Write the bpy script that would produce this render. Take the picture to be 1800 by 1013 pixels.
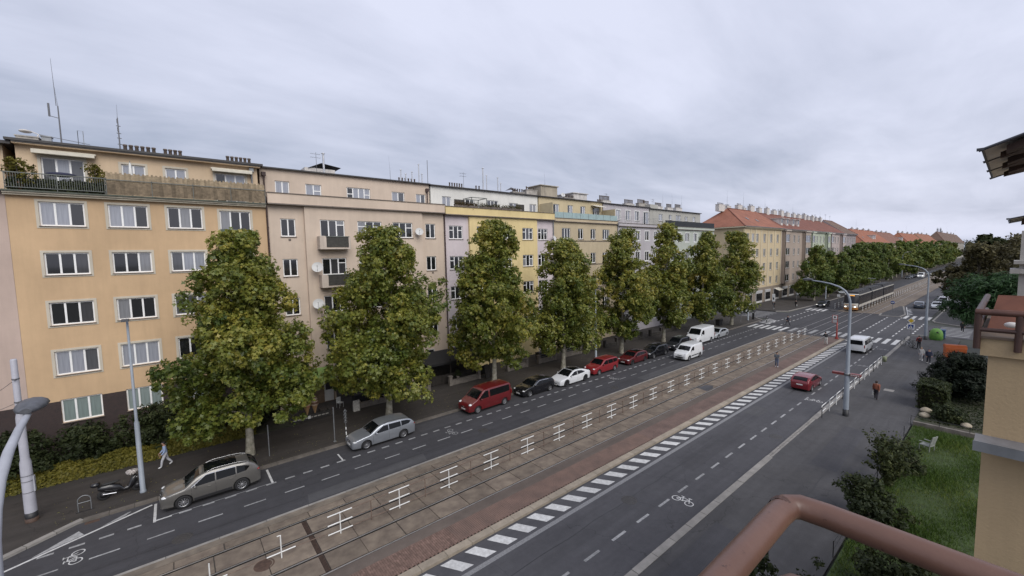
import bpy, bmesh, math, random
import numpy as np
from mathutils import Vector, Matrix, Quaternion
R = math.radians
random.seed(7); rng = np.random.default_rng(7)
for o in list(bpy.data.objects): bpy.data.objects.remove(o, do_unlink=True)
scene = bpy.context.scene
COL = scene.collection

# ------------------------------------------------------------------ camera
# X runs along the street, Y across it towards the opposite houses, Z up
cam_d = bpy.data.cameras.new('camera'); cam = bpy.data.objects.new('camera', cam_d); COL.objects.link(cam)
cam_d.sensor_width = 36.0; cam_d.lens = 725.12 / 1800 * 36; cam_d.clip_start = 0.05; cam_d.clip_end = 6000
_p = R(4.505); _a = math.atan((1787.1 - 900) / 725.12 * math.cos(_p)); _r = R(-1.1836)
_f = Vector((math.cos(_a) * math.cos(_p), math.sin(_a) * math.cos(_p), -math.sin(_p)))
_rt = Vector((math.sin(_a), -math.cos(_a), 0)); _up = _rt.cross(_f)
_rt, _up = _rt * math.cos(_r) + _up * math.sin(_r), -_rt * math.sin(_r) + _up * math.cos(_r)
cam.matrix_world = Matrix(((_rt.x, _up.x, -_f.x, 0), (_rt.y, _up.y, -_f.y, 0), (_rt.z, _up.z, -_f.z, 13.5), (0, 0, 0, 1)))
scene.camera = cam
scene.render.resolution_x = 1024; scene.render.resolution_y = 576

# ------------------------------------------------------------------ sky, sun, exposure
SUN_EL, SUN_AZ = 42.0, 262.0      # azimuth counted anticlockwise from +X: behind the camera, a little to the left
world = bpy.data.worlds.new('World'); scene.world = world; world.use_nodes = True
wn = world.node_tree.nodes; wl = world.node_tree.links; wn.clear()
out = wn.new('ShaderNodeOutputWorld'); bg = wn.new('ShaderNodeBackground'); wl.new(bg.outputs[0], out.inputs[0])
sky = wn.new('ShaderNodeTexSky'); sky.sky_type = 'NISHITA'; sky.sun_disc = False
sky.sun_elevation = R(SUN_EL); sky.sun_rotation = R(90 - SUN_AZ); sky.air_density = 1.5; sky.dust_density = 3.0
skys = wn.new('ShaderNodeVectorMath'); skys.operation = 'SCALE'; skys.inputs['Scale'].default_value = 0.10
wl.new(sky.outputs[0], skys.inputs[0])
tc = wn.new('ShaderNodeTexCoord'); sep = wn.new('ShaderNodeSeparateXYZ'); wl.new(tc.outputs['Generated'], sep.inputs[0])
def wmath(op, a, b):
    n = wn.new('ShaderNodeMath'); n.operation = op
    for i, v in enumerate((a, b)):
        if isinstance(v, (int, float)): n.inputs[i].default_value = v
        elif v is not None: wl.new(v, n.inputs[i])
    return n.outputs[0]
zz = wmath('ADD', wmath('MAXIMUM', sep.outputs[2], 0.0), 0.16)
cx = wmath('DIVIDE', sep.outputs[0], zz); cy = wmath('DIVIDE', sep.outputs[1], zz)
def cloud(rot, sx, sy, scale, detail, rough, off=0.0):
    comb = wn.new('ShaderNodeCombineXYZ'); wl.new(cx, comb.inputs[0]); wl.new(cy, comb.inputs[1]); comb.inputs[2].default_value = off
    mp = wn.new('ShaderNodeMapping'); mp.inputs['Rotation'].default_value = (0, 0, R(rot)); mp.inputs['Scale'].default_value = (sx, sy, 1)
    wl.new(comb.outputs[0], mp.inputs[0])
    n = wn.new('ShaderNodeTexNoise'); n.inputs['Scale'].default_value = scale; n.inputs['Detail'].default_value = detail
    n.inputs['Roughness'].default_value = rough; n.inputs['Distortion'].default_value = 0.35
    wl.new(mp.outputs[0], n.inputs[0]); return n.outputs[0]
big = cloud(-34, 0.62, 0.85, 0.50, 3, 0.45, 152.17)       # broad light and dark fields of the overcast
mid = cloud(-30, 0.75, 1.00, 1.30, 6, 0.52, 115.76)       # cloud bodies
fine = cloud(-14, 0.45, 1.20, 3.00, 7, 0.58, 9.4)      # drawn-out wisps
mix = wmath('ADD', wmath('ADD', wmath('MULTIPLY', big, 0.55), wmath('MULTIPLY', mid, 0.30)), wmath('MULTIPLY', fine, 0.15))
ramp = wn.new('ShaderNodeValToRGB'); wl.new(mix, ramp.inputs[0])
e = ramp.color_ramp.elements
e[0].position = 0.38; e[0].color = (0.250, 0.280, 0.365, 1)
e[1].position = 0.60; e[1].color = (0.500, 0.520, 0.625, 1)
m_ = e.new(0.49); m_.color = (0.385, 0.408, 0.502, 1)
mx = wn.new('ShaderNodeMix'); mx.data_type = 'RGBA'; mx.inputs['Factor'].default_value = 0.94
wl.new(skys.outputs[0], mx.inputs['A']); wl.new(ramp.outputs[0], mx.inputs['B'])
wl.new(mx.outputs['Result'], bg.inputs['Color']); bg.inputs['Strength'].default_value = 0.96

sun_d = bpy.data.lights.new('sun', 'SUN'); sun = bpy.data.objects.new('sun', sun_d); COL.objects.link(sun)
sun_d.energy = 1.5; sun_d.angle = R(50); sun_d.color = (1.0, 0.965, 0.91)
_d = Vector((math.cos(R(SUN_AZ)) * math.cos(R(SUN_EL)), math.sin(R(SUN_AZ)) * math.cos(R(SUN_EL)), math.sin(R(SUN_EL))))
sun.rotation_euler = _d.to_track_quat('Z', 'Y').to_euler(); sun.location = (0, 0, 60)
vs = scene.view_settings; vs.view_transform = 'Standard'; vs.look = 'None'; vs.exposure = 0.70; vs.gamma = 1.0; vs.use_curve_mapping = False

# ------------------------------------------------------------------ materials
MATS = {}
def rgb(r, g=None, b=None):
    return (r, r if g is None else g, r if b is None else b, 1)
def mat(name, col=None, rough=0.8, var=0.12, scale=3.0, bump=0.0, bscale=40.0, metal=0.0, stain=0.0, obj_var=0.0, emit=None, coat=0.0, col2=None, spec=0.5, alpha=1.0):
    """plain procedural surface: base colour with two scales of noise, optional streaks, bump and per-object tint"""
    if name in MATS: return MATS[name]
    m = bpy.data.materials.new(name); m.use_nodes = True; MATS[name] = m
    nt = m.node_tree; N = nt.nodes; L = nt.links; b = N['Principled BSDF']
    b.inputs['Roughness'].default_value = rough; b.inputs['Metallic'].default_value = metal
    b.inputs['Coat Weight'].default_value = coat; b.inputs['Specular IOR Level'].default_value = spec
    if alpha < 1: b.inputs['Alpha'].default_value = alpha
    c = Vector(col[:3])
    geo = N.new('ShaderNodeNewGeometry'); src = geo.outputs['Position']
    n1 = N.new('ShaderNodeTexNoise'); n1.inputs['Scale'].default_value = scale; n1.inputs['Detail'].default_value = 6; n1.inputs['Roughness'].default_value = 0.62
    L.new(src, n1.inputs['Vector'])
    rp = N.new('ShaderNodeValToRGB'); L.new(n1.outputs[0], rp.inputs[0])
    dk = c * (1 - var); lt = c * (1 + var)
    if col2 is not None: dk = Vector(col2[:3])
    rp.color_ramp.elements[0].position = 0.34; rp.color_ramp.elements[0].color = (*dk, 1)
    rp.color_ramp.elements[1].position = 0.66; rp.color_ramp.elements[1].color = (*lt, 1)
    cur = rp.outputs[0]
    def mul(cur, fac_out, lo, hi, p0=0.3, p1=0.7):
        r2 = N.new('ShaderNodeMapRange'); r2.inputs['From Min'].default_value = p0; r2.inputs['From Max'].default_value = p1
        r2.inputs['To Min'].default_value = lo; r2.inputs['To Max'].default_value = hi; L.new(fac_out, r2.inputs['Value'])
        mm = N.new('ShaderNodeVectorMath'); mm.operation = 'SCALE'; L.new(cur, mm.inputs[0]); L.new(r2.outputs[0], mm.inputs['Scale']); return mm.outputs[0]
    if stain:
        mp = N.new('ShaderNodeMapping'); mp.inputs['Scale'].default_value = (1.6, 1.6, 0.16); L.new(src, mp.inputs[0])
        n2 = N.new('ShaderNodeTexNoise'); n2.inputs['Scale'].default_value = 1.1; n2.inputs['Detail'].default_value = 8; n2.inputs['Roughness'].default_value = 0.7
        L.new(mp.outputs[0], n2.inputs['Vector']); cur = mul(cur, n2.outputs[0], 1 - stain, 1 + stain * 0.35)
    if obj_var:
        oi = N.new('ShaderNodeObjectInfo'); cur = mul(cur, oi.outputs['Random'], 1 - obj_var, 1 + obj_var, 0, 1)
    L.new(cur, b.inputs['Base Color'])
    if bump:
        nb = N.new('ShaderNodeTexNoise'); nb.inputs['Scale'].default_value = bscale; nb.inputs['Detail'].default_value = 4; L.new(src, nb.inputs['Vector'])
        bp = N.new('ShaderNodeBump'); bp.inputs['Strength'].default_value = bump; bp.inputs['Distance'].default_value = 0.02
        L.new(nb.outputs[0], bp.inputs['Height']); L.new(bp.outputs[0], b.inputs['Normal'])
    if emit:
        b.inputs['Emission Color'].default_value = (*emit[:3], 1); b.inputs['Emission Strength'].default_value = emit[3]
    return m

def glass_mat(name, stops, rough=0.06):
    """window pane seen from outside: per-pane random between dark room, half drawn and white curtain, under a clear glossy surface"""
    m = bpy.data.materials.new(name); m.use_nodes = True; MATS[name] = m
    N = m.node_tree.nodes; L = m.node_tree.links; b = N['Principled BSDF']
    oi = N.new('ShaderNodeObjectInfo'); rp = N.new('ShaderNodeValToRGB'); rp.color_ramp.interpolation = 'CONSTANT'
    L.new(oi.outputs['Random'], rp.inputs[0]); el = rp.color_ramp.elements
    while len(el) < len(stops): el.new(0.5)
    for k, (p, c) in enumerate(stops): el[k].position = p; el[k].color = (*c, 1)
    tcn = N.new('ShaderNodeTexCoord'); mp = N.new('ShaderNodeMapping'); mp.inputs['Scale'].default_value = (14, 1, 0.5); L.new(tcn.outputs['Object'], mp.inputs[0])
    nz = N.new('ShaderNodeTexNoise'); nz.inputs['Scale'].default_value = 1.5; nz.inputs['Detail'].default_value = 3; L.new(mp.outputs[0], nz.inputs['Vector'])
    mr = N.new('ShaderNodeMapRange'); mr.inputs['To Min'].default_value = 0.55; mr.inputs['To Max'].default_value = 1.35; L.new(nz.outputs[0], mr.inputs['Value'])
    sc = N.new('ShaderNodeVectorMath'); sc.operation = 'SCALE'; L.new(rp.outputs[0], sc.inputs[0]); L.new(mr.outputs[0], sc.inputs['Scale'])
    L.new(sc.outputs[0], b.inputs['Base Color']); b.inputs['Roughness'].default_value = rough; b.inputs['Specular IOR Level'].default_value = 0.8
    b.inputs['Coat Weight'].default_value = 0.6; b.inputs['Coat Roughness'].default_value = 0.03
    return m

# ------------------------------------------------------------------ mesh helpers
class MB:
    """collects faces for ONE mesh object"""
    def __init__(s): s.v = []; s.f = []; s.m = []; s.sm = []
    def face(s, pts, m=0, smooth=False):
        i = len(s.v); s.v += [tuple(p) for p in pts]; s.f.append(tuple(range(i, i + len(pts)))); s.m.append(m); s.sm.append(smooth); return s
    def grid(s, rows, m=0, smooth=True, closed=False):
        i0 = len(s.v); n = len(rows[0])
        for r in rows: s.v += [tuple(p) for p in r]
        for a in range(len(rows) - 1):
            for b in range(n if closed else n - 1):
                b2 = (b + 1) % n
                s.f.append((i0 + a * n + b, i0 + a * n + b2, i0 + (a + 1) * n + b2, i0 + (a + 1) * n + b)); s.m.append(m); s.sm.append(smooth)
        return s
    def box(s, x0, x1, y0, y1, z0, z1, m=0, skip=''):
        i = len(s.v)
        s.v += [(x0, y0, z0), (x1, y0, z0), (x1, y1, z0), (x0, y1, z0), (x0, y0, z1), (x1, y0, z1), (x1, y1, z1), (x0, y1, z1)]
        for k, q in (('b', (0, 3, 2, 1)), ('t', (4, 5, 6, 7)), ('f', (0, 1, 5, 4)), ('r', (1, 2, 6, 5)), ('k', (2, 3, 7, 6)), ('l', (3, 0, 4, 7))):
            if k not in skip: s.f.append(tuple(i + j for j in q)); s.m.append(m); s.sm.append(False)
        return s
    def obox(s, c, ax, ay, az, m=0):
        """box from a centre and three half-axis vectors"""
        c, ax, ay, az = (Vector(q) for q in (c, ax, ay, az)); i = len(s.v)
        for sz in (-1, 1):
            for sx, sy in ((-1, -1), (1, -1), (1, 1), (-1, 1)): s.v.append(tuple(c + ax * sx + ay * sy + az * sz))
        for q in ((0, 3, 2, 1), (4, 5, 6, 7), (0, 1, 5, 4), (1, 2, 6, 5), (2, 3, 7, 6), (3, 0, 4, 7)): s.f.append(tuple(i + j for j in q)); s.m.append(m); s.sm.append(False)
        return s
    def cyl(s, p0, p1, r0, r1=None, n=8, m=0, caps=True):
        r1 = r0 if r1 is None else r1; p0 = Vector(p0); p1 = Vector(p1); d = (p1 - p0)
        q = d.to_track_quat('Z', 'Y') if d.length > 1e-9 else Quaternion()
        a = [q @ Vector((math.cos(2 * math.pi * k / n), math.sin(2 * math.pi * k / n), 0)) for k in range(n)]
        s.grid([[p0 + v * r0 for v in a], [p1 + v * r1 for v in a]], m, True, True)
        if caps:
            s.face([p0 + v * r0 for v in reversed(a)], m); s.face([p1 + v * r1 for v in a], m)
        return s
    def tube(s, pts, r, n=8, m=0, caps=True):
        pts = [Vector(p) for p in pts]; rows = []; up = Vector((0, 0, 1))
        rad = r if isinstance(r, (list, tuple)) else [r] * len(pts)
        prev = None
        for k, p in enumerate(pts):
            t = (pts[min(k + 1, len(pts) - 1)] - pts[max(k - 1, 0)]).normalized()
            if prev is None: a = t.orthogonal().normalized()
            else: a = (prev - t * prev.dot(t)); a = a.normalized() if a.length > 1e-6 else t.orthogonal().normalized()
            prev = a; b = t.cross(a)
            rows.append([p + (a * math.cos(2 * math.pi * j / n) + b * math.sin(2 * math.pi * j / n)) * rad[k] for j in range(n)])
        s.grid(rows, m, True, True)
        if caps: s.face(list(reversed(rows[0])), m); s.face(rows[-1], m)
        return s
    def lathe(s, prof, c=(0, 0, 0), n=16, m=0, axis='z'):
        rows = []
        for r, h in prof:
            row = []
            for k in range(n):
                a = 2 * math.pi * k / n; u, v = r * math.cos(a), r * math.sin(a)
                row.append((c[0] + u, c[1] + v, c[2] + h) if axis == 'z' else ((c[0] + u, c[1] + h, c[2] + v) if axis == 'y' else (c[0] + h, c[1] + u, c[2] + v)))
            rows.append(row)
        return s.grid(rows, m, True, True)
    def ell(s, c, rx, ry, rz, nu=12, nv=8, m=0):
        rows = []
        for a in range(nv + 1):
            t = math.pi * a / nv - math.pi / 2
            rows.append([(c[0] + rx * math.cos(t) * math.cos(2 * math.pi * k / nu), c[1] + ry * math.cos(t) * math.sin(2 * math.pi * k / nu), c[2] + rz * math.sin(t)) for k in range(nu)])
        return s.grid(rows, m, True, True)
    def poly(s, pts, z, m=0): return s.face([(p[0], p[1], z) for p in pts], m)
    def prism(s, pts, z0, z1, m=0):
        """vertical prism over an anticlockwise outline"""
        s.face([(p[0], p[1], z1) for p in pts], m); s.face([(p[0], p[1], z0) for p in reversed(pts)], m)
        for k in range(len(pts)):
            a, b = pts[k], pts[(k + 1) % len(pts)]
            s.face([(a[0], a[1], z0), (b[0], b[1], z0), (b[0], b[1], z1), (a[0], a[1], z1)], m)
        return s
    def mesh(s, name, mats):
        me = bpy.data.meshes.new(name); me.from_pydata(s.v, [], s.f)
        for m in (mats if isinstance(mats, (list, tuple)) else [mats]): me.materials.append(m)
        me.polygons.foreach_set('material_index', s.m); me.polygons.foreach_set('use_smooth', s.sm); me.update(); return me
    def build(s, name, mats, parent=None, loc=None, rotz=0.0):
        return new_obj(name, s.mesh(name, mats), parent, loc, rotz)
def new_obj(name, data, parent=None, loc=None, rotz=0.0):
    o = bpy.data.objects.new(name, data); COL.objects.link(o)
    if parent is not None: o.parent = parent
    if loc is not None: o.location = loc
    if rotz: o.rotation_euler = (0, 0, rotz)
    return o
def tag(o, label, cat, group=None, kind=None):
    o['label'] = label
    if cat: o['category'] = cat
    if group: o['group'] = group
    if kind: o['kind'] = kind
    return o
def thing(name, label, cat, loc=(0, 0, 0), rotz=0.0, group=None):
    o = new_obj(name, None, None, loc, rotz); o.empty_display_size = 0.2; return tag(o, label, cat, group)
def struct(o, label=None):
    o['kind'] = 'structure'
    if label: o['label'] = label
    return o
def copy_tree(o, parent=None):
    c = o.copy(); COL.objects.link(c); c.parent = parent
    for ch in list(o.children): copy_tree(ch, c)
    return c

# ================================================================== THE GROUND
def asphalt_mat(name, base, patch, crackw=0.0):
    m = bpy.data.materials.new(name); m.use_nodes = True; MATS[name] = m
    N = m.node_tree.nodes; L = m.node_tree.links; b = N['Principled BSDF']; b.inputs['Roughness'].default_value = 0.82; b.inputs['Specular IOR Level'].default_value = 0.35
    geo = N.new('ShaderNodeNewGeometry')
    def noise(scale, detail, rough=0.6, mp=None):
        n = N.new('ShaderNodeTexNoise'); n.inputs['Scale'].default_value = scale; n.inputs['Detail'].default_value = detail; n.inputs['Roughness'].default_value = rough
        if mp:
            q = N.new('ShaderNodeMapping'); q.inputs['Scale'].default_value = mp; L.new(geo.outputs['Position'], q.inputs[0]); L.new(q.outputs[0], n.inputs['Vector'])
        else: L.new(geo.outputs['Position'], n.inputs['Vector'])
        return n.outputs[0]
    cur = None
    rp = N.new('ShaderNodeValToRGB'); L.new(noise(0.35, 7, 0.6), rp.inputs[0])
    rp.color_ramp.elements[0].position = 0.3; rp.color_ramp.elements[0].color = (*patch, 1); rp.color_ramp.elements[1].position = 0.62; rp.color_ramp.elements[1].color = (*base, 1)
    cur = rp.outputs[0]
    def mul(cur, f, lo, hi, p0=0.3, p1=0.7):
        r2 = N.new('ShaderNodeMapRange'); r2.inputs['From Min'].default_value = p0; r2.inputs['From Max'].default_value = p1; r2.inputs['To Min'].default_value = lo; r2.inputs['To Max'].default_value = hi
        L.new(f, r2.inputs['Value']); mm = N.new('ShaderNodeVectorMath'); mm.operation = 'SCALE'; L.new(cur, mm.inputs[0]); L.new(r2.outputs[0], mm.inputs['Scale']); return mm.outputs[0]
    cur = mul(cur, noise(1.0, 5, 0.6, (0.06, 1.4, 1)), 0.84, 1.14)       # lengthwise wheel wear
    cur = mul(cur, noise(60, 3, 0.8), 0.72, 1.28)                         # aggregate
    cur = mul(cur, noise(2.2, 8, 0.75), 0.86, 1.12)
    if crackw:
        vo = N.new('ShaderNodeTexVoronoi'); vo.feature = 'DISTANCE_TO_EDGE'; vo.inputs['Scale'].default_value = 0.16; vo.inputs['Randomness'].default_value = 1
        wv = N.new('ShaderNodeTexNoise'); wv.inputs['Scale'].default_value = 1.3; wv.inputs['Detail'].default_value = 5; L.new(geo.outputs['Position'], wv.inputs['Vector'])
        ad = N.new('ShaderNodeVectorMath'); ad.operation = 'ADD'; L.new(geo.outputs['Position'], ad.inputs[0]); L.new(wv.outputs['Color'], ad.inputs[1]); L.new(ad.outputs[0], vo.inputs['Vector'])
        cur = mul(cur, vo.outputs['Distance'], 0.62, 1.0, 0.0, crackw)
    L.new(cur, b.inputs['Base Color'])
    bp = N.new('ShaderNodeBump'); bp.inputs['Strength'].default_value = 0.25; bp.inputs['Distance'].default_value = 0.01; L.new(noise(80, 3), bp.inputs['Height']); L.new(bp.outputs[0], b.inputs['Normal'])
    return m
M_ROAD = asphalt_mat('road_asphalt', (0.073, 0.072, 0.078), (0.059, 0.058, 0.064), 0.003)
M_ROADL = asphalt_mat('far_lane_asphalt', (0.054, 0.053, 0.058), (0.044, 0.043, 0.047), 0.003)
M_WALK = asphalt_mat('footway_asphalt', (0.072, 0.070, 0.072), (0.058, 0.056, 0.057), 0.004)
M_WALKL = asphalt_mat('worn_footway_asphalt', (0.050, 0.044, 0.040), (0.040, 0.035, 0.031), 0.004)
M_BED = asphalt_mat('track_bed', (0.075, 0.066, 0.058), (0.055, 0.046, 0.040))
M_SLAB = mat('concrete_track_slab', rgb(0.172, 0.138, 0.104), 0.85, 0.16, 1.6, 0.35, 30, obj_var=0.15, col2=rgb(0.116, 0.090, 0.070))
M_SHOULDER = mat('worn_concrete', rgb(0.170, 0.140, 0.108), 0.85, 0.2, 1.1, 0.3, 25, col2=rgb(0.105, 0.087, 0.070))
M_KERB = mat('kerb_granite', rgb(0.25, 0.235, 0.215), 0.8, 0.15, 2.0, 0.4, 60, obj_var=0.12)
M_KERBP = mat('platform_kerb_stone', rgb(0.29, 0.245, 0.19), 0.8, 0.15, 2.0, 0.4, 60, obj_var=0.10)
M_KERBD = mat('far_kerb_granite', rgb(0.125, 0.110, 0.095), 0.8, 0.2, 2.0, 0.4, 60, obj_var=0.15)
M_BRICK = mat('red_paver', rgb(0.160, 0.101, 0.080), 0.85, 0.2, 6, 0.3, 60, obj_var=0.2)
M_PAINT = mat('road_paint', rgb(0.50, 0.50, 0.49), 0.7, 0.22, 5.0, 0.2, 50, col2=rgb(0.42, 0.415, 0.405), obj_var=0.1)
M_PAINTW = mat('worn_road_paint', rgb(0.30, 0.30, 0.30), 0.75, 0.2, 6.0, 0.2, 50, col2=rgb(0.20, 0.20, 0.20), obj_var=0.15)
M_STEEL = mat('rail_steel', rgb(0.50, 0.47, 0.45), 0.34, 0.1, 4, metal=0.75)
M_GROOVE = mat('rail_groove', rgb(0.012, 0.011, 0.010), 0.7)
M_EARTH = mat('garden_earth', rgb(0.045, 0.040, 0.028), 0.95, 0.3, 1.2, 0.5, 12, col2=rgb(0.025, 0.032, 0.014))
M_LAND = mat('open_ground', rgb(0.055, 0.058, 0.050), 0.95, 0.2, 0.05)
M_LAWN = mat('lawn_soil', rgb(0.040, 0.062, 0.018), 0.95, 0.3, 2.0, 0.4, 20)
M_WALLSTONE = mat('garden_wall_concrete', rgb(0.17, 0.15, 0.13), 0.9, 0.25, 2.5, 0.4, 20, stain=0.3)

def sheet(name, pts, z, m, label=None):
    return struct(MB().poly(pts, z).build(name, m), label)
def rect(x0, x1, y0, y1): return [(x0, y0), (x1, y0), (x1, y1), (x0, y1)]
sheet('ground', rect(-2500, 3500, -2500, 2500), -0.06, M_LAND, 'open ground running to the horizon')
road_near = sheet('road', rect(-60, 900, 9.70, 15.55), 0.0, M_ROAD, 'near carriageway with cycle lane')
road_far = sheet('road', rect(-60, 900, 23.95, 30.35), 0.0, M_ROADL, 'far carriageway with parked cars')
sheet('side_road', rect(90.4, 101.6, 30.35, 160), -0.008, M_ROADL, 'side street between the two house blocks')
sheet('side_road', rect(88.2, 100.2, -120, 9.70), -0.008, M_ROAD, 'side street on the near side')
sheet('side_road', rect(213, 226, 30.35, 160), -0.008, M_ROADL, 'further side street')
def slab(name, pts, z0, z1, m, label): return struct(MB().prism(pts, z0, z1).build(name, m), label)
slab('pavement', [(-60, 4.4), (86.5, 4.4), (87.6, 5.4), (87.6, 8.2), (86.6, 9.52), (-60, 9.52)], -0.05, 0.10, M_WALK, 'near pavement')
slab('pavement', [(101.5, -40), (420, -40), (420, 8.9), (105.8, 8.9), (104.2, 8.4), (101.5, 5.0)], -0.05, 0.10, M_WALK, 'near pavement beyond the side street')
slab('pavement', [(420, 4), (900, 4), (900, 8.9), (420, 8.9)], -0.05, 0.10, M_WALK, 'near pavement far off')
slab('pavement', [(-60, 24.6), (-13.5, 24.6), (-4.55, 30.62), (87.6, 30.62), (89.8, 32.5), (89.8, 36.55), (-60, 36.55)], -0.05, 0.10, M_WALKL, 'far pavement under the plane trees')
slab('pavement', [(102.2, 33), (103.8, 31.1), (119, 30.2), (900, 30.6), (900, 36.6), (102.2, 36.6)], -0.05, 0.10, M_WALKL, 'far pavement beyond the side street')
slab('front_garden', rect(-60, 7.2, 36.56, 41.2), -0.05, 0.13, M_EARTH, 'planted strip before the yellow house')
slab('forecourt', rect(7.21, 89.8, 36.56, 42.6), -0.05, 0.12, M_WALKL, 'paved forecourt before the houses')
slab('forecourt', rect(102.2, 213, 36.61, 42.6), -0.05, 0.12, M_WALKL, 'paved strip before the red roofed houses')
slab('lawn', rect(8, 42.3, -2.0, 4.3), -0.05, 0.11, M_LAWN, 'small lawn below the balcony')
slab('garden_bed', rect(43.6, 60, -2.0, 4.38), -0.05, 0.12, M_EARTH, 'planted bed behind the kerb wall')
slab('garden_path', rect(42.31, 43.59, -2.0, 4.38), -0.05, 0.105, M_WALK, 'narrow path between lawn and bed')

# ---- tram track: bed, rails, concrete slabs, drain
track = struct(MB().box(-60, 76.8, 17.42, 23.88, -0.05, 0.055).build('tram_track', M_BED), 'tram track of concrete slabs and grooved rails')
far_track = struct(MB().box(110.5, 900, 15.6, 23.88, -0.05, 0.075).build('tram_track', M_SLAB), 'tram track beyond the crossing')
struct(MB().box(76.81, 110.49, 15.56, 23.94, -0.05, 0.05).build('track_crossing', M_ROADL), 'level asphalt crossing over the rails')
def rail(y, x0, x1, z, parent):
    mb = MB(); mb.box(x0, x1, y - 0.035, y + 0.035, 0.0, z + 0.006)
    r = mb.build('rail', M_STEEL, parent)
    MB().box(x0, x1, y + 0.036, y + 0.072, 0.0, z + 0.001).build('groove', M_GROOVE, r)
    MB().box(x0, x1, y - 0.075, y - 0.036, 0.0, z + 0.001).build('groove', M_GROOVE, r)
for y in (18.06, 19.50, 21.24, 22.68):
    rail(y, -60, 76.79, 0.095, track); rail(y, 76.82, 110.48, 0.052, track); rail(y, 110.6, 899, 0.078, far_track)
SP = 1.84
rows = ((18.17, 19.38), (19.60, 21.11), (21.35, 22.56), (22.80, 23.34))
slabmesh = []
for (a, b) in rows:
    w = SP - 0.035; mb = MB(); h = 0.012
    mb.face([(h, h, .04), (w - h, h, .04), (w - h, b - a - h, .04), (h, b - a - h, .04)])
    ring0 = [(0, 0, .028), (w, 0, .028), (w, b - a, .028), (0, b - a, .028)]; ring1 = [(h, h, .04), (w - h, h, .04), (w - h, b - a - h, .04), (h, b - a - h, .04)]; ring2 = [(0, 0, -.03), (w, 0, -.03), (w, b - a, -.03), (0, b - a, -.03)]
    for r0, r1 in ((ring0, ring1), (ring2, ring0)):
        for k in range(4): mb.face([r0[k], r0[(k + 1) % 4], r1[(k + 1) % 4], r1[k]])
    slabmesh.append(mb.mesh('track_slab', M_SLAB))
for k in range(-5, 40):
    for i, (a, b) in enumerate(rows):
        x = 6.11 + k * SP + (0.45 if i == 3 else 0)
        if x < 4.4 < x + SP and i < 3: continue
        if x + SP > 76.7: continue
        o = new_obj('track_slab', slabmesh[i], track, (x + random.uniform(-.006, .006), a, 0.055 + random.uniform(-.006, .004)))
for (a, b) in rows[:3]:      # cut slabs on either side of the drain
    for x0, x1 in ((2.43, 3.86), (4.47, 6.08)):
        if x0 < 3: x0 = 6.11 - 2 * SP
        MB().box(x0, x1, a, b, 0.0, 0.094).build('track_slab', M_SLAB, track)
dr = MB().box(3.88, 4.45, 18.16, 22.57, 0.0, 0.058).build('drain', M_GROOVE, track)
M_RUST = mat('rusty_iron', rgb(0.075, 0.045, 0.032), 0.7, 0.3, 8, 0.3, 40)
for i in range(12):
    x = 3.89 + i * 0.0465
    MB().box(x, x + 0.024, 18.17, 22.56, 0.058, 0.088).build('grate_bar', M_RUST, dr)
mh = MB().lathe([(0, .1), (.28, .1), (.30, .098), (.31, .094), (.36, .099), (.40, .099), (.42, .09)], (2.27, 20.43, 0), 28)
mh.build('manhole_cover', M_RUST, track)
# concrete shoulder and white edge strip
struct(MB().box(-60, 76.8, 23.36, 23.84, -0.05, 0.092).build('track_shoulder', M_SHOULDER), 'concrete shoulder beside the far rail')
edge = struct(MB().box(-60, 899, 23.885, 23.945, -0.05, 0.05).build('track_edge', M_GROOVE), 'edge of the track')
mesh_es = MB().box(0, 1.98, 23.842, 24.0, -0.04, 0.105).mesh('edge_stone', M_KERB)
for k in range(-8, 52):
    x = -3.1 + k * 2.0
    if x < 75: new_obj('edge_stone', mesh_es, edge, (x, 0, random.uniform(-.004, .004)))
for x0, x1 in ((115, 400),): MB().box(x0, x1, 23.95, 24.1, -.04, .1).build('edge_stone', M_KERB, edge)

# ---- tram stop platform: kerb stones, red pavers, asphalt strip
plat = struct(MB().box(-60, 76.8, 15.56, 17.415, -0.05, 0.095).build('tram_platform', M_GROOVE), 'tram stop platform of red pavers')
M_STRIP = asphalt_mat('platform_strip', (0.125, 0.100, 0.084), (0.100, 0.080, 0.068))
MB().box(-60, 76.8, 17.27, 17.96, 0.0, 0.132).build('platform_strip', M_STRIP, plat)
mesh_k = [MB().box(0, l - 0.02, 15.50, 15.90, -0.04, 0.135).mesh('kerb_stone', M_KERBP) for l in (1.30, 1.0)]
x = -3.0
while x < 76: new_obj('kerb_stone', mesh_k[0], plat, (x, 0, random.uniform(-.004, .004))); x += 1.30
mesh_b = MB()
hb = 0.004
mesh_b.face([(hb, hb, 0), (.194 - hb, hb, 0), (.194 - hb, .094 - hb, 0), (hb, .094 - hb, 0)])
_r0 = [(0, 0, -.006), (.194, 0, -.006), (.194, .094, -.006), (0, .094, -.006)]; _r1 = [(hb, hb, 0), (.194 - hb, hb, 0), (.194 - hb, .094 - hb, 0), (hb, .094 - hb, 0)]; _r2 = [(p[0], p[1], -.04) for p in _r0]
for r0, r1 in ((_r0, _r1), (_r2, _r0)):
    for k in range(4): mesh_b.face([r0[k], r0[(k + 1) % 4], r1[(k + 1) % 4], r1[k]])
mb_single = mesh_b.mesh('brick', M_BRICK)
rest = MB(); nb = 0
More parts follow.
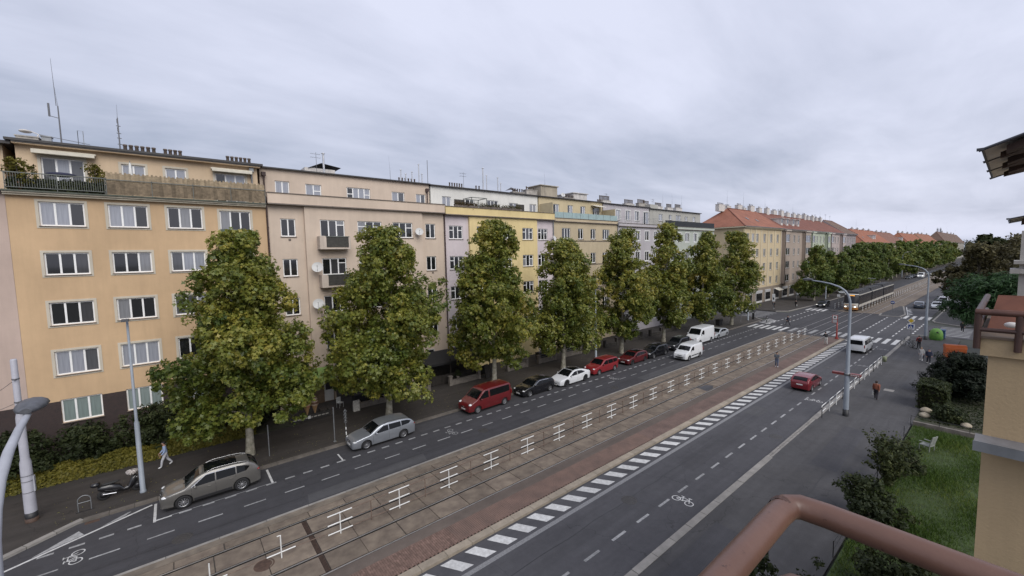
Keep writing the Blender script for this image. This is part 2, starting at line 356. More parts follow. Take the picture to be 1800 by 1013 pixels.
for c in range(0, 210):          # courses run across the platform, bricks stand lengthwise
    xc = 4.9 + c * 0.10
    for j in range(7):
        y = 15.91 + j * 0.1945 + (0.097 if c % 2 else 0) - (0.1 if c % 2 and j == 6 else 0)
        if y + .194 > 17.28: continue
        z = 0.135 + random.uniform(-.003, .003)
        if nb < 300 and xc > 5.2 and (c - 3) % 1 == 0:
            o = new_obj('brick', mb_single, plat, (xc + .094, y, z), math.pi / 2); nb += 1
        else:
            i = len(rest.v)
            rest.v += [(xc + .094 - p[1], y + p[0], p[2] + z) for p in mesh_b.v]; rest.f += [tuple(i + q for q in f) for f in mesh_b.f]; rest.m += mesh_b.m; rest.sm += mesh_b.sm
o = rest.build('brick_paving', mat('red_paver_run', rgb(0.162, 0.103, 0.081), 0.85, 0.14, 1.2, 0.3, 60, col2=rgb(0.128, 0.086, 0.070)), plat); o['kind'] = 'stuff'
def brick_tex_mat():
    m = bpy.data.materials.new('distant_pavers'); m.use_nodes = True; N = m.node_tree.nodes; L = m.node_tree.links; b = N['Principled BSDF']; b.inputs['Roughness'].default_value = .85
    geo = N.new('ShaderNodeNewGeometry'); bt = N.new('ShaderNodeTexBrick'); bt.inputs['Scale'].default_value = 5; L.new(geo.outputs['Position'], bt.inputs['Vector'])
    bt.inputs['Color1'].default_value = rgb(.160, .102, .082); bt.inputs['Color2'].default_value = rgb(.122, .080, .067); bt.inputs['Mortar'].default_value = rgb(.08, .058, .05); bt.inputs['Mortar Size'].default_value = .02
    nz = N.new('ShaderNodeTexNoise'); nz.inputs['Scale'].default_value = .9; nz.inputs['Detail'].default_value = 6; L.new(geo.outputs['Position'], nz.inputs['Vector'])
    mr = N.new('ShaderNodeMapRange'); mr.inputs['From Min'].default_value = .3; mr.inputs['From Max'].default_value = .7; mr.inputs['To Min'].default_value = .75; mr.inputs['To Max'].default_value = 1.25; L.new(nz.outputs[0], mr.inputs['Value'])
    sc = N.new('ShaderNodeVectorMath'); sc.operation = 'SCALE'; L.new(bt.outputs[0], sc.inputs[0]); L.new(mr.outputs[0], sc.inputs['Scale']); L.new(sc.outputs[0], b.inputs['Base Color']); return m
M_PAVFAR = brick_tex_mat()
for x0, x1 in ((25.9, 76.8), (-60, 4.89)): MB().box(x0, x1, 15.905, 17.268, 0.0, 0.134).build('paver_field', M_PAVFAR, plat)
# worn patch by the track further on
MB().poly([(38.9, 18.2), (40.2, 18.2), (41.0, 18.6), (40.6, 19.2), (39.3, 19.35)], 0.1).build('tar_patch', M_ROAD, track)

# ---- kerbs
kerb_near = struct(MB().box(-60, 86.4, 9.53, 9.68, -0.05, 0.085).build('kerb', M_GROOVE), 'near kerb line')
mk = {l: MB().box(0, l - 0.03, 9.34, 9.70, -0.04, 0.125).mesh('kerb_stone', M_KERB) for l in (1.5, 0.9)}
x = 8.2
while x < 28.5:
    l = 1.5; new_obj('kerb_stone', mk[l], kerb_near, (x, 0, random.uniform(-.005, .005))); x += l
mset = [MB().box(0, .13, 0, .13, -0.04, 0.118).mesh('cobble', M_KERB)]
while x < 38.5:
    for j in range(2): new_obj('cobble', mset[0], kerb_near, (x, 9.40 + j * .155, random.uniform(-.01, .006)))
    x += 0.155
while x < 84: new_obj('kerb_stone', mk[1.5], kerb_near, (x, 0, random.uniform(-.005, .005))); x += 1.5
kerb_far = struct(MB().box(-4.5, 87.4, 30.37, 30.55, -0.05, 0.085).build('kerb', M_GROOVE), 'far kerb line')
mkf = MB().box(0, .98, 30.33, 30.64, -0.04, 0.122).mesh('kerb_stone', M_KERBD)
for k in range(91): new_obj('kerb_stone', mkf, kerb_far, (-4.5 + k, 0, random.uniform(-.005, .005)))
kl = math.hypot(8.95, 6.02); ka = math.atan2(6.02, 8.95)
mkd = MB().box(0, 1.05, -0.15, 0.15, -0.04, 0.122).mesh('kerb_stone', M_KERB)
for k in range(10):
    t = k * 1.08 / kl; new_obj('kerb_stone', mkd, kerb_far, (-13.5 + 8.95 * t, 24.6 + 6.02 * t, 0), ka)
for x0, y0, x1, y1 in ((102.2, 33, 103.8, 31.1), (103.8, 31.1, 119, 30.2), (119, 30.2, 190, 30.35), (87.6, 30.6, 89.8, 32.5), (101.5, 5, 104.2, 8.4), (104.2, 8.4, 105.8, 8.9), (105.8, 8.9, 240, 8.9), (86.6, 9.5, 87.6, 8.2)):
    l = math.hypot(x1 - x0, y1 - y0); a = math.atan2(y1 - y0, x1 - x0)
    MB().box(0, l, -.12, .12, -.04, .12).build('kerb_stone', M_KERB, kerb_far if y0 > 20 else kerb_near, (x0, y0, 0), a)

# ---- painted markings, sheets 4 mm above the asphalt
def dashes(name, parent, y, w, l, xs, m=M_PAINT):
    me = MB().poly(rect(0, l, -w / 2, w / 2), 0.004).mesh(name, m)
    for x in xs: new_obj(name, me, parent, (x, y + random.uniform(-.008, .008), 0), random.uniform(-.004, .004))
dashes('lane_dash', road_near, 11.42, 0.13, 1.02, [17.17 + 2.0 * k for k in range(-4, 30) if not 74 < 17.17 + 2 * k < 83], M_PAINTW)
dashes('lane_dash', road_far, 26.36, 0.11, 1.05, [6.2 + 2.01 * k for k in range(-9, 34)], M_PAINTW)
dashes('parking_dash', road_far, 28.02, 0.16, 0.54, [-5.73 + 1.025 * k for k in range(0, 82) if k not in (4,)], M_PAINTW)
me = MB().face([(0, 15.36, .004), (.59, 15.36, .004), (1.16, 14.45, .004), (.56, 14.45, .004)][::-1]).mesh('hatch_stripe', M_PAINT)
for k in range(-9, 47): new_obj('hatch_stripe', me, road_near, (15.77 + 1.262 * k, 0, 0), 0)
MB().poly(rect(-30, 76, 14.03, 14.27), 0.004).build('edge_line', mat('rough_grey_line', rgb(.20, .20, .205), .85, .25, 14, .4, 60), road_near)
# parking box corners by the near estate cars
for x0, x1, y0, y1 in ((-1.66, -1.54, 27.86, 30.0), (3.79, 3.91, 28.1, 30.1), (-1.54, -0.9, 27.94, 28.06), (7.95, 8.05, 28.1, 29.2)): MB().poly(rect(x0, x1, y0, y1), .006).build('parking_line', M_PAINT, road_far)
MB().poly(rect(-1.0, 3.9, 28.055, 28.10), .008).build('parking_line', M_PAINTW, road_far)
def line(p, q, w, parent, m=M_PAINT, z=.004, name='painted_line'):
    p = Vector((*p, 0)); q = Vector((*q, 0)); d = (q - p).normalized(); n = Vector((-d.y, d.x, 0)) * w / 2
    return MB().face([(*(v.xy), z) for v in (p - n, q - n, q + n, p + n)]).build(name, m, parent)
line((-6.95, 27.62), (-1.75, 30.0), .13, road_far); line((-12, 25.0), (-6.95, 27.62), .13, road_far)
MB().face([(-5.95, 28.2, .006), (-4.3, 28.95, .006), (-4.55, 29.5, .006)]).build('painted_wedge', M_PAINTW, road_far)
MB().face([(-3.75, 29.2, .006), (-2.9, 29.58, .006), (-2.6, 29.98, .006), (-2.75, 29.98, .006)]).build('painted_wedge', M_PAINTW, road_far)
MB().box(-4.42, -3.85, 30.02, 30.30, 0, .006).build('gully_grate', M_RUST, road_far)
def bike(parent, x, y, s=1.0, rot=0.0, m=M_PAINT):
    """cycle-lane emblem: two wheels, frame, saddle and handlebar as flat paint"""
    mb = MB(); w = .045
    for cxx in (-.36, .36):
        n = 20
        for k in range(n):
            a, b = 2 * math.pi * k / n, 2 * math.pi * (k + 1) / n
            mb.face([(cxx + .24 * math.cos(a), .24 * math.sin(a), .004), (cxx + .24 * math.cos(b), .24 * math.sin(b), .004), (cxx + .19 * math.cos(b), .19 * math.sin(b), .004), (cxx + .19 * math.cos(a), .19 * math.sin(a), .004)][::-1])
    for k, (p, q) in enumerate((((-.36, 0), (-.14, .30)), ((-.14, .30), (.22, .30)), ((.22, .30), (.36, 0)), ((-.36, 0), (0, 0)), ((0, 0), (.22, .30)), ((0, 0), (-.17, .40)), ((.22, .30), (.19, .46)), ((.10, .46), (.30, .46)), ((-.28, .40), (-.06, .40)))):
        p = Vector(p); q = Vector(q); d = (q - p).normalized(); nn = Vector((-d.y, d.x)) * w / 2; z = .0045 + k * .0004
        mb.face([(*v, z) for v in (p - nn, q - nn, q + nn, p + nn)])
    o = mb.build('cycle_emblem', m, parent, (x, y, 0), rot); o.scale = (s, s, 1); return o
bike(road_near, 20.6, 10.86, 1.0, R(-90)); bike(road_near, 43.5, 10.75, 1.0, R(-90)); bike(road_near, 60.5, 10.65, 1.0, R(-90), M_PAINTW)
bike(road_near, 72.3, 10.6, 1.0, R(-90), M_PAINTW)
bike(road_far, -4.3, 26.95, 1.0, R(90)); bike(road_far, 15.9, 27.0, 1.0, R(90), M_PAINTW); bike(road_far, 36.2, 27.0, 1.0, R(90), M_PAINTW)
# zebra crossings
def zebra(parent, x0, x1, ys, w, m=M_PAINTW, z=.004):
    me = MB().poly(rect(x0, x1, -w / 2, w / 2), z).mesh('crossing_stripe', m)
    for y in ys: new_obj('crossing_stripe', me, parent, (random.uniform(-.05, .05), y, 0))
zebra(road_far, 78.2, 82.4, [24.6 + .98 * k for k in range(6)], .5, M_PAINT)
zebra(road_near, 76.9, 81.4, [10.25 + 1.0 * k for k in range(5)], .5, M_PAINT)
zebra(track, 78.2, 82.4, [16.3, 17.3, 18.75, 20.4, 21.95, 23.2], .55, M_PAINTW, .056)
zebra(road_near, 107, 111.8, [9.7 + 1.05 * k for k in range(4)], .5, M_PAINT)
zebra(road_far, 108.6, 112.6, [26.2 + .95 * k for k in range(4)], .5, M_PAINT)
for (xs, y, w, l, p) in (([84 + 2.2 * k for k in range(12)], 26.3, .15, 1.1, road_far), ([84 + 2.2 * k for k in range(11)], 28.2, .2, 1.1, road_far), ([86 + 2.6 * k for k in range(9)], 13.3, .16, 1.4, road_near), ([84 + 2.6 * k for k in range(9)], 11.3, .16, 1.4, road_near), ([84 + 2.3 * k for k in range(10)], 9.6, .2, 1.2, road_near), ([84 + 2.4 * k for k in range(10)], 15.2, .16, 1.3, road_near)):
    dashes('lane_dash', p, y, w, l, xs, M_PAINT)
for k in range(7): line((90.0 + k * 1.45, 3.7), (90.2 + k * 1.5, 7.3), .5, road_near, M_PAINTW, -.003, 'crossing_stripe')
for k in range(5): line((92.0 + k * 1.9, 32), (92.0 + k * 1.9, 36), .5, road_far, M_PAINTW, -.003, 'crossing_stripe')
# hatched island at the far corner and refuge islands
for k in range(4): line((84.3 + k * 1.3, 28.55), (85.3 + k * 1.3, 30.2), .32, road_far, M_PAINT, .005)
line((83.6, 28.45), (88.6, 28.45), .15, road_far, M_PAINT, .0055); line((88.6, 28.45), (90.5, 30.4), .15, road_far, M_PAINT, .006)
isl = struct(MB().prism([(108.3, 13.7), (112.5, 13.4), (128, 15.6), (128, 16.2), (112, 16.9), (108.0, 16.6)], -.03, .11).build('refuge_island', M_WALK), 'triangular refuge island beside the track')
for p, q in (((108.3, 13.7), (112.5, 13.4)), ((112.5, 13.4), (128, 15.6)), ((108.3, 13.7), (108.0, 16.6)), ((108, 16.6), (112, 16.9))):
    d = Vector((q[0] - p[0], q[1] - p[1])); MB().box(0, d.length, -.14, .14, -.03, .135).build('kerb_stone', M_KERB, isl, (*p, 0), math.atan2(d.y, d.x))
for k in range(4): line((113 + k * 2.6, 13.0 + k * .35), (115 + k * 2.6, 12.6 + k * .4), .3, road_near, M_PAINT, .005)
line((112.4, 13.0), (128, 15.1), .14, road_near, M_PAINT, .006)
isl2 = struct(MB().prism([(109.5, 23.96), (116, 23.96), (116, 25.6), (111, 25.4), (109.5, 24.6)], -.03, .11).build('refuge_island', M_WALK), 'rounded refuge island before the tram')
isl3 = struct(MB().prism([(72.2, 15.52), (72.2, 15.4), (76.8, 13.9), (80.5, 14.6), (80.5, 15.5)], -.03, .012).build('painted_island', M_ROAD), 'hatched area at the end of the platform')
for k in range(5): line((75.4 + k, 14.55), (76.3 + k, 15.4), .28, isl3, M_PAINT, .016)
line((72.4, 15.2), (76.7, 13.98), .14, isl3, M_PAINT, .017); line((76.7, 13.98), (80.4, 14.65), .14, isl3, M_PAINT, .018)

# repairs, iron covers and tar seams in the carriageways
M_PATCH = asphalt_mat('asphalt_patch', (0.063, 0.062, 0.067), (0.053, 0.052, 0.057)); M_PATCHL = asphalt_mat('pale_asphalt_patch', (0.076, 0.075, 0.079), (0.066, 0.065, 0.068)); M_TAR = mat('tar_seam', rgb(.022, .022, .024), .6, .3, 8)
for k, (xa, xb, ya, yb, m) in enumerate(((24.0, 33.5, 12.0, 13.2, M_PATCH), (52, 58, 9.9, 11.1, M_PATCHL), (36, 38.5, 12.6, 13.8, M_PATCHL), (62, 71, 12.1, 13.6, M_PATCH))): MB().face([(xa, ya, .002), (xb - .2, ya + .06, .002), (xb, yb, .002), (xa + .15, yb - .05, .002)]).build('asphalt_patch', m, road_near)
for k, (xa, xb, ya, yb, m) in enumerate(((5, 12.5, 24.3, 25.3, M_PATCHL), (22, 31, 24.5, 25.6, M_PATCH), (38, 52, 24.4, 25.5, M_PATCHL), (14, 18, 28.4, 30.0, M_PATCH))): MB().face([(xa, ya, .002), (xb - .2, ya + .05, .002), (xb, yb, .002), (xa + .15, yb - .05, .002)]).build('asphalt_patch', m, road_far)
for k, (xa, xb, ya, yb) in enumerate(((30, 38.5, 6.2, 7.6), (53, 60, 5.2, 6.4), (14, 20, 7.4, 8.8), (66, 71, 7.4, 8.8))): MB().face([(xa, ya, .104), (xb, ya + .04, .104), (xb, yb, .104), (xa, yb, .104)]).build('asphalt_patch', M_PATCHL if k % 2 else M_PATCH, kerb_near)
def seam(pts, parent, z, w=.035):
    mb = MB(); pts = [Vector((*p, z)) for p in pts]
    for a, b in zip(pts[:-1], pts[1:]):
        d = (b - a).normalized(); n = Vector((-d.y, d.x, 0)) * w / 2; mb.face([a - n, b - n, b + n, a + n])
    return mb.build('tar_seam', M_TAR, parent)
def wander(x0, x1, y, amp, n=18): return [(x0 + (x1 - x0) * k / n, y + amp * math.sin(k * 1.7) * .5 + random.uniform(-amp, amp) * .5) for k in range(n + 1)]
seam(wander(8, 46, 14.0 - 1.1, .06, 40), road_near, .0035); seam(wander(17, 22, 10.3, .25), road_near, .0035, .02); seam(wander(44, 74, 12.9, .08, 30), road_near, .0035)
seam([(26.2, 9.9), (26.6, 10.8), (26.1, 11.7), (26.8, 12.9), (26.5, 14.0)], road_near, .0036, .02); seam(wander(-8, 40, 25.2, .05, 40), road_far, .0035, .03); seam(wander(30, 78, 24.9, .06, 40), road_far, .0035, .03)
seam(wander(16, 42, 6.6, .06, 24), kerb_near, .106, .025); seam([(33, 4.6), (33.6, 6.0), (33.2, 7.4), (33.9, 9.2)], kerb_near, .107, .02); seam([(48, 4.9), (50.2, 6.1), (50.0, 7.3), (52.2, 9.1)], kerb_near, .107, .02); seam(wander(-12, 30, 33.6, .05, 30), kerb_far, .106, .025)
cov = MB().lathe([(0, .008), (.30, .008), (.31, .006), (.33, .006), (.34, .009), (.40, .009), (.42, .0)], n=24).mesh('manhole_cover', mat('cast_iron', rgb(.045, .042, .041), .6, .25, 12, .3, 60))
for x, y, p in ((18.5, 12.8, road_near), (33.0, 10.4, road_near), (57.0, 13.0, road_near), (-.5, 25.3, road_far), (17.8, 25.6, road_far), (33.6, 25.0, road_far)): new_obj('manhole_cover', cov, p, (x, y, 0))

# ================================================================== THE HOUSES
M_FRAME = mat('white_window_frame', rgb(0.84, 0.84, 0.83), 0.45, 0.05)
M_FRAMEG = mat('aged_window_frame', rgb(0.55, 0.54, 0.52), 0.5, 0.08)
M_SILL = mat('sill_sheet_metal', rgb(0.16, 0.13, 0.11), 0.5, 0.15)
M_ROOFEDGE = mat('dark_roof_sheet', rgb(0.045, 0.042, 0.042), 0.55, 0.2)
M_FLAT = mat('roofing_felt', rgb(0.10, 0.098, 0.096), 0.9, 0.2, 0.5)
M_PIPE = mat('brown_downpipe', rgb(0.055, 0.030, 0.026), 0.5, 0.15)
M_ZINC = mat('grey_zinc', rgb(0.24, 0.25, 0.26), 0.45, 0.15, 3, metal=0.5)
M_CHIM = mat('chimney_plaster', rgb(0.42, 0.39, 0.35), 0.9, 0.2, 2, stain=0.35)
M_CHIMW = mat('white_chimney_plaster', rgb(0.62, 0.59, 0.56), 0.9, 0.12, 2, stain=0.3)
M_POT = mat('clay_pot', rgb(0.11, 0.085, 0.07), 0.8, 0.3, 3)
M_ANT = mat('antenna_metal', rgb(0.16, 0.16, 0.17), 0.5, 0.1, metal=0.4)
M_DISH = mat('dish_white', rgb(0.55, 0.55, 0.54), 0.5, 0.06)
M_RAIL = mat('balcony_railing', rgb(0.13, 0.14, 0.13), 0.5, 0.2)
M_REED = mat('reed_screen', rgb(0.30, 0.235, 0.155), 0.9, 0.25, 5, obj_var=0.22)
M_REEDD = mat('weathered_wood_screen', rgb(0.175, 0.135, 0.09), 0.9, 0.3, 5, obj_var=0.25)
M_AWN = mat('cream_awning', rgb(0.62, 0.58, 0.49), 0.8, 0.08)
DK, MD, PL = (0.012, 0.013, 0.015), (0.085, 0.088, 0.098), (0.30, 0.315, 0.36)
G_MIX = glass_mat('window_pane_mixed', [(0, DK), (0.42, MD), (0.66, PL)])
G_PALE = glass_mat('window_pane_curtained', [(0, MD), (0.28, PL), (0.85, DK)])
G_DARK = glass_mat('window_pane_dark', [(0, DK), (0.72, (0.05, 0.05, 0.055)), (0.90, (0.22, 0.225, 0.24))])
G_FROST = glass_mat('window_pane_frosted', [(0, (0.20, 0.25, 0.24)), (0.5, (0.24, 0.29, 0.28))], 0.25)
WM = {}
def wmesh(w, h, n, style, fm, gm):
    """window frame mesh (origin bottom centre, wall plane y=0, outside is -y) plus the panes' meshes and places"""
    k = (round(w, 2), round(h, 2), n, style, fm.name, gm.name)
    if k in WM: return WM[k]
    mb = MB(); f = 0.088; y0, y1 = 0.10, 0.16
    mb.box(-w / 2, w / 2, y0, y1, 0, f); mb.box(-w / 2, w / 2, y0, y1, h - f, h)
    mb.box(-w / 2, -w / 2 + f, y0, y1, f, h - f); mb.box(w / 2 - f, w / 2, y0, y1, f, h - f)
    panes = []; pw = (w - f) / n
    for i in range(1, n): x = -w / 2 + f / 2 + i * pw; mb.box(x - f * .6, x + f * .6, y0 - .012, y1 - .004, f, h - f)
    for i in range(n):
        a = -w / 2 + f / 2 + i * pw + f * .55; b = a + pw - f * 1.1; lo, hi = f, h - f
        if style == 'T' and i in (0, n - 1):
            t = lo + (hi - lo) * .68; mb.box(a, b, y0 - .008, y1 - .006, t - .04, t + .04); panes += [(a, b, lo, t - .04), (a, b, t + .04, hi)]
        elif style == 'R' and i == n - 1:
            t = lo + (hi - lo) * .74; mb.box(a, b, y0 - .008, y1 - .006, t - .04, t + .04); panes += [(a, b, lo, t - .04), (a, b, t + .04, hi)]
        else: panes.append((a, b, lo, hi))
    ps = [(MB().box(-(b - a) / 2, (b - a) / 2, 0, .012, 0, t - s).mesh('pane', gm), ((a + b) / 2, y0 + .02, s)) for a, b, s, t in panes]
    WM[k] = (mb.mesh('window', fm), ps); return WM[k]
SM = {}
def window(root, x, z, w, h, n=2, style='', fm=None, gm=None, wall=None, sill=True, surround=None, rot=0.0, y=0.0, one=False):
    """x, y, z local to root: bottom centre of the opening in the wall plane"""
    fm = fm or M_FRAME; gm = gm or G_MIX
    me, ps = wmesh(w, h, n, style, fm, gm)
    o = new_obj('window', me, root, (x, y, z), rot)
    for pm, pl in ps: new_obj('pane', pm, o, pl)
    if sill:
        k = ('sill', round(w, 2))
        if k not in SM: SM[k] = MB().box(-w / 2 - .05, w / 2 + .05, -.10, .10, -.045, -.003).mesh('sill', M_SILL)
        new_obj('sill', SM[k], o)
    if surround:
        t = .15; k = ('sur', round(w, 2), round(h, 2), surround.name)
        if k not in SM:
            mb = MB(); d = -.03
            mb.box(-w / 2 - t, -w / 2, d, -.001, -t, h + t); mb.box(w / 2, w / 2 + t, d, -.001, -t, h + t); mb.box(-w / 2, w / 2, d, -.001, h, h + t); mb.box(-w / 2, w / 2, d, -.001, -t, -.046)
            SM[k] = mb.mesh('surround', surround)
        new_obj('surround', SM[k], o)
    return o
def wall_mesh(name, x0, x1, z0, z1, holes, m, depth=0.17, zs=None):
    """wall in the plane y=0 facing -y with recessed rectangular openings; zs: extra materials by height [(z, index)]"""
    xs = sorted({x0, x1, *[q for h in holes for q in (h[0], h[1])]}); zsx = sorted({z0, z1, *[q for h in holes for q in (h[2], h[3])], *[q for q, _ in (zs or [])]})
    mb = MB()
    for a in range(len(xs) - 1):
        for b in range(len(zsx) - 1):
            cx_, cz_ = (xs[a] + xs[a + 1]) / 2, (zsx[b] + zsx[b + 1]) / 2
            if any(h[0] < cx_ < h[1] and h[2] < cz_ < h[3] for h in holes): continue
            mi = 0
            for q, i in (zs or []):
                if cz_ < q: mi = i; break
            mb.face([(xs[a], 0, zsx[b]), (xs[a + 1], 0, zsx[b]), (xs[a + 1], 0, zsx[b + 1]), (xs[a], 0, zsx[b + 1])], mi)
    for h in holes:
        a, b, c, d = h[:4]; D = depth
        mb.face([(a, 0, c), (a, 0, d), (a, D, d), (a, D, c)][::-1]); mb.face([(b, 0, c), (b, 0, d), (b, D, d), (b, D, c)])
        mb.face([(a, 0, d), (b, 0, d), (b, D, d), (a, D, d)]); mb.face([(a, 0, c), (b, 0, c), (b, D, c), (a, D, c)][::-1])
    return mb.mesh(name, m)
def plaster(name, c, stain=0.07): return mat(name, rgb(*c), 0.92, 0.085, 0.28, 0.3, 22, stain=stain + .02)

def antenna(root, x, y, z, h, kind='yagi', r=.025):
    mb = MB().cyl((0, 0, 0), (0, 0, h), r, r * .7, 6)
    if kind == 'yagi':
        for k, hh in enumerate((.93, .78)):
            zz_ = h * hh; mb.cyl((-.55, 0, zz_), (.45, .1, zz_), .012, n=5)
            for t in (-.5, -.3, -.1, .15, .35): mb.cyl((t, -.22, zz_), (t, .22, zz_), .008, n=4)
    elif kind == 'whip': mb.cyl((0, 0, h), (-.1, 0, h + 1.6), .012, .004, 5)
    elif kind == 'mast':
        mb.cyl((0, 0, h), (.02, 0, h * 1.32), .014, .006, 5)
        for t in (.35, .5, .62, .8): mb.cyl((-.12, 0, h * t), (.14, .05, h * t), .03, n=5)
        for t in (.7, .9): mb.cyl((-.02, 0, h * t - .12), (-.02, 0, h * t + .2), .05, n=6)
    return mb.build('antenna', M_ANT, root, (x, y, z))
def chimney(root, x, y, z, w, d, h, pots=4, m=None, pot_h=.5, pot_r=.095):
    o = MB().box(-w / 2, w / 2, -d / 2, d / 2, 0, h).box(-w / 2 - .05, w / 2 + .05, -d / 2 - .05, d / 2 + .05, h, h + .08).build('chimney', m or M_CHIM, root, (x, y, z))
    k = ('pot', round(pot_h, 2), pot_r); r_ = pot_r
    if k not in SM: SM[k] = MB().lathe([(r_, 0), (r_ * .85, pot_h * .75), (r_ * 1.1, pot_h * .78), (r_ * 1.1, pot_h), (.0, pot_h * 1.02)], n=8).mesh('chimney_pot', M_POT)
    for i in range(pots): new_obj('chimney_pot', SM[k], o, ((i + .5) / pots * w - w / 2, 0, h + .08))
    return o
def flue(root, x, y, z, h, r=.07):
    return MB().cyl((0, 0, 0), (0, 0, h), r, n=8).lathe([(.0, h + .18), (r * 1.9, h + .07), (r * 1.9, h + .04)], n=8).build('flue', mat('steel_flue', rgb(.55, .55, .56), .35, .08, metal=.6), root, (x, y, z))
def downpipe(root, x, y, z0, z1, m=None, head=True):
    mb = MB().cyl((x, y, z0), (x, y, z1), .065, n=8)
    for k in range(int((z1 - z0) / 3)): mb.cyl((x, y, z0 + 1 + k * 3), (x, y, z0 + 1.07 + k * 3), .085, n=8)
    if head: mb.box(x - .16, x + .16, y - .15, y + .15, z1, z1 + .35)
    return mb.build('downpipe', m or M_PIPE, root)
def dish(root, x, y, z, r=.45, ax=-.35, el=.45):
    """satellite dish with feed arm and wall bracket"""
    d = Vector((ax, -1, el)).normalized(); q = d.to_track_quat('Z', 'Y'); mb = MB()
    rows_ = [[tuple(Vector((x, y, z)) + q @ Vector((rr * math.cos(2 * math.pi * k / 18), rr * math.sin(2 * math.pi * k / 18), rr * rr * .5))) for k in range(18)] for rr in (0.01, r * .35, r * .7, r)]
    mb.grid(rows_, 0, True, True)
    o = mb.build('satellite_dish', M_DISH, root)
    c0 = Vector((x, y, z)); a = MB().cyl(c0 - d * .02, c0 - d * .3 + Vector((0, .35, -.1)), .03, n=6)
    tip = c0 + d * (r * .9); a.cyl(c0 + q @ Vector((0, -r * .9, r * r * .4)), tip, .012, n=5); a.cyl(tip, tip - d * .1, .04, n=6)
    a.build('dish_arm', M_ANT, o); return o

YF = 41.0
# ------------------------------------------------------------------ house 1: yellow-orange, terrace with railing and reed screen
W1 = plaster('apricot_plaster', (0.565, 0.395, 0.238)); W1b = plaster('pale_apricot_plaster', (0.60, 0.46, 0.315)); W1s = plaster('pale_surround_plaster', (0.56, 0.51, 0.42), .1)
M_CLINK = None
def clinker():
    m = bpy.data.materials.new('dark_clinker_brick'); m.use_nodes = True; N = m.node_tree.nodes; L = m.node_tree.links; b = N['Principled BSDF']; b.inputs['Roughness'].default_value = .8
    geo = N.new('ShaderNodeNewGeometry'); mp = N.new('ShaderNodeMapping'); mp.inputs['Rotation'].default_value = (R(90), 0, 0); L.new(geo.outputs['Position'], mp.inputs[0])
    bt = N.new('ShaderNodeTexBrick'); bt.inputs['Scale'].default_value = 4.0; L.new(mp.outputs[0], bt.inputs['Vector']); bt.inputs['Color1'].default_value = rgb(.050, .030, .028); bt.inputs['Color2'].default_value = rgb(.032, .021, .021); bt.inputs['Mortar'].default_value = rgb(.075, .065, .06); bt.inputs['Mortar Size'].default_value = .018
    L.new(bt.outputs[0], b.inputs['Base Color']); bp = N.new('ShaderNodeBump'); bp.inputs['Strength'].default_value = .5; bp.inputs['Distance'].default_value = .02; L.new(bt.outputs['Fac'], bp.inputs['Height']); bp.invert = True; L.new(bp.outputs[0], b.inputs['Normal']); return m
M_CLINK = clinker()
x0 = -7.94; B1 = thing('apartment_house', 'apricot yellow apartment house with roof terrace and reed screen at the left', 'house', (x0, YF, 0))
c1 = [-5.50, -2.22, 1.02, 4.27]; W = 2.13
rowz = [(2.66, 1.62), (5.98, 1.65), (9.42, 1.55), (12.82, 1.50), (16.10, 1.60)]
holes = []; wins = []
for r, (zb, h) in enumerate(rowz):
    for i, cx_ in enumerate(c1):
        b, hh = zb, h
        if r == 4 and i == 3: b, hh = 15.12, 2.48
        w = W if r else 2.02
        holes.append((cx_ - x0 - w / 2, cx_ - x0 + w / 2, b, b + hh)); wins.append((r, i, cx_ - x0, b, w, hh))
new_obj('wall', wall_mesh('wall', 0, 14.42, 0, 18.15, holes, [W1, M_CLINK], zs=[(4.2, 1)]), B1)
for r, i, cx_, b, w, hh in wins:
    gm = G_FROST if r == 0 else (G_PALE if (r + i) % 3 else G_DARK)
    if (r, i) in ((2, 0), (4, 3), (3, 1)): gm = G_DARK
    if (r, i) in ((4, 0), (1, 0), (4, 1)): gm = G_PALE
    o = window(B1, cx_, b, w, hh, 3, '', M_FRAME, gm, surround=W1s if r else None)
    if (r, i) == (4, 3):      # french window with glass balustrade
        MB().box(-1.05, 1.05, -.10, -.085, .02, .95).build('glass_balustrade', mat('green_tinted_glass', rgb(.10, .16, .15), .08, .1, spec=.8), o)
        mb = MB(); [mb.box(x, x + .03, -.13, -.10, .0, 1.0) for x in (-1.07, -.37, .33, 1.04)]; mb.box(-1.07, 1.07, -.14, -.09, .96, 1.0); mb.build('balustrade_rail', M_RAIL, o)
        MB().box(-1.25, 1.25, -.28, 0, -.12, -.01).build('ledge', W1s, o)
MB().box(0, 14.42, .02, 14, 0, 18.1).build('house_core', W1, B1, (0, .18, 0))
MB().box(-.05, 14.42, -.42, 0.2, 18.15, 18.24).box(-.05, 14.42, -.30, .2, 18.03, 18.15).build('cornice', mat('cornice_cream', rgb(.55, .50, .40), .85, .1, stain=.2), B1)
MB().box(-.05, 14.42, -.50, 3.0, 18.24, 18.34).build('terrace_slab', mat('mossy_sheet', rgb(.085, .095, .075), .8, .3, 2), B1)
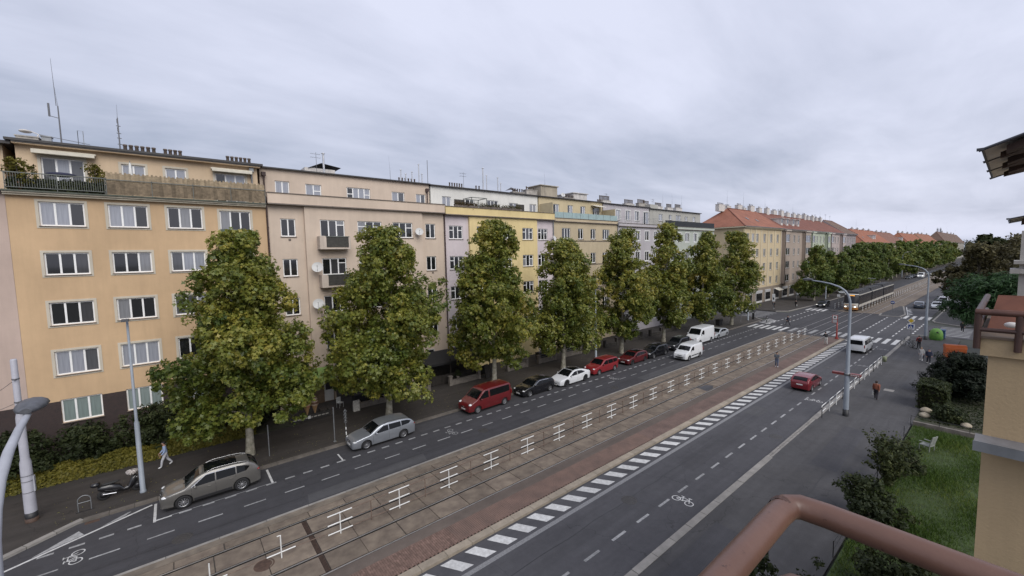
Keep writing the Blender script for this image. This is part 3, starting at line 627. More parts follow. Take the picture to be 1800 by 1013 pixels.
# attic storey set back
AY = 2.2
ah = [(-5.52 - x0 - 1.06, -5.52 - x0 + 1.06, 18.55, 21.0), (-1.82 - x0 - .68, -1.82 - x0 + .68, 19.3, 21.0), (.70 - x0 - .66, .70 - x0 + .66, 19.3, 21.0), (4.35 - x0 - 1.08, 4.35 - x0 + 1.08, 18.55, 20.98)]
new_obj('attic_wall', wall_mesh('attic_wall', 0.25, 14.3, 18.34, 21.75, ah, [W1b]), B1, (0, AY, 0))
for k, (a, b, c, d) in enumerate(ah): window(B1, (a + b) / 2, c, b - a, d - c, 3 if k in (0, 3) else 2, '', M_FRAME, G_PALE, y=AY, sill=k in (1, 2), surround=W1s)
MB().box(.25, 14.3, AY + .18, 13.9, 18.34, 21.7).build('attic_core', W1b, B1)
MB().box(.2, 14.5, AY - .55, AY, 21.75, 21.84).box(-.1, 14.7, AY - .60, 14.3, 21.84, 22.0).build('roof', [M_ROOFEDGE], B1)
MB().box(.2, 14.5, AY - .50, AY - .02, 21.68, 21.745).build('eave_soffit', W1b, B1)
# folded awnings
for a, b, z in ((1.0, 4.15, 21.35), (10.95, 13.9, 21.25)):
    MB().box(a, b, AY - .28, AY - .02, z, z + .12).build('awning_box', M_AWN, B1); MB().box(a + .05, b - .05, AY - .62, AY - .2, z - .22, z - .02).build('awning', M_AWN, B1)
# iron railing on the left, reed screen on the right
rl = MB(); [rl.box(x, x + .035, -.44, -.40, 18.34, 19.42) for x in np.arange(.1, 4.7, 2.27)]; rl.box(.1, 4.7, -.45, -.39, 19.40, 19.46); rl.box(.1, 4.7, -.44, -.40, 18.48, 18.52); rl.box(.06, .10, -.44, 2.0, 19.40, 19.46); rl.build('railing_frame', M_RAIL, B1)
bar = MB().box(0, .022, -.432, -.41, 18.52, 19.40).mesh('railing_bar', M_RAIL)
for k in range(40): new_obj('railing_bar', bar, B1, (.16 + k * .112, 0, 0))
reed = [MB().box(0, .118, -.40 - d, -.37 - d, 18.40, 19.88 + h).mesh('reed_slat', m) for d, h, m in ((0, .06, M_REED), (.012, -.02, M_REED), (.005, .03, M_REED), (0, -.05, M_REED))]
for k in range(80): new_obj('reed_slat', reed[k % 4], B1, (4.74 + k * .1205, random.uniform(-.01, .01), random.uniform(-.018, .018)))
low = [MB().box(0, .23, -.46 - d, -.44, 18.38, 19.22 + h).mesh('screen_board', M_REEDD) for d, h in ((0, .0), (.01, .02))]
for k in range(41): new_obj('screen_board', low[k % 2], B1, (4.74 + k * .235, random.uniform(-.006, .006), 0))
rl = MB().box(4.7, 14.4, -.51, -.475, 19.36, 19.41); [rl.box(x, x + .04, -.51, -.475, 18.34, 19.5) for x in np.arange(4.72, 14.4, 2.41)]; rl.build('railing_frame', M_RAIL, B1)
# things on the roof
chimney(B1, .45, 5.0, 22.0, 1.1, .7, .75, 0); MB().ell((.35, 5.0, 23.2), .34, .34, .12).tube([(.75, 4.9, 22.5), (1.0, 4.9, 23.05), (.6, 5, 23.25)], .04).build('roof_cowl', M_CHIMW, B1); chimney(B1, 1.35, 5.2, 22.0, .5, .5, .95, 0, M_ZINC)
for k, (a, n, w) in enumerate(((6.5, 6, 2.1), (8.6, 4, 1.3), (13.3, 6, 2.0))): chimney(B1, a, 5.0, 22.0, w, .55, .42, n, pot_h=.55, pot_r=.13)
antenna(B1, 2.08, 5.2, 22.0, 3.4, 'whip', .05); MB().cyl((2.0, 5.2, 25.4), (1.95, 5.2, 28.8), .022, .008, 5).build('antenna', M_ANT, B1)
MB().cyl((2.05, 5.2, 24.5), (1.55, 5.2, 24.6), .025, n=5).cyl((1.6, 5.2, 24.55), (1.6, 5.2, 25.5), .06, n=6).build('aerial_arm', M_ANT, B1)
MB().cyl((1.0, 5.1, 23.1), (3.6, 5.3, 22.8), .02, n=5).cyl((1.4, 5, 23.05), (1.4, 5.4, 23.05), .012, n=4).cyl((3.2, 5.1, 22.85), (3.2, 5.5, 22.85), .012, n=4).build('yagi_boom', M_ANT, B1)
antenna(B1, 5.3, 5.4, 22.0, 3.2, 'mast', .05)
MB().tube([(3.0, 5, 22), (3.0, 5, 23.7), (3.3, 5, 23.7), (3.3, 5, 22)], .022, 6).build('vent_loop', M_ZINC, B1)
downpipe(B1, 13.85, AY - .12, 18.4, 21.3, M_ZINC)
# potted plants and cushions on the terrace are things of their own (see below)

# ------------------------------------------------------------------ house 0: pale pinkish house at the very left edge
W0 = plaster('pale_pink_plaster', (0.50, 0.39, 0.335))
B0 = thing('apartment_house', 'pale pink apartment house cut by the left edge of the picture', 'house', (-24, YF, 0))
hs = [(x, x + 1.8, z, z + 1.6) for x in (2, 6, 10) for z in (5.9, 9.3, 12.7, 16.0)]
new_obj('wall', wall_mesh('wall', 0, 16.05, 0, 18.2, hs, [W0, M_CLINK], zs=[(4.2, 1)]), B0)
for a, b, c, d in hs: window(B0, (a + b) / 2, c, b - a, d - c, 3)
MB().box(0, 16.05, .2, 14, 0, 18.2).build('house_core', W0, B0); MB().box(0, 16.0, -.45, 14, 18.2, 18.3).build('cornice', M_ROOFEDGE, B0)
MB().box(0, 15.7, 2.5, 14, 18.3, 21.6).build('attic_wall', W1b, B0); MB().box(0, 16.2, 1.8, 14.2, 21.6, 21.8).build('roof', M_ROOFEDGE, B0)
mb = MB().box(0, 16.0, -.4, -.36, 19.3, 19.36); [mb.box(x, x + .025, -.395, -.37, 18.3, 19.3) for x in np.arange(8, 16, .13)]; mb.build('railing_frame', M_RAIL, B0)

# ------------------------------------------------------------------ generic flat-fronted house with set-back attic
def house(label, X0, X1, wall_m, cols, zrows, z_par, z_cor, attic_m, attic_top, attic_y, attic_holes, bands=(), proj=None, fm=None, gm=None, style='', low=None, sur=None, sillm=True, par=True, ground=1.0, attic_sur=None, plinth=None):
    """bands: [(xa, xb, material)] colour fields of the wall; cols: [(x, w, panes, style)] world X; proj: (xa, xb, depth) slightly projecting middle"""
    Wd = X1 - X0; b = thing('apartment_house', label, 'house', (X0, YF, 0))
    segs = bands or [(X0, X1, wall_m)]
    for xa, xb, m in segs:
        d = 0.0
        if proj and proj[0] <= (xa + xb) / 2 <= proj[1]: d = -proj[2]
        hs = [(c[0] - X0 - c[1] / 2, c[0] - X0 + c[1] / 2, z, z + h) for c in cols for z, h in zrows if xa <= c[0] <= xb]
        zt = z_cor
        new_obj('wall', wall_mesh('wall', xa - X0, xb - X0, 0, zt, hs, [m, plinth or m], zs=[(ground, 1)]), b, (0, d, 0))
        if d: MB().box(xa - X0 + .001, xb - X0 - .001, d + .17, .2, 0, zt - .01).build('wall_return', m, b); 
        if d:
            for xs_ in (xa, xb): MB().box(xs_ - X0 - .0005, xs_ - X0 + .0005, d, .18, 0, zt).build('wall_edge', m, b)
        for c in cols:
            if xa <= c[0] <= xb:
                for k, (z, h) in enumerate(zrows): window(b, c[0] - X0, z, c[1], h, c[2], c[3] if len(c) > 3 else style, fm, gm, y=d, sill=sillm, surround=sur)
    MB().box(0.01, Wd - .01, .19, 13, 0, z_cor).build('house_core', wall_m, b)
    pd = proj[2] if proj else 0
    MB().box(0, Wd, -.28 - pd, .2, z_cor, z_cor + .10).build('cornice', wall_m if not par else M_SILL, b)
    if par:
        MB().box(.01, Wd - .01, -.12 - pd, .14, z_cor + .1, z_par).build('parapet', segs[len(segs) // 2][2] if len(segs) > 1 else wall_m, b); MB().box(0, Wd, -.20 - pd, .2, z_par, z_par + .05).build('parapet_cap', M_SILL, b)
    MB().box(.01, Wd - .01, .2, attic_y + .2, z_cor + .05, z_cor + .12).build('terrace', M_FLAT, b)
    ah = [(a - X0, b_ - X0, c, d) for a, b_, c, d, *_ in attic_holes]
    new_obj('attic_wall', wall_mesh('attic_wall', .05, Wd - .05, z_cor + .12, attic_top - .12, ah, [attic_m]), b, (0, attic_y, 0))
    for (a, b_, c, d), spec in zip(ah, attic_holes):
        n = spec[4] if len(spec) > 4 else 2; window(b, (a + b_) / 2, c, b_ - a, d - c, n, spec[5] if len(spec) > 5 else '', fm, G_PALE, y=attic_y, sill=True, surround=attic_sur)
    MB().box(.05, Wd - .05, attic_y + .18, 13, z_cor, attic_top - .14).build('attic_core', attic_m, b)
    MB().box(-.02, Wd + .02, attic_y - .30, 13.2, attic_top - .12, attic_top).build('roof', M_ROOFEDGE, b)
    return b

# ------------------------------------------------------------------ house 2: pinkish beige with balconies
W2 = plaster('pinkish_beige_plaster', (0.60, 0.49, 0.395))
B2 = house('pinkish beige house with two-storey balconies and satellite dishes', 6.60, 23.85, W2,
    [(8.14, 1.2, 2), (11.82, 2.2, 3, 'R'), (15.34, 2.4, 3, 'T'), (18.82, 2.2, 3, 'T'), (22.18, 1.2, 2)],
    [(5.05, 1.55), (8.55, 1.55), (12.05, 1.55), (15.58, 1.57)], 19.28, 18.3, W2, 22.05, 3.0,
    [(7.85, 9.05, 19.72, 20.9), (10.45, 11.9, 18.6, 20.84, 2, 'R'), (14.36, 16.8, 18.9, 20.87, 4, 'T'), (19.2, 20.7, 18.6, 20.8, 2), (22.1, 23.3, 19.68, 20.77)],
    bands=[(6.6, 9.45, W2), (9.45, 21.09, W2), (21.09, 23.85, W2)], proj=(9.45, 21.09, .30), gm=G_DARK)
M_BALC = plaster('balcony_render', (.56, .48, .41), .25)
for z in (14.42, 10.92, 7.4):
    x = 11.74 - 6.6
    bb = MB().box(x - 1.36, x + 1.36, -1.25, -.30, z, z + .14).build('balcony', M_BALC, B2)
    MB().box(x - 1.36, x - .80, -1.25, -1.13, z + .14, z + 1.18).box(x + 1.18, x + 1.36, -1.25, -1.13, z + .14, z + 1.18).box(x - 1.36, x - 1.25, -1.13, -.30, z + .14, z + 1.18).box(x + 1.25, x + 1.36, -1.13, -.30, z + .14, z + 1.18).build('balcony_parapet', M_BALC, bb)
    MB().box(x - .80, x + 1.18, -1.22, -1.19, z + .18, z + 1.12).build('balcony_panel', mat('dark_balcony_panel', rgb(.045, .042, .036), .6, .3, 6), bb)
    MB().box(x - .85, x + 1.25, -1.27, -1.15, z + 1.12, z + 1.19).build('balcony_rail', M_RAIL, bb)
dish(B2, 10.14 - 6.6, -.95, 12.78, .48); dish(B2, 10.05 - 6.6, -.95, 9.46, .48); dish(B2, 20.45 - 6.6, -.75, 16.2, .42)
downpipe(B2, -.05, -.12, .3, 18.6); downpipe(B2, 17.32, -.14, .3, 18.5); downpipe(B2, .35, 2.8, 19.3, 21.2); downpipe(B2, 16.85, 2.8, 19.3, 21.1)
for x, z in ((8.2, 15.2), (22.3, 11.7), (22.3, 8.2)): MB().box(x - 6.6 - .1, x - 6.6 + .1, -.03, 0, z, z + .2).build('wall_vent', M_SILL, B2)
# stair head with butterfly roof, flues, chimneys
st = MB().box(4.6, 7.6, 6, 8.5, 22.05, 23.05).build('stair_head', M_CHIMW, B2); MB().face([(4.9, 5.8, 23.0), (6.2, 5.8, 23.6), (6.2, 8.6, 23.6), (4.9, 8.6, 23.0)]).face([(6.2, 5.8, 23.6), (8.2, 5.8, 23.3), (8.2, 8.6, 23.3), (6.2, 8.6, 23.6)]).build('stair_head_roof', M_ROOFEDGE, st)
antenna(B2, 5.5, 5, 22.05, 2.4); flue(B2, 6.2, 5, 22.05, 2.3, .1)
for x, h in ((14.7, 1.6), (15.3, 1.2), (16.1, 1.5), (17.0, 2.5), (17.4, 1.4)): flue(B2, x, 5, 22.05, h, .06)
chimney(B2, 15.9, 6, 22.05, 2.4, .5, .4, 6); MB().cyl((17.2, 3.2, 22), (17.2, 3.2, 24.8), .035, n=6).build('lightning_rod', M_ANT, B2); antenna(B2, 13.6, 5.5, 22.05, 1.6, 'whip')
# shop at street level: green awning, door, shop window, steps
sh = MB().box(2.0, 4.55, -.42, -.05, .12, 3.4).build('shopfront', mat('shopfront_panel', rgb(.16, .11, .07), .6, .2), B2)
MB().box(3.65, 4.45, -.48, -.425, .2, 1.25).box(3.65, 3.75, -.48, -.425, 1.25, 2.4).box(4.35, 4.45, -.48, -.425, 1.25, 2.4).box(3.65, 4.45, -.48, -.425, 2.3, 2.4).build('shop_door', M_FRAMEG, sh); MB().box(3.76, 4.34, -.46, -.43, 1.26, 2.3).build('pane', G_DARK, sh)
aw = MB(); aw.face([(1.3, -.45, 3.5), (4.4, -.45, 3.5), (4.4, -1.75, 2.55), (1.3, -1.75, 2.55)]); aw.face([(1.3, -1.75, 2.55), (4.4, -1.75, 2.55), (4.4, -1.75, 2.38), (1.3, -1.75, 2.38)]); aw.face([(4.4, -.45, 3.5), (4.4, -.45, 2.5), (4.4, -1.75, 2.5), (4.4, -1.75, 2.55)]); aw.face([(1.3, -.44, 3.48), (4.4, -.44, 3.48), (4.4, -1.74, 2.53), (1.3, -1.74, 2.53)][::-1])
aw.build('awning', mat('lime_awning_cloth', rgb(.19, .29, .075), .8, .12), B2)
MB().box(4.75, 9.0, -.5, -.02, .12, 1.6).build('shop_base', mat('shop_dark_tile', rgb(.06, .055, .05), .6, .2), B2); window(B2, 6.7, 1.65, 3.6, 1.6, 3, '', M_FRAMEG, G_DARK, y=-.5); MB().box(4.75, 9.0, -.52, -.30, 3.3, 3.55).build('shop_fascia', M_FRAMEG, B2)
for x in (11.5, 14.5): window(B2, x, 1.6, 1.9, 1.7, 2, '', M_FRAMEG, G_DARK, y=-.31)

# ------------------------------------------------------------------ house 3: yellow middle, lilac sides
W3y = plaster('lemon_plaster', (0.70, 0.56, 0.29)); W3p = plaster('lilac_pink_plaster', (0.60, 0.53, 0.545)); W3a = plaster('white_attic_plaster', (.72, .71, .67))
B3 = house('lemon yellow house with lilac sides and flower boxes on the terrace', 23.95, 41.2, W3p,
    [(25.45, 1.85, 3, 'T'), (29.15, 1.9, 3, 'T'), (32.6, 1.9, 3, 'T'), (36.28, 1.85, 3, 'T'), (39.25, 1.78, 3, 'T')],
    [(5.1, 1.5), (8.58, 1.5), (12.05, 1.5), (15.52, 1.52)], 19.15, 18.2, W3a, 22.0, 3.0,
    [(25.5, 26.75, 18.6, 20.78), (28.85, 30.2, 18.6, 20.68), (32.2, 34.0, 18.6, 20.76, 3), (35.9, 37.4, 18.6, 20.65), (39.6, 40.9, 18.6, 20.72)],
    bands=[(23.95, 27.18, W3p), (27.18, 37.98, W3y), (37.98, 41.2, W3p)], proj=(27.18, 37.98, .25), gm=G_DARK)
downpipe(B3, 17.22, -.15, .3, 18.6, M_ZINC); dish(B3, 16.9, -.6, 15.7, .42, .3); dish(B3, 16.9, -.6, 12.1, .45, .3)
chimney(B3, 5.1, 5.5, 22.0, 2.2, .5, .42, 6); chimney(B3, 16.0, 6.0, 22.0, 2.2, .6, .7, 5); antenna(B3, 6.0, 5, 22.0, 2.4); flue(B3, 9.1, 5, 22.0, 3.2, .08); flue(B3, 9.7, 5, 22.0, 2.3, .06); flue(B3, 11.6, 5, 22.0, 2.2, .07); flue(B3, 12.1, 5, 22.0, 1.5, .06); chimney(B3, 8.6, 5.6, 22, 1.0, .5, .4, 2)
MB().face([(14.6, 6, 23.0), (16.2, 6, 23.0), (15.3, 6.6, 23.5)]).face([(14.6, 7.2, 23.0), (14.6, 6, 23.0), (15.3, 6.6, 23.5)]).face([(16.2, 6, 23), (16.2, 7.2, 23), (15.3, 6.6, 23.5)]).build('vent_hood', M_ROOFEDGE, B3)
for x in (2.0, 11.4): MB().box(x, x + 1.4, .9, 1.0, 18.4, 20.2).build('privacy_screen', mat('dark_screen', rgb(.05, .045, .038), .8, .2), B3)
mb = MB(); [mb.box(x, x + .07, y, y + .07, 18.4, 20.55) for x in (4.2, 6.4) for y in (.6, 2.4)]; mb.box(4.2, 6.47, .6, .67, 20.5, 20.58).box(4.2, 6.47, 2.4, 2.47, 20.5, 20.58).box(4.2, 4.27, .6, 2.47, 20.5, 20.58).box(6.4, 6.47, .6, 2.47, 20.5, 20.58); mb.build('pergola', M_RAIL, B3)

# ------------------------------------------------------------------ house 4: khaki tan with glass balustrade
W4 = plaster('khaki_tan_plaster', (0.50, 0.415, 0.285)); W4a = plaster('ochre_attic_plaster', (.56, .47, .30))
B4 = house('khaki tan house with frosted glass terrace balustrade', 41.3, 55.9, W4,
    [(43.87, 1.78, 3), (46.99, 1.16, 2), (49.83, 1.2, 2), (52.96, 1.75, 3)],
    [(1.7, 1.6), (5.15, 1.55), (8.65, 1.55), (12.12, 1.56), (15.7, 1.56)], 18.6, 18.1, W4a, 22.0, 3.0,
    [(44.3, 45.6, 18.5, 21.05), (47.45, 48.65, 18.9, 21.05), (50.4, 51.6, 18.5, 21.05), (53.4, 55.15, 18.5, 21.05, 3)], gm=G_DARK)
gl = mat('frosted_balustrade_glass', rgb(.30, .40, .40), .15, .12, 2, spec=.7)
for k in range(8): MB().box(.15 + k * 1.78, 1.87 + k * 1.78, -.16, -.145, 18.66, 19.45).build('glass_panel', gl, B4)
for k in range(9): MB().cyl((.12 + k * 1.78, -.15, 18.6), (.12 + k * 1.78, -.15, 19.55), .022, n=6).build('balustrade_post', M_RAIL, B4)
for k in range(4): MB().box(1.4, 13.2, -.06, -.001, 15.38 - 3.5 * k, 15.5 - 3.5 * k).build('string_course', M_SILL, B4)
MB().box(.2, .3, .3, 2.9, 18.6, 20.8).box(14.3, 14.4, .3, 2.9, 18.6, 20.6).build('terrace_side_wall', W4a, B4); MB().face([(11.6, 2.9, 21.4), (14.2, 2.9, 21.4), (14.2, 1.7, 21.0), (11.6, 1.7, 21.0)]).build('awning', M_AWN, B4)
MB().box(3.4, 7.0, 6, 9, 22.0, 24.2).box(3.2, 7.2, 5.8, 9.2, 24.2, 24.32).build('lift_house', mat('lift_house_render', rgb(.42, .37, .29), .9, .15, 1, stain=.3), B4)
chimney(B4, 1.6, 6.5, 22, 2.2, .8, 1.3, 3); chimney(B4, 9.6, 6, 22, 2.6, .6, .6, 7); MB().box(10.8, 14.2, 6, 10, 22.0, 23.6).box(10.6, 14.4, 5.8, 10.2, 23.6, 23.72).build('roof_house', M_CHIMW, B4); antenna(B4, 3.8, 5.5, 22, 2.6, 'whip'); dish(B4, 6.2, 4, 22.7, .35); downpipe(B4, 14.55, -.12, .3, 18.0, M_ZINC)

# ------------------------------------------------------------------ house 5: lavender grey, white window surrounds
W5 = plaster('lavender_grey_plaster', (0.46, 0.435, 0.455)); WS = mat('white_surround', rgb(.66, .66, .65), .7, .06)
B5 = house('lavender grey house with white window surrounds and wire balustrade', 56.0, 69.75, W5,
    [(58.3, 1.7, 2), (61.57, 1.3, 2), (64.37, 1.3, 2), (67.5, 1.85, 3)],
    [(1.7, 1.6), (5.1, 1.6), (8.6, 1.6), (12.1, 1.6), (15.62, 1.6)], 18.4, 17.85, W5, 21.95, 3.0,
    [(59.6, 60.8, 19.3, 21.0), (62.4, 63.7, 19.3, 21.0), (65.1, 66.5, 19.3, 21.0), (67.9, 69.6, 18.5, 21.0)], gm=G_DARK, sur=WS, attic_sur=WS, sillm=False)
mb = MB(); [mb.cyl((x, -.12, 18.45), (x, -.12, 19.55), .02, n=5) for x in np.arange(.1, 13.7, 1.7)]; [mb.cyl((.1, -.12, z), (13.65, -.12, z), .012, n=5) for z in (18.75, 19.0, 19.25, 19.5)]; mb.build('wire_balustrade', M_ZINC, B5)
chimney(B5, 5.5, 7, 21.95, 3.0, .8, 1.1, 8, M_CHIMW, .85); chimney(B5, 11.5, 6, 21.95, 2.8, .7, .8, 7, M_CHIMW, .75); chimney(B5, 3.0, 6, 21.95, 1.6, .5, .5, 4); antenna(B5, 4.2, 5.5, 21.95, 2.2); downpipe(B5, 13.7, -.12, .3, 17.8, M_ZINC)
# ------------------------------------------------------------------ house 6: mint grey
W6 = plaster('mint_grey_plaster', (0.43, 0.46, 0.41)); W6a = plaster('grey_attic_plaster', (.42, .41, .375))
B6 = house('mint grey house with black terrace railing at the street corner', 69.85, 89.6, W6,
    [(72.4, 1.7, 2), (75.3, 1.3, 2), (78.3, 1.7, 3), (81.5, 1.25, 2), (84.9, 1.5, 2), (87.9, 1.3, 2)],
    [(1.7, 1.6), (5.1, 1.65), (8.55, 1.65), (12.0, 1.65), (15.45, 1.68)], 18.3, 17.75, W6a, 21.8, 3.0,
    [(73.0, 74.4, 19.6, 20.9), (76.7, 77.85, 19.9, 20.9), (79.4, 81.35, 19.0, 20.95, 3), (82.9, 84.1, 19.9, 20.85), (86.2, 87.35, 19.85, 20.9)], gm=G_DARK, sur=WS, sillm=False)
MB().box(.3, 19.5, -.14, -.06, 18.35, 19.35).build('terrace_railing', mat('black_railing_panel', rgb(.018, .02, .022), .5, .2), B6)
for x, n in ((2.5, 6), (5.0, 5), (8.2, 6), (12.0, 5), (16.5, 6)): chimney(B6, x, 6 + (x % 2), 21.8, n * .42, .7, .9 + (x % 1.3) * .4, n, M_CHIMW if x > 4 else M_CHIM, .75)
for x in (6.8, 10.5, 14.2, 18.2): antenna(B6, x, 6.5, 21.8, 2.6, 'whip' if x > 9 else 'yagi')
MB().box(3.4, 6.2, 5, 9, 21.8, 23.0).build('roof_house', W6a, B6)

# ================================================================== RED-ROOFED BLOCKS
def tile_mat(name, c):
    m = bpy.data.materials.new(name); m.use_nodes = True; N = m.node_tree.nodes; L = m.node_tree.links; b = N['Principled BSDF']; b.inputs['Roughness'].default_value = .85
    geo = N.new('ShaderNodeNewGeometry'); mp = N.new('ShaderNodeMapping'); mp.inputs['Scale'].default_value = (3.2, 2.6, 2.6); L.new(geo.outputs['Position'], mp.inputs[0])
    wv = N.new('ShaderNodeTexWave'); wv.bands_direction = 'Z'; wv.inputs['Scale'].default_value = 1.0; wv.inputs['Distortion'].default_value = .4; L.new(mp.outputs[0], wv.inputs['Vector'])
    nz = N.new('ShaderNodeTexNoise'); nz.inputs['Scale'].default_value = .45; nz.inputs['Detail'].default_value = 8; nz.inputs['Roughness'].default_value = .7; L.new(geo.outputs['Position'], nz.inputs['Vector'])
    rp = N.new('ShaderNodeValToRGB'); L.new(nz.outputs[0], rp.inputs[0]); c = Vector(c)
    rp.color_ramp.elements[0].position = .3; rp.color_ramp.elements[0].color = (*(c * .72), 1); rp.color_ramp.elements[1].position = .7; rp.color_ramp.elements[1].color = (*(c * 1.22), 1)
    mr = N.new('ShaderNodeMapRange'); mr.inputs['To Min'].default_value = .82; mr.inputs['To Max'].default_value = 1.1; L.new(wv.outputs['Fac'], mr.inputs['Value'])
    sc = N.new('ShaderNodeVectorMath'); sc.operation = 'SCALE'; L.new(rp.outputs[0], sc.inputs[0]); L.new(mr.outputs[0], sc.inputs['Scale']); L.new(sc.outputs[0], b.inputs['Base Color'])
    bp = N.new('ShaderNodeBump'); bp.inputs['Strength'].default_value = .6; bp.inputs['Distance'].default_value = .05; L.new(wv.outputs['Fac'], bp.inputs['Height']); L.new(bp.outputs[0], b.inputs['Normal']); return m
T1 = tile_mat('red_clay_tiles', (0.285, 0.115, 0.072)); T2 = tile_mat('dark_clay_tiles', (0.185, 0.072, 0.050)); T3 = tile_mat('orange_clay_tiles', (0.30, 0.115, 0.065)); T4 = tile_mat('brown_clay_tiles', (0.155, 0.100, 0.075))
def pitched(label, X0, X1, wm, trim, cols, zrows, eave, ridge, tm, depth=13.0, hip0=False, hip1=False, ry=6.5, gm=None, dormers=(), chims=(), bays=(), ant=(), ground=None, side=False, one=True, pil=None, skylights=(), cat='house'):
    Wd = X1 - X0; b = thing('apartment_house', label, cat, (X0, YF, 0))
    hs = [(c[0] - X0 - c[1] / 2, c[0] - X0 + c[1] / 2, z, z + h) for c in cols for z, h in zrows]
    new_obj('wall', wall_mesh('wall', 0, Wd, 0, eave - .5, hs, [wm, ground or wm], zs=[(4.0, 1)]), b)
    for c in cols:
        for z, h in zrows:
            window(b, c[0] - X0, z, c[1], h, c[2], '', M_FRAME, gm or G_DARK, sill=True, surround=trim if c[1] > 1 else None)
    MB().box(.01, Wd - .01, .18, depth, 0, eave - .3).build('house_core', wm, b)
    MB().box(-.0, Wd, -.55, .18, eave - .28, eave).box(.0, Wd, -.30, .18, eave - .5, eave - .28).build('cornice', trim, b)
    if pil:
        for x in pil: MB().box(x - X0 - .22, x - X0 + .22, -.09, -.001, 4.2, eave - .51).build('pilaster', trim, b)
    for xa, xb in bays:      # shallow oriel bays
        bh = [(.25, (xb - xa) - .25, z + .1, z + h + .1) for z, h in zrows]
        new_obj('bay_front', wall_mesh('bay', 0, xb - xa, 4.2, eave - .6, bh, [wm]), b, (xa - X0, -.9, 0))
        for z, h in zrows: window(b, (xa + xb) / 2 - X0, z + .1, xb - xa - .5, h, 2, '', M_FRAME, gm or G_DARK, y=-.9, surround=None)
        MB().box(xa - X0 + .01, xb - X0 - .01, -.73, -.001, 4.2, eave - .6).build('bay_side', wm, b); MB().box(xa - X0 - .15, xb - X0 + .15, -1.15, -.56, eave - .55, eave - .2).build('bay_cornice', trim, b)
    e = .62; mb = MB(); x0_, x1_ = -e if hip0 else 0, Wd + (e if hip1 else 0); r0 = ry if hip0 else 0; r1 = Wd - (ry if hip1 else 0); yb = depth + e
    mb.face([(x0_, -e, eave), (x1_, -e, eave), (r1, ry, ridge), (r0, ry, ridge)]); mb.face([(x1_, yb, eave), (x0_, yb, eave), (r0, ry, ridge), (r1, ry, ridge)])
    if hip0: mb.face([(x0_, yb, eave), (x0_, -e, eave), (r0, ry, ridge)])
    else: mb.face([(0, yb, eave), (0, -e, eave), (0, ry, ridge)], 1)
    if hip1: mb.face([(x1_, -e, eave), (x1_, yb, eave), (r1, ry, ridge)])
    else: mb.face([(Wd, -e, eave), (Wd, yb, eave), (Wd, ry, ridge)], 1)
    roof = mb.build('roof', [tm, wm], b)
    MB().tube([(r0, ry, ridge + .03), (r1, ry, ridge + .03)], .13, 6).build('ridge_tiles', T2, roof)
    if hip0: MB().tube([(x0_, -e, eave), (r0, ry, ridge)], .12, 6).build('ridge_tiles', T2, roof)
    if hip1: MB().tube([(x1_, -e, eave), (r1, ry, ridge)], .12, 6).build('ridge_tiles', T2, roof)
    MB().box(x0_, x1_, -e - .12, -e, eave - .06, eave + .06).build('gutter', M_ZINC, roof)
    k = (ridge - eave) / (ry + e)
    for x in dormers:
        z = eave + (1.6 + e) * k; lx = x - X0
        d = MB().box(lx - .75, lx + .75, 1.2, 4.2, z - .3, z + 1.6).box(lx - .95, lx + .95, .9, 4.6, z + 1.6, z + 1.75).build('dormer', [M_CHIMW], roof); MB().box(lx - .5, lx + .5, 1.16, 1.19, z + .3, z + 1.4).build('dormer_window', G_DARK, d)
    for x, t in skylights:
        zc = eave + (t + e) * k + .05; n = Vector((0, -k, 1)).normalized(); MB().obox((x - X0, t, zc), (.4, 0, 0), Vector((0, 1, k)).normalized() * .5, n * .06).build('skylight', M_ZINC, roof)
    for x, w, h, n, yy in chims: chimney(b, x - X0, ry + yy, ridge - abs(yy) * k - .3, w * 1.1, .9, h * 1.12, n, M_CHIMW, .45)
    for x, h in ant: antenna(b, x - X0, ry, ridge, h, 'whip' if h > 2.6 else 'yagi')
    return b
W7 = plaster('warm_yellow_plaster', (.55, .445, .285)); W7t = plaster('cream_trim', (.57, .50, .36), .1)
zr = [(4.7, 1.9), (8.3, 1.95), (11.95, 1.95), (15.55, 2.1)]
shop_g = plaster('shop_level_render', (.23, .19, .15))
B7 = pitched('warm yellow corner house with hipped red tile roof', 104.7, 129.6, W7, W7t, [(x, 1.5, 2) for x in (107.3, 110.4, 113.1, 117.7, 122.3, 126.9)], zr, 19.3, 24.5, T1, 12.0, True, False, 6.6, chims=[(109, 3.2, 1.5, 5, .8), (114, 2.2, 1.7, 3, 1.2), (119, 2.4, 1.6, 3, .4), (123.5, 1.8, 1.6, 2, 1.0), (127, 2.4, 1.7, 3, .3)], ant=((111, 3.0), (121, 3.4), (125, 2.0)), ground=shop_g, pil=[105.2, 108.9, 111.8, 115.4, 120.0, 124.6, 129.2], skylights=((113, 2.5), (118, 2.0)))
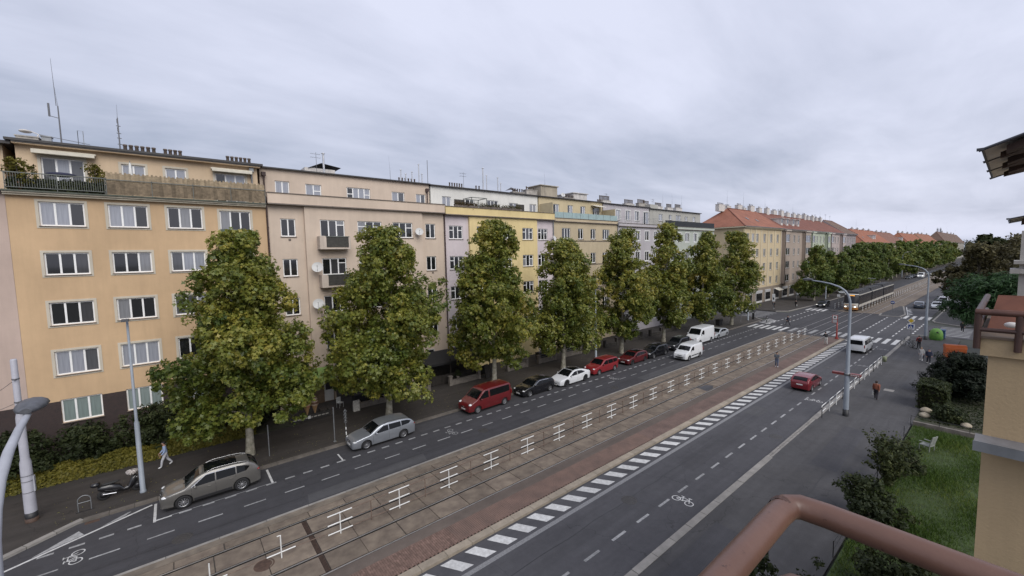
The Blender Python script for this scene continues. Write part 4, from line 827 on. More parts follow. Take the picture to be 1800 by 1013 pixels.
# its side front on the cross street
sh_ = [(2.2, 4.4, z, z + h) for z, h in zr] + [(7.6, 9.0, z, z + h) for z, h in zr]
new_obj('side_wall', wall_mesh('side_wall', 0, 11.9, 0, 18.8, sh_, [W7, shop_g], zs=[(4.0, 1)]), B7, (-.02, 11.9, 0), -math.pi / 2)
for a, b_, c, d in sh_:
    wo = window(B7, -.02, c, b_ - a, d - c, 3 if b_ - a > 2 else 2, '', M_FRAME, G_DARK, surround=W7t, rot=-math.pi / 2, y=11.9 - (a + b_) / 2)
MB().box(-.6, -.02, -.6, 12, 19.02, 19.28).build('cornice', W7t, B7)
def shopfronts(root, xs):
    for x, w in xs:
        s = MB().box(x, x + w, -.14, -.02, .2, 3.3).build('shopfront', M_FRAMEG, root)
        MB().box(x + .15, x + w - .15, -.17, -.145, .7, 2.6).build('pane', G_DARK, s); MB().box(x, x + w, -.2, -.145, 2.75, 3.25).build('shop_fascia', mat('pale_fascia', rgb(.42, .42, .43), .6, .1), s)
shopfronts(B7, ((2, 3.6), (8, 4), (14, 3.6), (20, 3.8)))
MB().face([(20, -.2, 3.3), (23.8, -.2, 3.3), (23.8, -1.4, 2.7), (20, -1.4, 2.7)]).build('awning', M_AWN, B7)
W8 = plaster('greige_plaster', (.36, .295, .245)); W8t = plaster('greige_trim', (.42, .37, .32), .1)
B8 = pitched('greige house with oriel bays below dark red tiles', 129.7, 153.1, W8, W8t, [(x, 1.4, 2) for x in (135.9, 140.1, 144.0)], zr, 19.2, 24.2, T2, 13, chims=[(133, 1.9, 1.9, 2, .5), (138, 1.7, 1.9, 2, .2), (145, 2.6, 1.9, 3, .6), (150, 2, 1.8, 2, .2)], dormers=(133.5, 138, 143, 147.5), bays=((130.3, 133.9), (147.2, 152.2)), ant=((136, 3.0), (147, 2.0)), ground=shop_g)
shopfronts(B8, ((1.5, 4), (7, 4), (13, 4), (18.5, 3.8)))
W9 = plaster('pale_mint_plaster', (.43, .47, .37)); W9t = plaster('pale_mint_trim', (.50, .53, .45), .1)
B9 = pitched('pale mint green house in the red roofed row', 153.2, 174.2, W9, W9t, [(x, 1.4, 2) for x in (158.2, 161.8, 165.6, 169.2)], zr, 19.15, 24.0, T2, 13, chims=[(156, 2.2, 1.8, 2, .4), (162, 1.8, 1.8, 2, .4), (168, 2.8, 1.8, 3, .6), (172, 1.5, 1.8, 2, .1)], bays=((153.8, 156.8), (170.6, 173.6)), ant=((160, 2.8), (170, 2.2)), ground=shop_g)
W10 = plaster('rosy_grey_plaster', (.42, .355, .335)); W10t = plaster('rosy_trim', (.47, .42, .40), .1)
B10 = pitched('rosy grey house in the red roofed row', 174.3, 194.2, W10, W10t, [(x, 1.4, 2) for x in (179.6, 183.2, 186.8)], zr, 19.1, 23.8, T2, 13, chims=[(177, 1.6, 1.8, 2, .4), (181, 1.6, 1.8, 2, .1), (187, 1.6, 1.8, 2, .5), (191, 1.6, 1.7, 2, .2)], bays=((174.9, 178.0), (189.2, 193.4)), ant=((184, 2.5), (190, 2.8)), ground=shop_g)
W11 = plaster('mauve_grey_plaster', (.315, .275, .28)); W11t = plaster('mauve_trim', (.37, .33, .335), .1)
B11 = pitched('mauve grey house at the end of the red roofed row', 194.3, 212.8, W11, W11t, [(x, 1.3, 2) for x in (196.8, 200.4, 204.0, 207.6, 211)], zr, 19.0, 24.6, T4, 13, hip1=True, chims=[(205, 2.6, 1.5, 3, 2.0)], ant=((197, 2.4), (203, 2.0)), ground=shop_g)
# further blocks down the street
Wf = plaster('far_cream_plaster', (.40, .345, .25)); Wft = plaster('far_cream_trim', (.47, .42, .32), .1)
zf = [(1.2, 1.8), (4.7, 1.8), (8.3, 1.8), (11.8, 1.8)]
pitched('cream house with long orange tile roof past the second side street', 226, 282, Wf, Wft, [(x, 1.4, 2) for x in np.arange(229, 281, 4.2)], zf, 15.9, 22.2, T3, 13, True, False, dormers=(252, 256), chims=[(x, 1.6, 1.0, 2, .3) for x in (240, 250, 262, 274)], ant=((246, 3.0),), skylights=((236, 2),))
pitched('brown roofed house behind the far trees', 282.1, 334, Wf, Wft, [(x, 1.4, 2) for x in np.arange(285, 333, 4.2)], zf, 15.8, 22.0, tile_mat('weathered_brown_tiles', (.21, .10, .07)), 13, False, True, dormers=(330,), chims=[(x, 1.6, 1.0, 2, .3) for x in (292, 305, 318)])
pitched('far house with bright orange tile roof beside the trees', 346, 420, Wf, Wft, [(x, 1.4, 2) for x in np.arange(349, 419, 4.6)], zf, 15.2, 22.8, T3, 13, True, False, chims=[(x, 2.0, 1.4, 2, .3) for x in (356, 372, 392, 410)], ant=((384, 4.0),))
pitched('far orange roofed house, last but one in the row', 420.1, 505, Wf, Wft, [(x, 1.4, 2) for x in np.arange(423, 503, 4.6)], zf, 15.4, 23.6, tile_mat('salmon_tiles', (.29, .125, .075)), 13, False, True, chims=[(x, 2.0, 1.4, 2, .3) for x in (440, 460, 488)], ant=((470, 4.5),))
BL = pitched('greyish roofed house with rooftop masts at the end of the street', 540, 760, plaster('far_grey_plaster', (.3, .28, .25)), Wft, [(x, 1.5, 2) for x in np.arange(545, 755, 9)], zf[1:], 17.5, 27.5, T4, 14, True, True, chims=[(x, 3.0, 2, 3, .3) for x in (600, 650, 690, 720)], ant=((640, 6), (735, 7)))
mb = MB(); [mb.cyl((36 + i * 3.2, 6.5 + j * 2, 26.5), (36 + i * 3.2, 6.5 + j * 2, 31 + (i % 2)), .12, n=6) for i in range(5) for j in range(2)]; mb.build('mast_group', M_ANT, BL)

# ================================================================== PLANTS
def leaf_mat(name, cols, trans=0.25, rough=0.55, spec=.22):
    m = bpy.data.materials.new(name); m.use_nodes = True; N = m.node_tree.nodes; L = m.node_tree.links; b = N['Principled BSDF']; o = N['Material Output']
    at = N.new('ShaderNodeAttribute'); at.attribute_name = 'tint'; rp = N.new('ShaderNodeValToRGB'); L.new(at.outputs['Fac'], rp.inputs[0]); el = rp.color_ramp.elements
    while len(el) < len(cols): el.new(.5)
    for k, (p, c) in enumerate(cols): el[k].position = p; el[k].color = (*c, 1)
    L.new(rp.outputs[0], b.inputs['Base Color']); b.inputs['Roughness'].default_value = rough; b.inputs['Specular IOR Level'].default_value = spec
    t = N.new('ShaderNodeBsdfTranslucent'); L.new(rp.outputs[0], t.inputs['Color']); mx_ = N.new('ShaderNodeMixShader'); mx_.inputs[0].default_value = trans
    L.new(b.outputs[0], mx_.inputs[1]); L.new(t.outputs[0], mx_.inputs[2]); L.new(mx_.outputs[0], o.inputs['Surface']); return m
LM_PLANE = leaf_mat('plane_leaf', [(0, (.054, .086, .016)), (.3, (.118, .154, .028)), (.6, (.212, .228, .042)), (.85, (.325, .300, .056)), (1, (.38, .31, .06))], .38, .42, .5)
LM_FAR = leaf_mat('far_plane_leaf', [(0, (.050, .080, .018)), (.45, (.105, .150, .032)), (.8, (.175, .205, .042)), (1, (.24, .22, .05))], .32, .5, .4)
LM_HEDGE = leaf_mat('hedge_leaf', [(0, (.065, .065, .012)), (.5, (.135, .122, .020)), (1, (.20, .165, .030))])
LM_SHRUB = leaf_mat('shrub_leaf', [(0, (.018, .026, .010)), (.6, (.038, .050, .018)), (1, (.075, .085, .028))])
LM_YEW = leaf_mat('yew_leaf', [(0, (.006, .010, .005)), (.7, (.013, .020, .009)), (1, (.030, .040, .014))], .1)
LM_PLUM = leaf_mat('plum_leaf', [(0, (.040, .036, .016)), (.5, (.092, .080, .036)), (1, (.145, .128, .055))])
LM_PINE = leaf_mat('pine_leaf', [(0, (.016, .040, .013)), (.6, (.036, .080, .024)), (1, (.065, .120, .036))], .1)
LM_GRASS = leaf_mat('grass_blade', [(0, (.045, .085, .015)), (.6, (.085, .135, .024)), (1, (.17, .19, .045))], .2)
SHAPES = {
 'plane': np.array([(0, -.5), (.18, -.12), (.52, -.02), (.24, .14), (0, .55), (-.24, .14), (-.52, -.02), (-.18, -.12)]),
 'oval': np.array([(0, -.55), (.30, 0), (0, .55), (-.30, 0)]),
 'blade': np.array([(-.06, 0), (.06, 0), (.015, 1), (-.015, 1)]),
 'needle': np.array([(0, -.6), (.13, 0), (0, .6), (-.13, 0)])}
def leaves(name, P, Nn, S, T, shape, m, parent=None, up=None):
    """one mesh of many flat leaves: centres P, normals Nn, sizes S, tints T"""
    n = len(P); sh = SHAPES[shape]; k = len(sh)
    Nn = Nn / np.maximum(np.linalg.norm(Nn, axis=1, keepdims=True), 1e-6)
    a = np.cross(Nn, rng.normal(size=(n, 3)) if up is None else up); a /= np.maximum(np.linalg.norm(a, axis=1, keepdims=True), 1e-6); b = np.cross(Nn, a)
    V = P[:, None, :] + (a[:, None, :] * sh[None, :, 0:1] + b[:, None, :] * sh[None, :, 1:2]) * S[:, None, None]
    V = V + Nn[:, None, :] * (np.abs(sh[None, :, 0:1]) * -.35) * S[:, None, None]
    me = bpy.data.meshes.new(name); me.vertices.add(n * k); me.vertices.foreach_set('co', V.reshape(-1).astype(np.float32))
    me.loops.add(n * k); me.loops.foreach_set('vertex_index', np.arange(n * k, dtype=np.int32)); me.polygons.add(n); me.polygons.foreach_set('loop_start', np.arange(0, n * k, k, dtype=np.int32)); me.polygons.foreach_set('loop_total', np.full(n, k, dtype=np.int32))
    at = me.attributes.new('tint', 'FLOAT', 'FACE'); at.data.foreach_set('value', np.clip(T, 0, 1).astype(np.float32)); me.materials.append(m); me.update(calc_edges=True)
    return new_obj(name, me, parent)
PROF = np.array([(0, .62), (.10, .93), (.25, 1.0), (.40, .92), (.55, .74), (.70, .58), (.86, .42), (1, .14)])
def crown_points(n, c, Rr, z0, z1, prof=PROF, ncl=80, cr=.23, squash=.9, lean=(0, 0), tint0=.35, r_=None):
    """leaf positions in three steps: boughs inside the crown's outline, twigs round each bough, leaves round each twig"""
    r_ = r_ or rng
    nb = max(8, ncl // 5); t = np.clip((np.arange(nb) + r_.uniform(0, 1, nb)) / nb, .03, .97); rad = np.interp(t, prof[:, 0], prof[:, 1]) * Rr
    ang = r_.permutation(nb) * 2.39996 + r_.uniform(-.6, .6, nb); u = np.sqrt(r_.uniform(.06, 1, nb)) * rad * .74 * r_.uniform(.85, 1.12, nb)
    B = np.stack([c[0] + u * np.cos(ang) + lean[0] * t, c[1] + u * np.sin(ang) + lean[1] * t, z0 + t * (z1 - z0)], 1)
    qb = Rr * cr * 1.75 * r_.uniform(.75, 1.25, nb) * np.interp(t, [0, .5, 1], [1, .95, .6]); bt = r_.normal(0, .13, nb)
    m = nb * 22; pb = qb ** 2; ib = r_.choice(nb, m, p=pb / pb.sum()); d = r_.normal(size=(m, 3)); d /= np.linalg.norm(d, axis=1, keepdims=True)
    C2 = B[ib] + d * (qb[ib] * r_.uniform(.25, 1.0, m) ** .5)[:, None] * np.array([1, 1, squash]); C2[:, 2] = np.clip(C2[:, 2], z0 - .1 * (z1 - z0), z1)
    q = Rr * cr * .46 * r_.uniform(.6, 1.35, m); idx = r_.choice(m, n); e = r_.normal(size=(n, 3)); e /= np.linalg.norm(e, axis=1, keepdims=True)
    P = C2[idx] + e * (q[idx] * r_.uniform(.2, 1.05, n) ** .6)[:, None]
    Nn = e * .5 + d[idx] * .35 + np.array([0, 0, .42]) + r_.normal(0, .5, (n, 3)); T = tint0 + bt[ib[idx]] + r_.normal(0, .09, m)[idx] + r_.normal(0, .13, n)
    return P, Nn, T, B, q
M_BARK = mat('plane_bark', rgb(.30, .28, .23), .9, .3, 3.5, .5, 14, col2=rgb(.15, .14, .105))
M_BARKD = mat('dark_bark', rgb(.07, .058, .045), .9, .3, 4, .5, 14)
def trunk(root, h, r, crown, zb, lean=(0, 0), m=None, nb=9, name='trunk', x=0.0, y=0.0):
    """tapered trunk with limbs reaching into the given clump centres"""
    mb = MB(); top = Vector((x + lean[0], y + lean[1], h)); pts = [Vector((x, y, -.05)) * (1 - t) + top * t + Vector((math.sin(t * 5) * .06, math.cos(t * 4) * .05, 0)) for t in np.linspace(0, 1, 9)]
    mb.tube(pts, [r * 1.3] + [r * (1 - .82 * t) for t in np.linspace(.04, 1, 8)], 10)
    C = [Vector(c) for c in crown]; C.sort(key=lambda c: c.z); 
    for c in C[::max(1, len(C) // (nb + 8))]:
        z = max(zb * .9, min(h * .85, c.z - .45 * (c - Vector((x, y, c.z))).length - .4)); t = z / h; s = Vector((x, y, 0)) * (1 - t) + Vector((top.x, top.y, 0)) * t; s.z = z
        mid = (s + c) / 2 + Vector((0, 0, .25)); rb = r * (1 - .8 * t) * .5; mb.tube([s, mid, c], [rb, rb * .6, rb * .18], 6, caps=False)
    return mb.build(name, m or M_BARK, root)
PG = 'plane trees along the far kerb'
def plane_tree(label, X, Y, Rr, z0, z1, n, size, shape='plane', m=None, lean=(0, 0), r=.24, ncl=90, tint=.36, group=PG, seed=0, trunk_m=None, prof=PROF, cr=.23):
    global rng
    keep = rng; rng = np.random.default_rng(seed + 100)
    t = thing('plane_tree', label, 'tree', (X, Y, .1), 0, group)
    P, Nn, T, C, q = crown_points(n, (0, 0), Rr, z0, z1, prof, ncl, cr, lean=lean, tint0=tint)
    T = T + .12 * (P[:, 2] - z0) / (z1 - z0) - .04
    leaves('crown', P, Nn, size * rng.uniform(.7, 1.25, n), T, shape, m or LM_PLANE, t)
    trunk(t, z0 + (z1 - z0) * .62, r, C, z0 + .4, (lean[0] * .6, lean[1] * .6), trunk_m)
    rng = keep; return t
specs = [
 ('large plane tree before the apricot house, nearest of the row', 3.32, 33.0, 5.5, 2.9, 15.2, 33000, .27, (0.0, 0)),
 ('plane tree in front of the pinkish beige house, beside the silver estate', 13.25, 32.8, 6.2, 3.1, 15.6, 36000, .28, (.5, 0)),
 ('tall plane tree before the lemon yellow house, above the red van', 24.5, 33.0, 5.3, 3.1, 16.7, 27000, .30, (.2, 0)),
 ('plane tree before the khaki house with forked lower trunk', 34.6, 33.0, 5.7, 3.1, 15.0, 27000, .30, (.6, 0)),
 ('plane tree behind the red estate car and grey lamp post', 45.9, 33.0, 5.0, 3.0, 16.4, 21000, .32, (.6, 0)),
 ('plane tree behind the small black estate car', 56.4, 33.0, 5.0, 3.0, 17.5, 19000, .34, (1.0, 0)),
 ('plane tree above the tall white van', 67.6, 32.8, 5.0, 3.0, 16.4, 18000, .35, (.8, 0)),
 ('plane tree at the corner of the side street crossing', 78.0, 32.2, 5.3, 3.0, 16.7, 18000, .35, (1.4, 0))]
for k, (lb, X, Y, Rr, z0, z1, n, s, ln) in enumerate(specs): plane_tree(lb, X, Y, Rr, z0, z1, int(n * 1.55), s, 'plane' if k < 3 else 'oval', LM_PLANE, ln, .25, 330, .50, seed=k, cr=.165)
far = [(129.5, 33, 5.6, 14.2, 'first plane tree past the side street, beside the waiting car'), (142, 33, 5.0, 12.6, 'smaller plane tree beside the front of the tram'), (156, 33, 5.0, 12.2, 'low plane tree above the middle of the tram'), (171, 33, 5.2, 14.6, 'plane tree behind the tram roof with rounded crown'), (184, 33, 5.4, 15.2, 'plane tree behind the last tram section'), (198, 33, 5.4, 15.4, 'plane tree standing before the mauve grey house'), (212, 33, 5.4, 15.2, 'plane tree left of the second side street')]
for k, (X, Y, Rr, z1, lb) in enumerate(far): plane_tree(lb, X, Y, Rr, 2.0, z1, 9500, .52, 'oval', LM_FAR, (.4, 0), .26, 120, .48, 'plane trees past the side street', 20 + k, cr=.2)
ORD = 'first second third fourth fifth sixth seventh eighth ninth tenth eleventh twelfth thirteenth fourteenth fifteenth sixteenth seventeenth eighteenth nineteenth twentieth twenty-first twenty-second twenty-third twenty-fourth'.split()
for k in range(24): plane_tree('bright green plane tree, ' + ORD[k] + ' in the far row past the second side street', 228 + k * 12.5, 33 + (k % 3) * .4, 5.6, 2.4, 15.6 + (k % 4) * .5, 2600, 1.0, 'oval', LM_FAR, (.3, 0), .28, 40, .55, 'bright green trees of the far row', 40 + k)
BROAD = np.array([(0, .55), (.15, .85), (.4, 1.0), (.7, .85), (.9, .5), (1, .15)])
for k, (X, Y, Rr, z0, z1, n, m, lb) in enumerate([
  (116, 4.2, 6.0, 4.6, 13.6, 9000, LM_PLUM, 'brownish purple plum tree hanging over the near side parked cars'),
  (134, 1.0, 7.0, 4.0, 15.2, 8000, LM_PLUM, 'taller brownish tree behind the plum tree at the right'),
  (155, 4.5, 6.0, 5.0, 15.6, 6000, LM_SHRUB, 'dark green tree beyond the brownish trees on the near side'),
  (106, -4.0, 6.5, 5.0, 14.2, 8000, LM_PLUM, 'brown leaved tree at the right edge above the pine'),
  (185, 3.0, 6.0, 3.0, 14.8, 4500, LM_SHRUB, 'dark tree far down the near pavement'), (215, 3.5, 6.0, 3.0, 14.5, 4000, LM_SHRUB, 'dark tree farther down the near pavement'), (250, 4.0, 6.5, 3.0, 15.2, 3500, LM_FAR, 'green tree near the end of the near pavement'), (300, 4.0, 7, 3.0, 15.5, 3000, LM_FAR, 'green tree on the near side beside the distant cars'), (345, 5.0, 7, 3.0, 15.8, 2600, LM_SHRUB, 'dark tree on the near side past the distant cars'), (395, 6.0, 8, 3.0, 16.5, 2600, LM_FAR, 'green tree near the vanishing end of the street'), (450, 9.0, 9, 3.0, 17.0, 2600, LM_SHRUB, 'dark tree close to the vanishing end of the street'), (520, 16.0, 11, 2.0, 17.5, 2600, LM_FAR, 'farthest green tree closing the street')]):
    o = plane_tree(lb, X, Y, Rr, z0, z1, n, .55 if X < 140 else .8, 'oval', m, (0, 0), .22, 60, .45, 'trees on the near pavement', 70 + k, M_BARKD, BROAD); o.name = 'plum_tree' if m is LM_PLUM else 'street_tree'
# low dark skyline of distant woodland at the street's end
P, Nn, T, C, q = crown_points(9000, (0, 0), 60, 2, 19, BROAD, 160, .16, tint0=.4); P[:, 0] = P[:, 0] * 1.2 + 880; P[:, 1] = P[:, 1] * 2.6 - 30
o = leaves('distant_trees', P, Nn, rng.uniform(1.8, 3.2, len(P)), T, 'oval', LM_SHRUB); o['kind'] = 'stuff'; o['label'] = 'distant wood closing the street'
# pine, yew, hedges on the near side
def bush(name, label, cat, X, Y, Rr, z0, z1, n, size, shape, m, prof=BROAD, ncl=40, cr=.3, tint=.4, stem=True, group=None, sx=1.0):
    t = thing(name, label, cat, (X, Y, .1), 0, group)
    P, Nn, T, C, q = crown_points(n, (0, 0), Rr, z0, z1, prof, ncl, cr, tint0=tint); P[:, 0] *= sx
    leaves('foliage', P, Nn, size * rng.uniform(.7, 1.3, n), T, shape, m, t)
    if stem:
        mb = MB(); [mb.tube([(0, 0, 0), Vector(c) * .45, Vector(c) * .95], [.07, .045, .015], 5, caps=False) for c in C[::max(1, len(C) // 8)]]; mb.build('stem', M_BARKD, t)
    return t
pt = bush('pine_tree', 'dense bright green pine left of the red balcony screen', 'tree', 70.5, .6, 4.4, 5.4, 9.9, 16000, .42, 'needle', LM_PINE, ncl=90, cr=.32, stem=False); trunk(pt, 7.5, .2, [(1, 1, 7.5), (-2, .5, 7.6), (1.5, -2, 7.4), (-1, -1.5, 8)], 5, m=M_BARKD)
bush('pine_tree', 'second pine close behind the bright green pine', 'tree', 80, -3.2, 4.2, 5.2, 9.4, 9000, .5, 'needle', LM_PINE, ncl=40, cr=.36)
bush('yew_bush', 'large almost black yew bush before the orange container', 'bush', 53.2, 2.6, 2.4, .2, 3.7, 30000, .26, 'needle', LM_YEW, ncl=110, cr=.30, tint=.4)
def box_leaves(name, label, cat, x0, x1, y0, y1, z0, z1, n, size, shape, m, tint=.45, kind=None, top_only=.55, wob=.12, group=None, base=.1):
    """clipped hedge or ground cover: leaves over the top and sides of an uneven box, on a woody core"""
    f = rng.random(n); P = np.stack([rng.uniform(x0, x1, n), rng.uniform(y0, y1, n), rng.uniform(z0, z1, n)], 1); Nn = rng.normal(0, .5, (n, 3)) + np.array([0, -.2, .5])
    top = f < top_only; P[top, 2] = z1 + wob * np.sin(P[top, 0] * 2.3) * np.cos(P[top, 1] * 3.1) + rng.normal(0, wob * .5, top.sum()); Nn[top, 2] += .6
    s1 = (f >= top_only) & (f < top_only + .3); P[s1, 1] = y0 + rng.normal(0, .06, s1.sum()); Nn[s1, 1] -= .8
    s2 = f >= top_only + .3; P[s2, 0] = np.where(rng.random(s2.sum()) < .5, x0, x1) + rng.normal(0, .06, s2.sum())
    T = tint + rng.normal(0, .2, n) + .12 * np.sin(P[:, 0] * 1.7 + P[:, 1])
    t = thing(name, label, cat, ((x0 + x1) / 2, (y0 + y1) / 2, base), 0, group); P = P - np.array([(x0 + x1) / 2, (y0 + y1) / 2, base])
    leaves('foliage', P, Nn, size * rng.uniform(.7, 1.3, n), T, shape, m, t)
    e_ = .10; MB().box(-(x1 - x0) / 2 + e_, (x1 - x0) / 2 - e_, -(y1 - y0) / 2 + e_, (y1 - y0) / 2 - e_, 0, z1 - base - wob).build('twig_core', mat('twig_core', rgb(.020, .018, .010), .95, .3), t)
    return t
box_leaves('clipped_hedge', 'boxy clipped hedge beside the yew on the near pavement', 'hedge', 47.2, 50.2, 3.0, 4.7, .1, 2.0, 7000, .17, 'oval', leaf_mat('box_hedge_leaf', [(0, (.016, .024, .008)), (.6, (.034, .045, .014)), (1, (.06, .066, .02))]))
box_leaves('low_hedge', 'low yellow green hedge along the far pavement', 'hedge', -13.0, 4.0, 36.62, 37.75, .1, .85, 26000, .17, 'oval', LM_HEDGE, wob=.14)
for k, (X, Y, Rr, h, lb) in enumerate([(-8.3, 38.7, 2.0, 2.9, 'dark shrub under the ground floor windows, by the grey tram pole'), (-5.2, 39.1, 2.1, 2.4, 'dark shrub below the apricot house, left of the slim lamp post'), (-1.9, 38.9, 2.2, 3.0, 'dark shrub right of the slim lamp post behind the low hedge'), (1.2, 39.1, 2.2, 3.1, 'dark shrub behind the nearest plane tree'), (4.6, 39.0, 2.1, 2.8, 'dark shrub at the end of the low hedge by the ice cream boards')]):
    bush('garden_shrub', lb, 'shrub', X, Y, Rr, .15, h, 6500, .20, 'oval', LM_SHRUB, ncl=26, cr=.34, group='shrubs in the front garden')
# near shrubs below the balcony
for X, Y, Rr, h, n, lb in ((12.2, 4.3, 1.25, 4.6, 6500, 'glossy shrub just left of the brown handrail'), (10.0, 4.6, .75, 3.9, 1800, 'small shrub at the bottom edge left of the handrail'), (13.8, 2.9, 1.4, 4.1, 6500, 'leafy shrub showing under the handrail'), (20.0, 2.2, 1.7, 2.6, 5200, 'dark shrub on the lawn, right of the handrail'), (25.6, 3.9, 1.5, 1.9, 5000, 'leafy shrub at the lawn edge nearer than the arching shrub'), (33.4, 3.8, 1.2, 1.3, 3200, 'low leafy shrub at the lawn edge beyond the arching shrub'), (45.4, 2.6, 1.2, 1.0, 2600, 'low rounded shrub beside the two pale stones')):
    bush('garden_shrub', lb, 'shrub', X, Y, Rr, .2, h, n, .13 if X < 20 else .16, 'oval', LM_SHRUB, ncl=24, cr=.34, tint=.5)
# tall thin-shooted shrub
bs = thing('buddleia_shrub', 'loose shrub with long arching leafy shoots over the lawn edge', 'shrub', (30.2, 3.9, .1)); mb = MB(); PP = []; NN = []
for k in range(44):
    a = rng.uniform(0, 6.28); l = rng.uniform(1.6, 3.3); o_ = rng.uniform(.25, 1.0); pts = [Vector((math.cos(a) * o_ * t * t * 1.9, math.sin(a) * o_ * t * t * 1.3, l * (t - .12 * t * t * o_))) for t in np.linspace(0, 1, 9)]
    mb.tube(pts, [.02 - .014 * t for t in np.linspace(0, 1, 9)], 5, caps=False)
    for t in np.linspace(.12, 1, 55):
        i = min(7, int(t * 8)); p = pts[i].lerp(pts[i + 1], t * 8 - i)
        for _ in range(2): d = rng.normal(size=3); PP.append(np.array(p) + d * .09); NN.append(d + np.array([0, 0, .6]))
mb.build('stem', M_BARKD, bs); PP = np.array(PP); leaves('foliage', PP, np.array(NN), rng.uniform(.12, .22, len(PP)), rng.normal(.75, .2, len(PP)), 'oval', LM_SHRUB, bs)
# grass of the lawn, ivy strip
n = 42000; P = np.stack([rng.uniform(18, 42.2, n), rng.uniform(-.9, 4.25, n), np.full(n, .10)], 1); up = np.stack([rng.normal(0, .5, n), rng.normal(0, .5, n), np.ones(n)], 1); Nn = np.cross(up, rng.normal(size=(n, 3))); up /= np.linalg.norm(up, axis=1, keepdims=True)
Nn /= np.linalg.norm(Nn, axis=1, keepdims=True);
S = rng.uniform(.10, .24, n) * (1 + .5 * np.sin(P[:, 0] * .9) * np.cos(P[:, 1] * 1.3)); T = .45 + rng.normal(0, .2, n) + .2 * np.sin(P[:, 0] * .8 + P[:, 1] * 1.1)
o = leaves('grass', P, Nn, S, T, 'blade', LM_GRASS, up=-up); o['kind'] = 'stuff'; o['label'] = 'uncut grass of the small lawn'
n = 9000; P = np.stack([rng.uniform(44, 58, n), rng.uniform(-1.5, 4.2, n), np.full(n, .13)], 1); o = leaves('ground_cover', P, rng.normal(0, .5, (n, 3)) + np.array([0, 0, .8]), rng.uniform(.1, .22, n), rng.normal(.4, .2, n), 'oval', LM_SHRUB); o['kind'] = 'stuff'; o['label'] = 'ivy ground cover around the yew'
# fallen leaves on the far pavement
n = 900; P = np.stack([rng.uniform(-6, 80, n), 30.7 + rng.beta(1, 2, n) * 5.5, np.full(n, .106)], 1); o = leaves('fallen_leaves', P, rng.normal(0, .15, (n, 3)) + np.array([0, 0, 1]), rng.uniform(.09, .16, n), rng.uniform(.6, 1, n), 'plane', LM_PLANE); o['kind'] = 'stuff'; o['label'] = 'scattered fallen leaves on the far pavement'
# terrace greenery on the houses
_o = box_leaves('terrace_hedge', 'dark potted greenery behind the iron terrace railing', 'plants', -7.7, -3.4, 40.75, 41.25, 18.4, 19.05, 2600, .17, 'oval', LM_SHRUB, base=18.34)
for X, Y, z, Rr, lb, m in ((-7.2, 41.0, 18.4, .75, 'feathery pot plant at the left end of the railed terrace', LM_HEDGE), (-3.7, 41.4, 18.4, .8, 'round leafy pot plant before the reed screen', LM_HEDGE)):
    o = bush('terrace_plant', lb, 'plant', X, Y, Rr, .6, 2.0, 900, .16, 'oval', m, ncl=14, cr=.4); o.location.z = z; MB().lathe([(0, 0), (.2, 0), (.28, .5), (.25, .5), (.0, .45)], n=12).build('plant_pot', mat('terracotta', rgb(.22, .10, .06), .8, .15), o)
for k, (xa, xb) in enumerate(((25.2, 28.4), (28.7, 31.8), (32.0, 35.2))):
    t = thing('flower_box', ['flower box with reddish foliage at the left of the lemon house parapet', 'flower box with reddish foliage in the middle of the lemon house parapet', 'flower box with reddish foliage at the right of the lemon house parapet'][k], 'flower box', (xa, 40.75, 19.2)); MB().box(0, xb - xa, -.12, .12, .02, .22).build('box', M_SILL, t)
    n = 900; P = np.stack([rng.uniform(0, xb - xa, n), rng.normal(0, .12, n), .3 + rng.normal(0, .15, n)], 1); leaves('foliage', P, rng.normal(0, 1, (n, 3)), rng.uniform(.08, .16, n), rng.normal(.5, .25, n), 'oval', leaf_mat('reddish_leaf', [(0, (.05, .03, .012)), (.6, (.10, .06, .02)), (1, (.07, .09, .02))]) if k == 0 else MATS.get('rl', LM_PLUM), t)

# ================================================================== VEHICLES
def paint(name, c, rough=.28, metal=.0, coat=.7): return mat(name, rgb(*c), rough, .03, 2, metal=metal, coat=coat)
M_TYRE = mat('tyre_rubber', rgb(.016, .016, .017), .85, .2); M_PLASTIC = mat('black_plastic', rgb(.018, .018, .019), .6, .1)
M_GLASSCAR = mat('car_glass', rgb(.005, .006, .007), .06, .1, spec=.28); M_CHROME = mat('chrome', rgb(.62, .62, .63), .18, .03, metal=1.0)
M_RIM = mat('alloy_rim', rgb(.42, .42, .43), .3, .08, metal=.8); M_RIMD = mat('dark_alloy_rim', rgb(.05, .05, .055), .35, .1, metal=.6)
M_LAMP = mat('headlamp_glass', rgb(.66, .67, .68), .12, .1, coat=1.0); M_TAIL = mat('tail_lamp', rgb(.22, .012, .012), .2, .1, coat=1.0); M_PLATE = mat('number_plate', rgb(.62, .62, .60), .5, .05)
M_LIT = mat('lit_headlamp', rgb(.8, .8, .78), .2, .02, emit=(1, .96, .86, 1.6)); M_UNDER = mat('underbody', rgb(.008, .008, .008), .9, .1)
def interp(pts, x):
    xs = [p[0] for p in pts]; zs = [p[1] for p in pts]; return float(np.interp(x, xs, zs))
def smooth_curve(pts, n=200, it=3):
    """profile corners rounded by averaging"""
    xs = np.linspace(pts[0][0], pts[-1][0], n); z = np.interp(xs, [p[0] for p in pts], [p[1] for p in pts])
    for _ in range(it): z[1:-1] = (z[:-2] + z[1:-1] * 2 + z[2:]) / 4
    return xs, z
WHEEL = {}
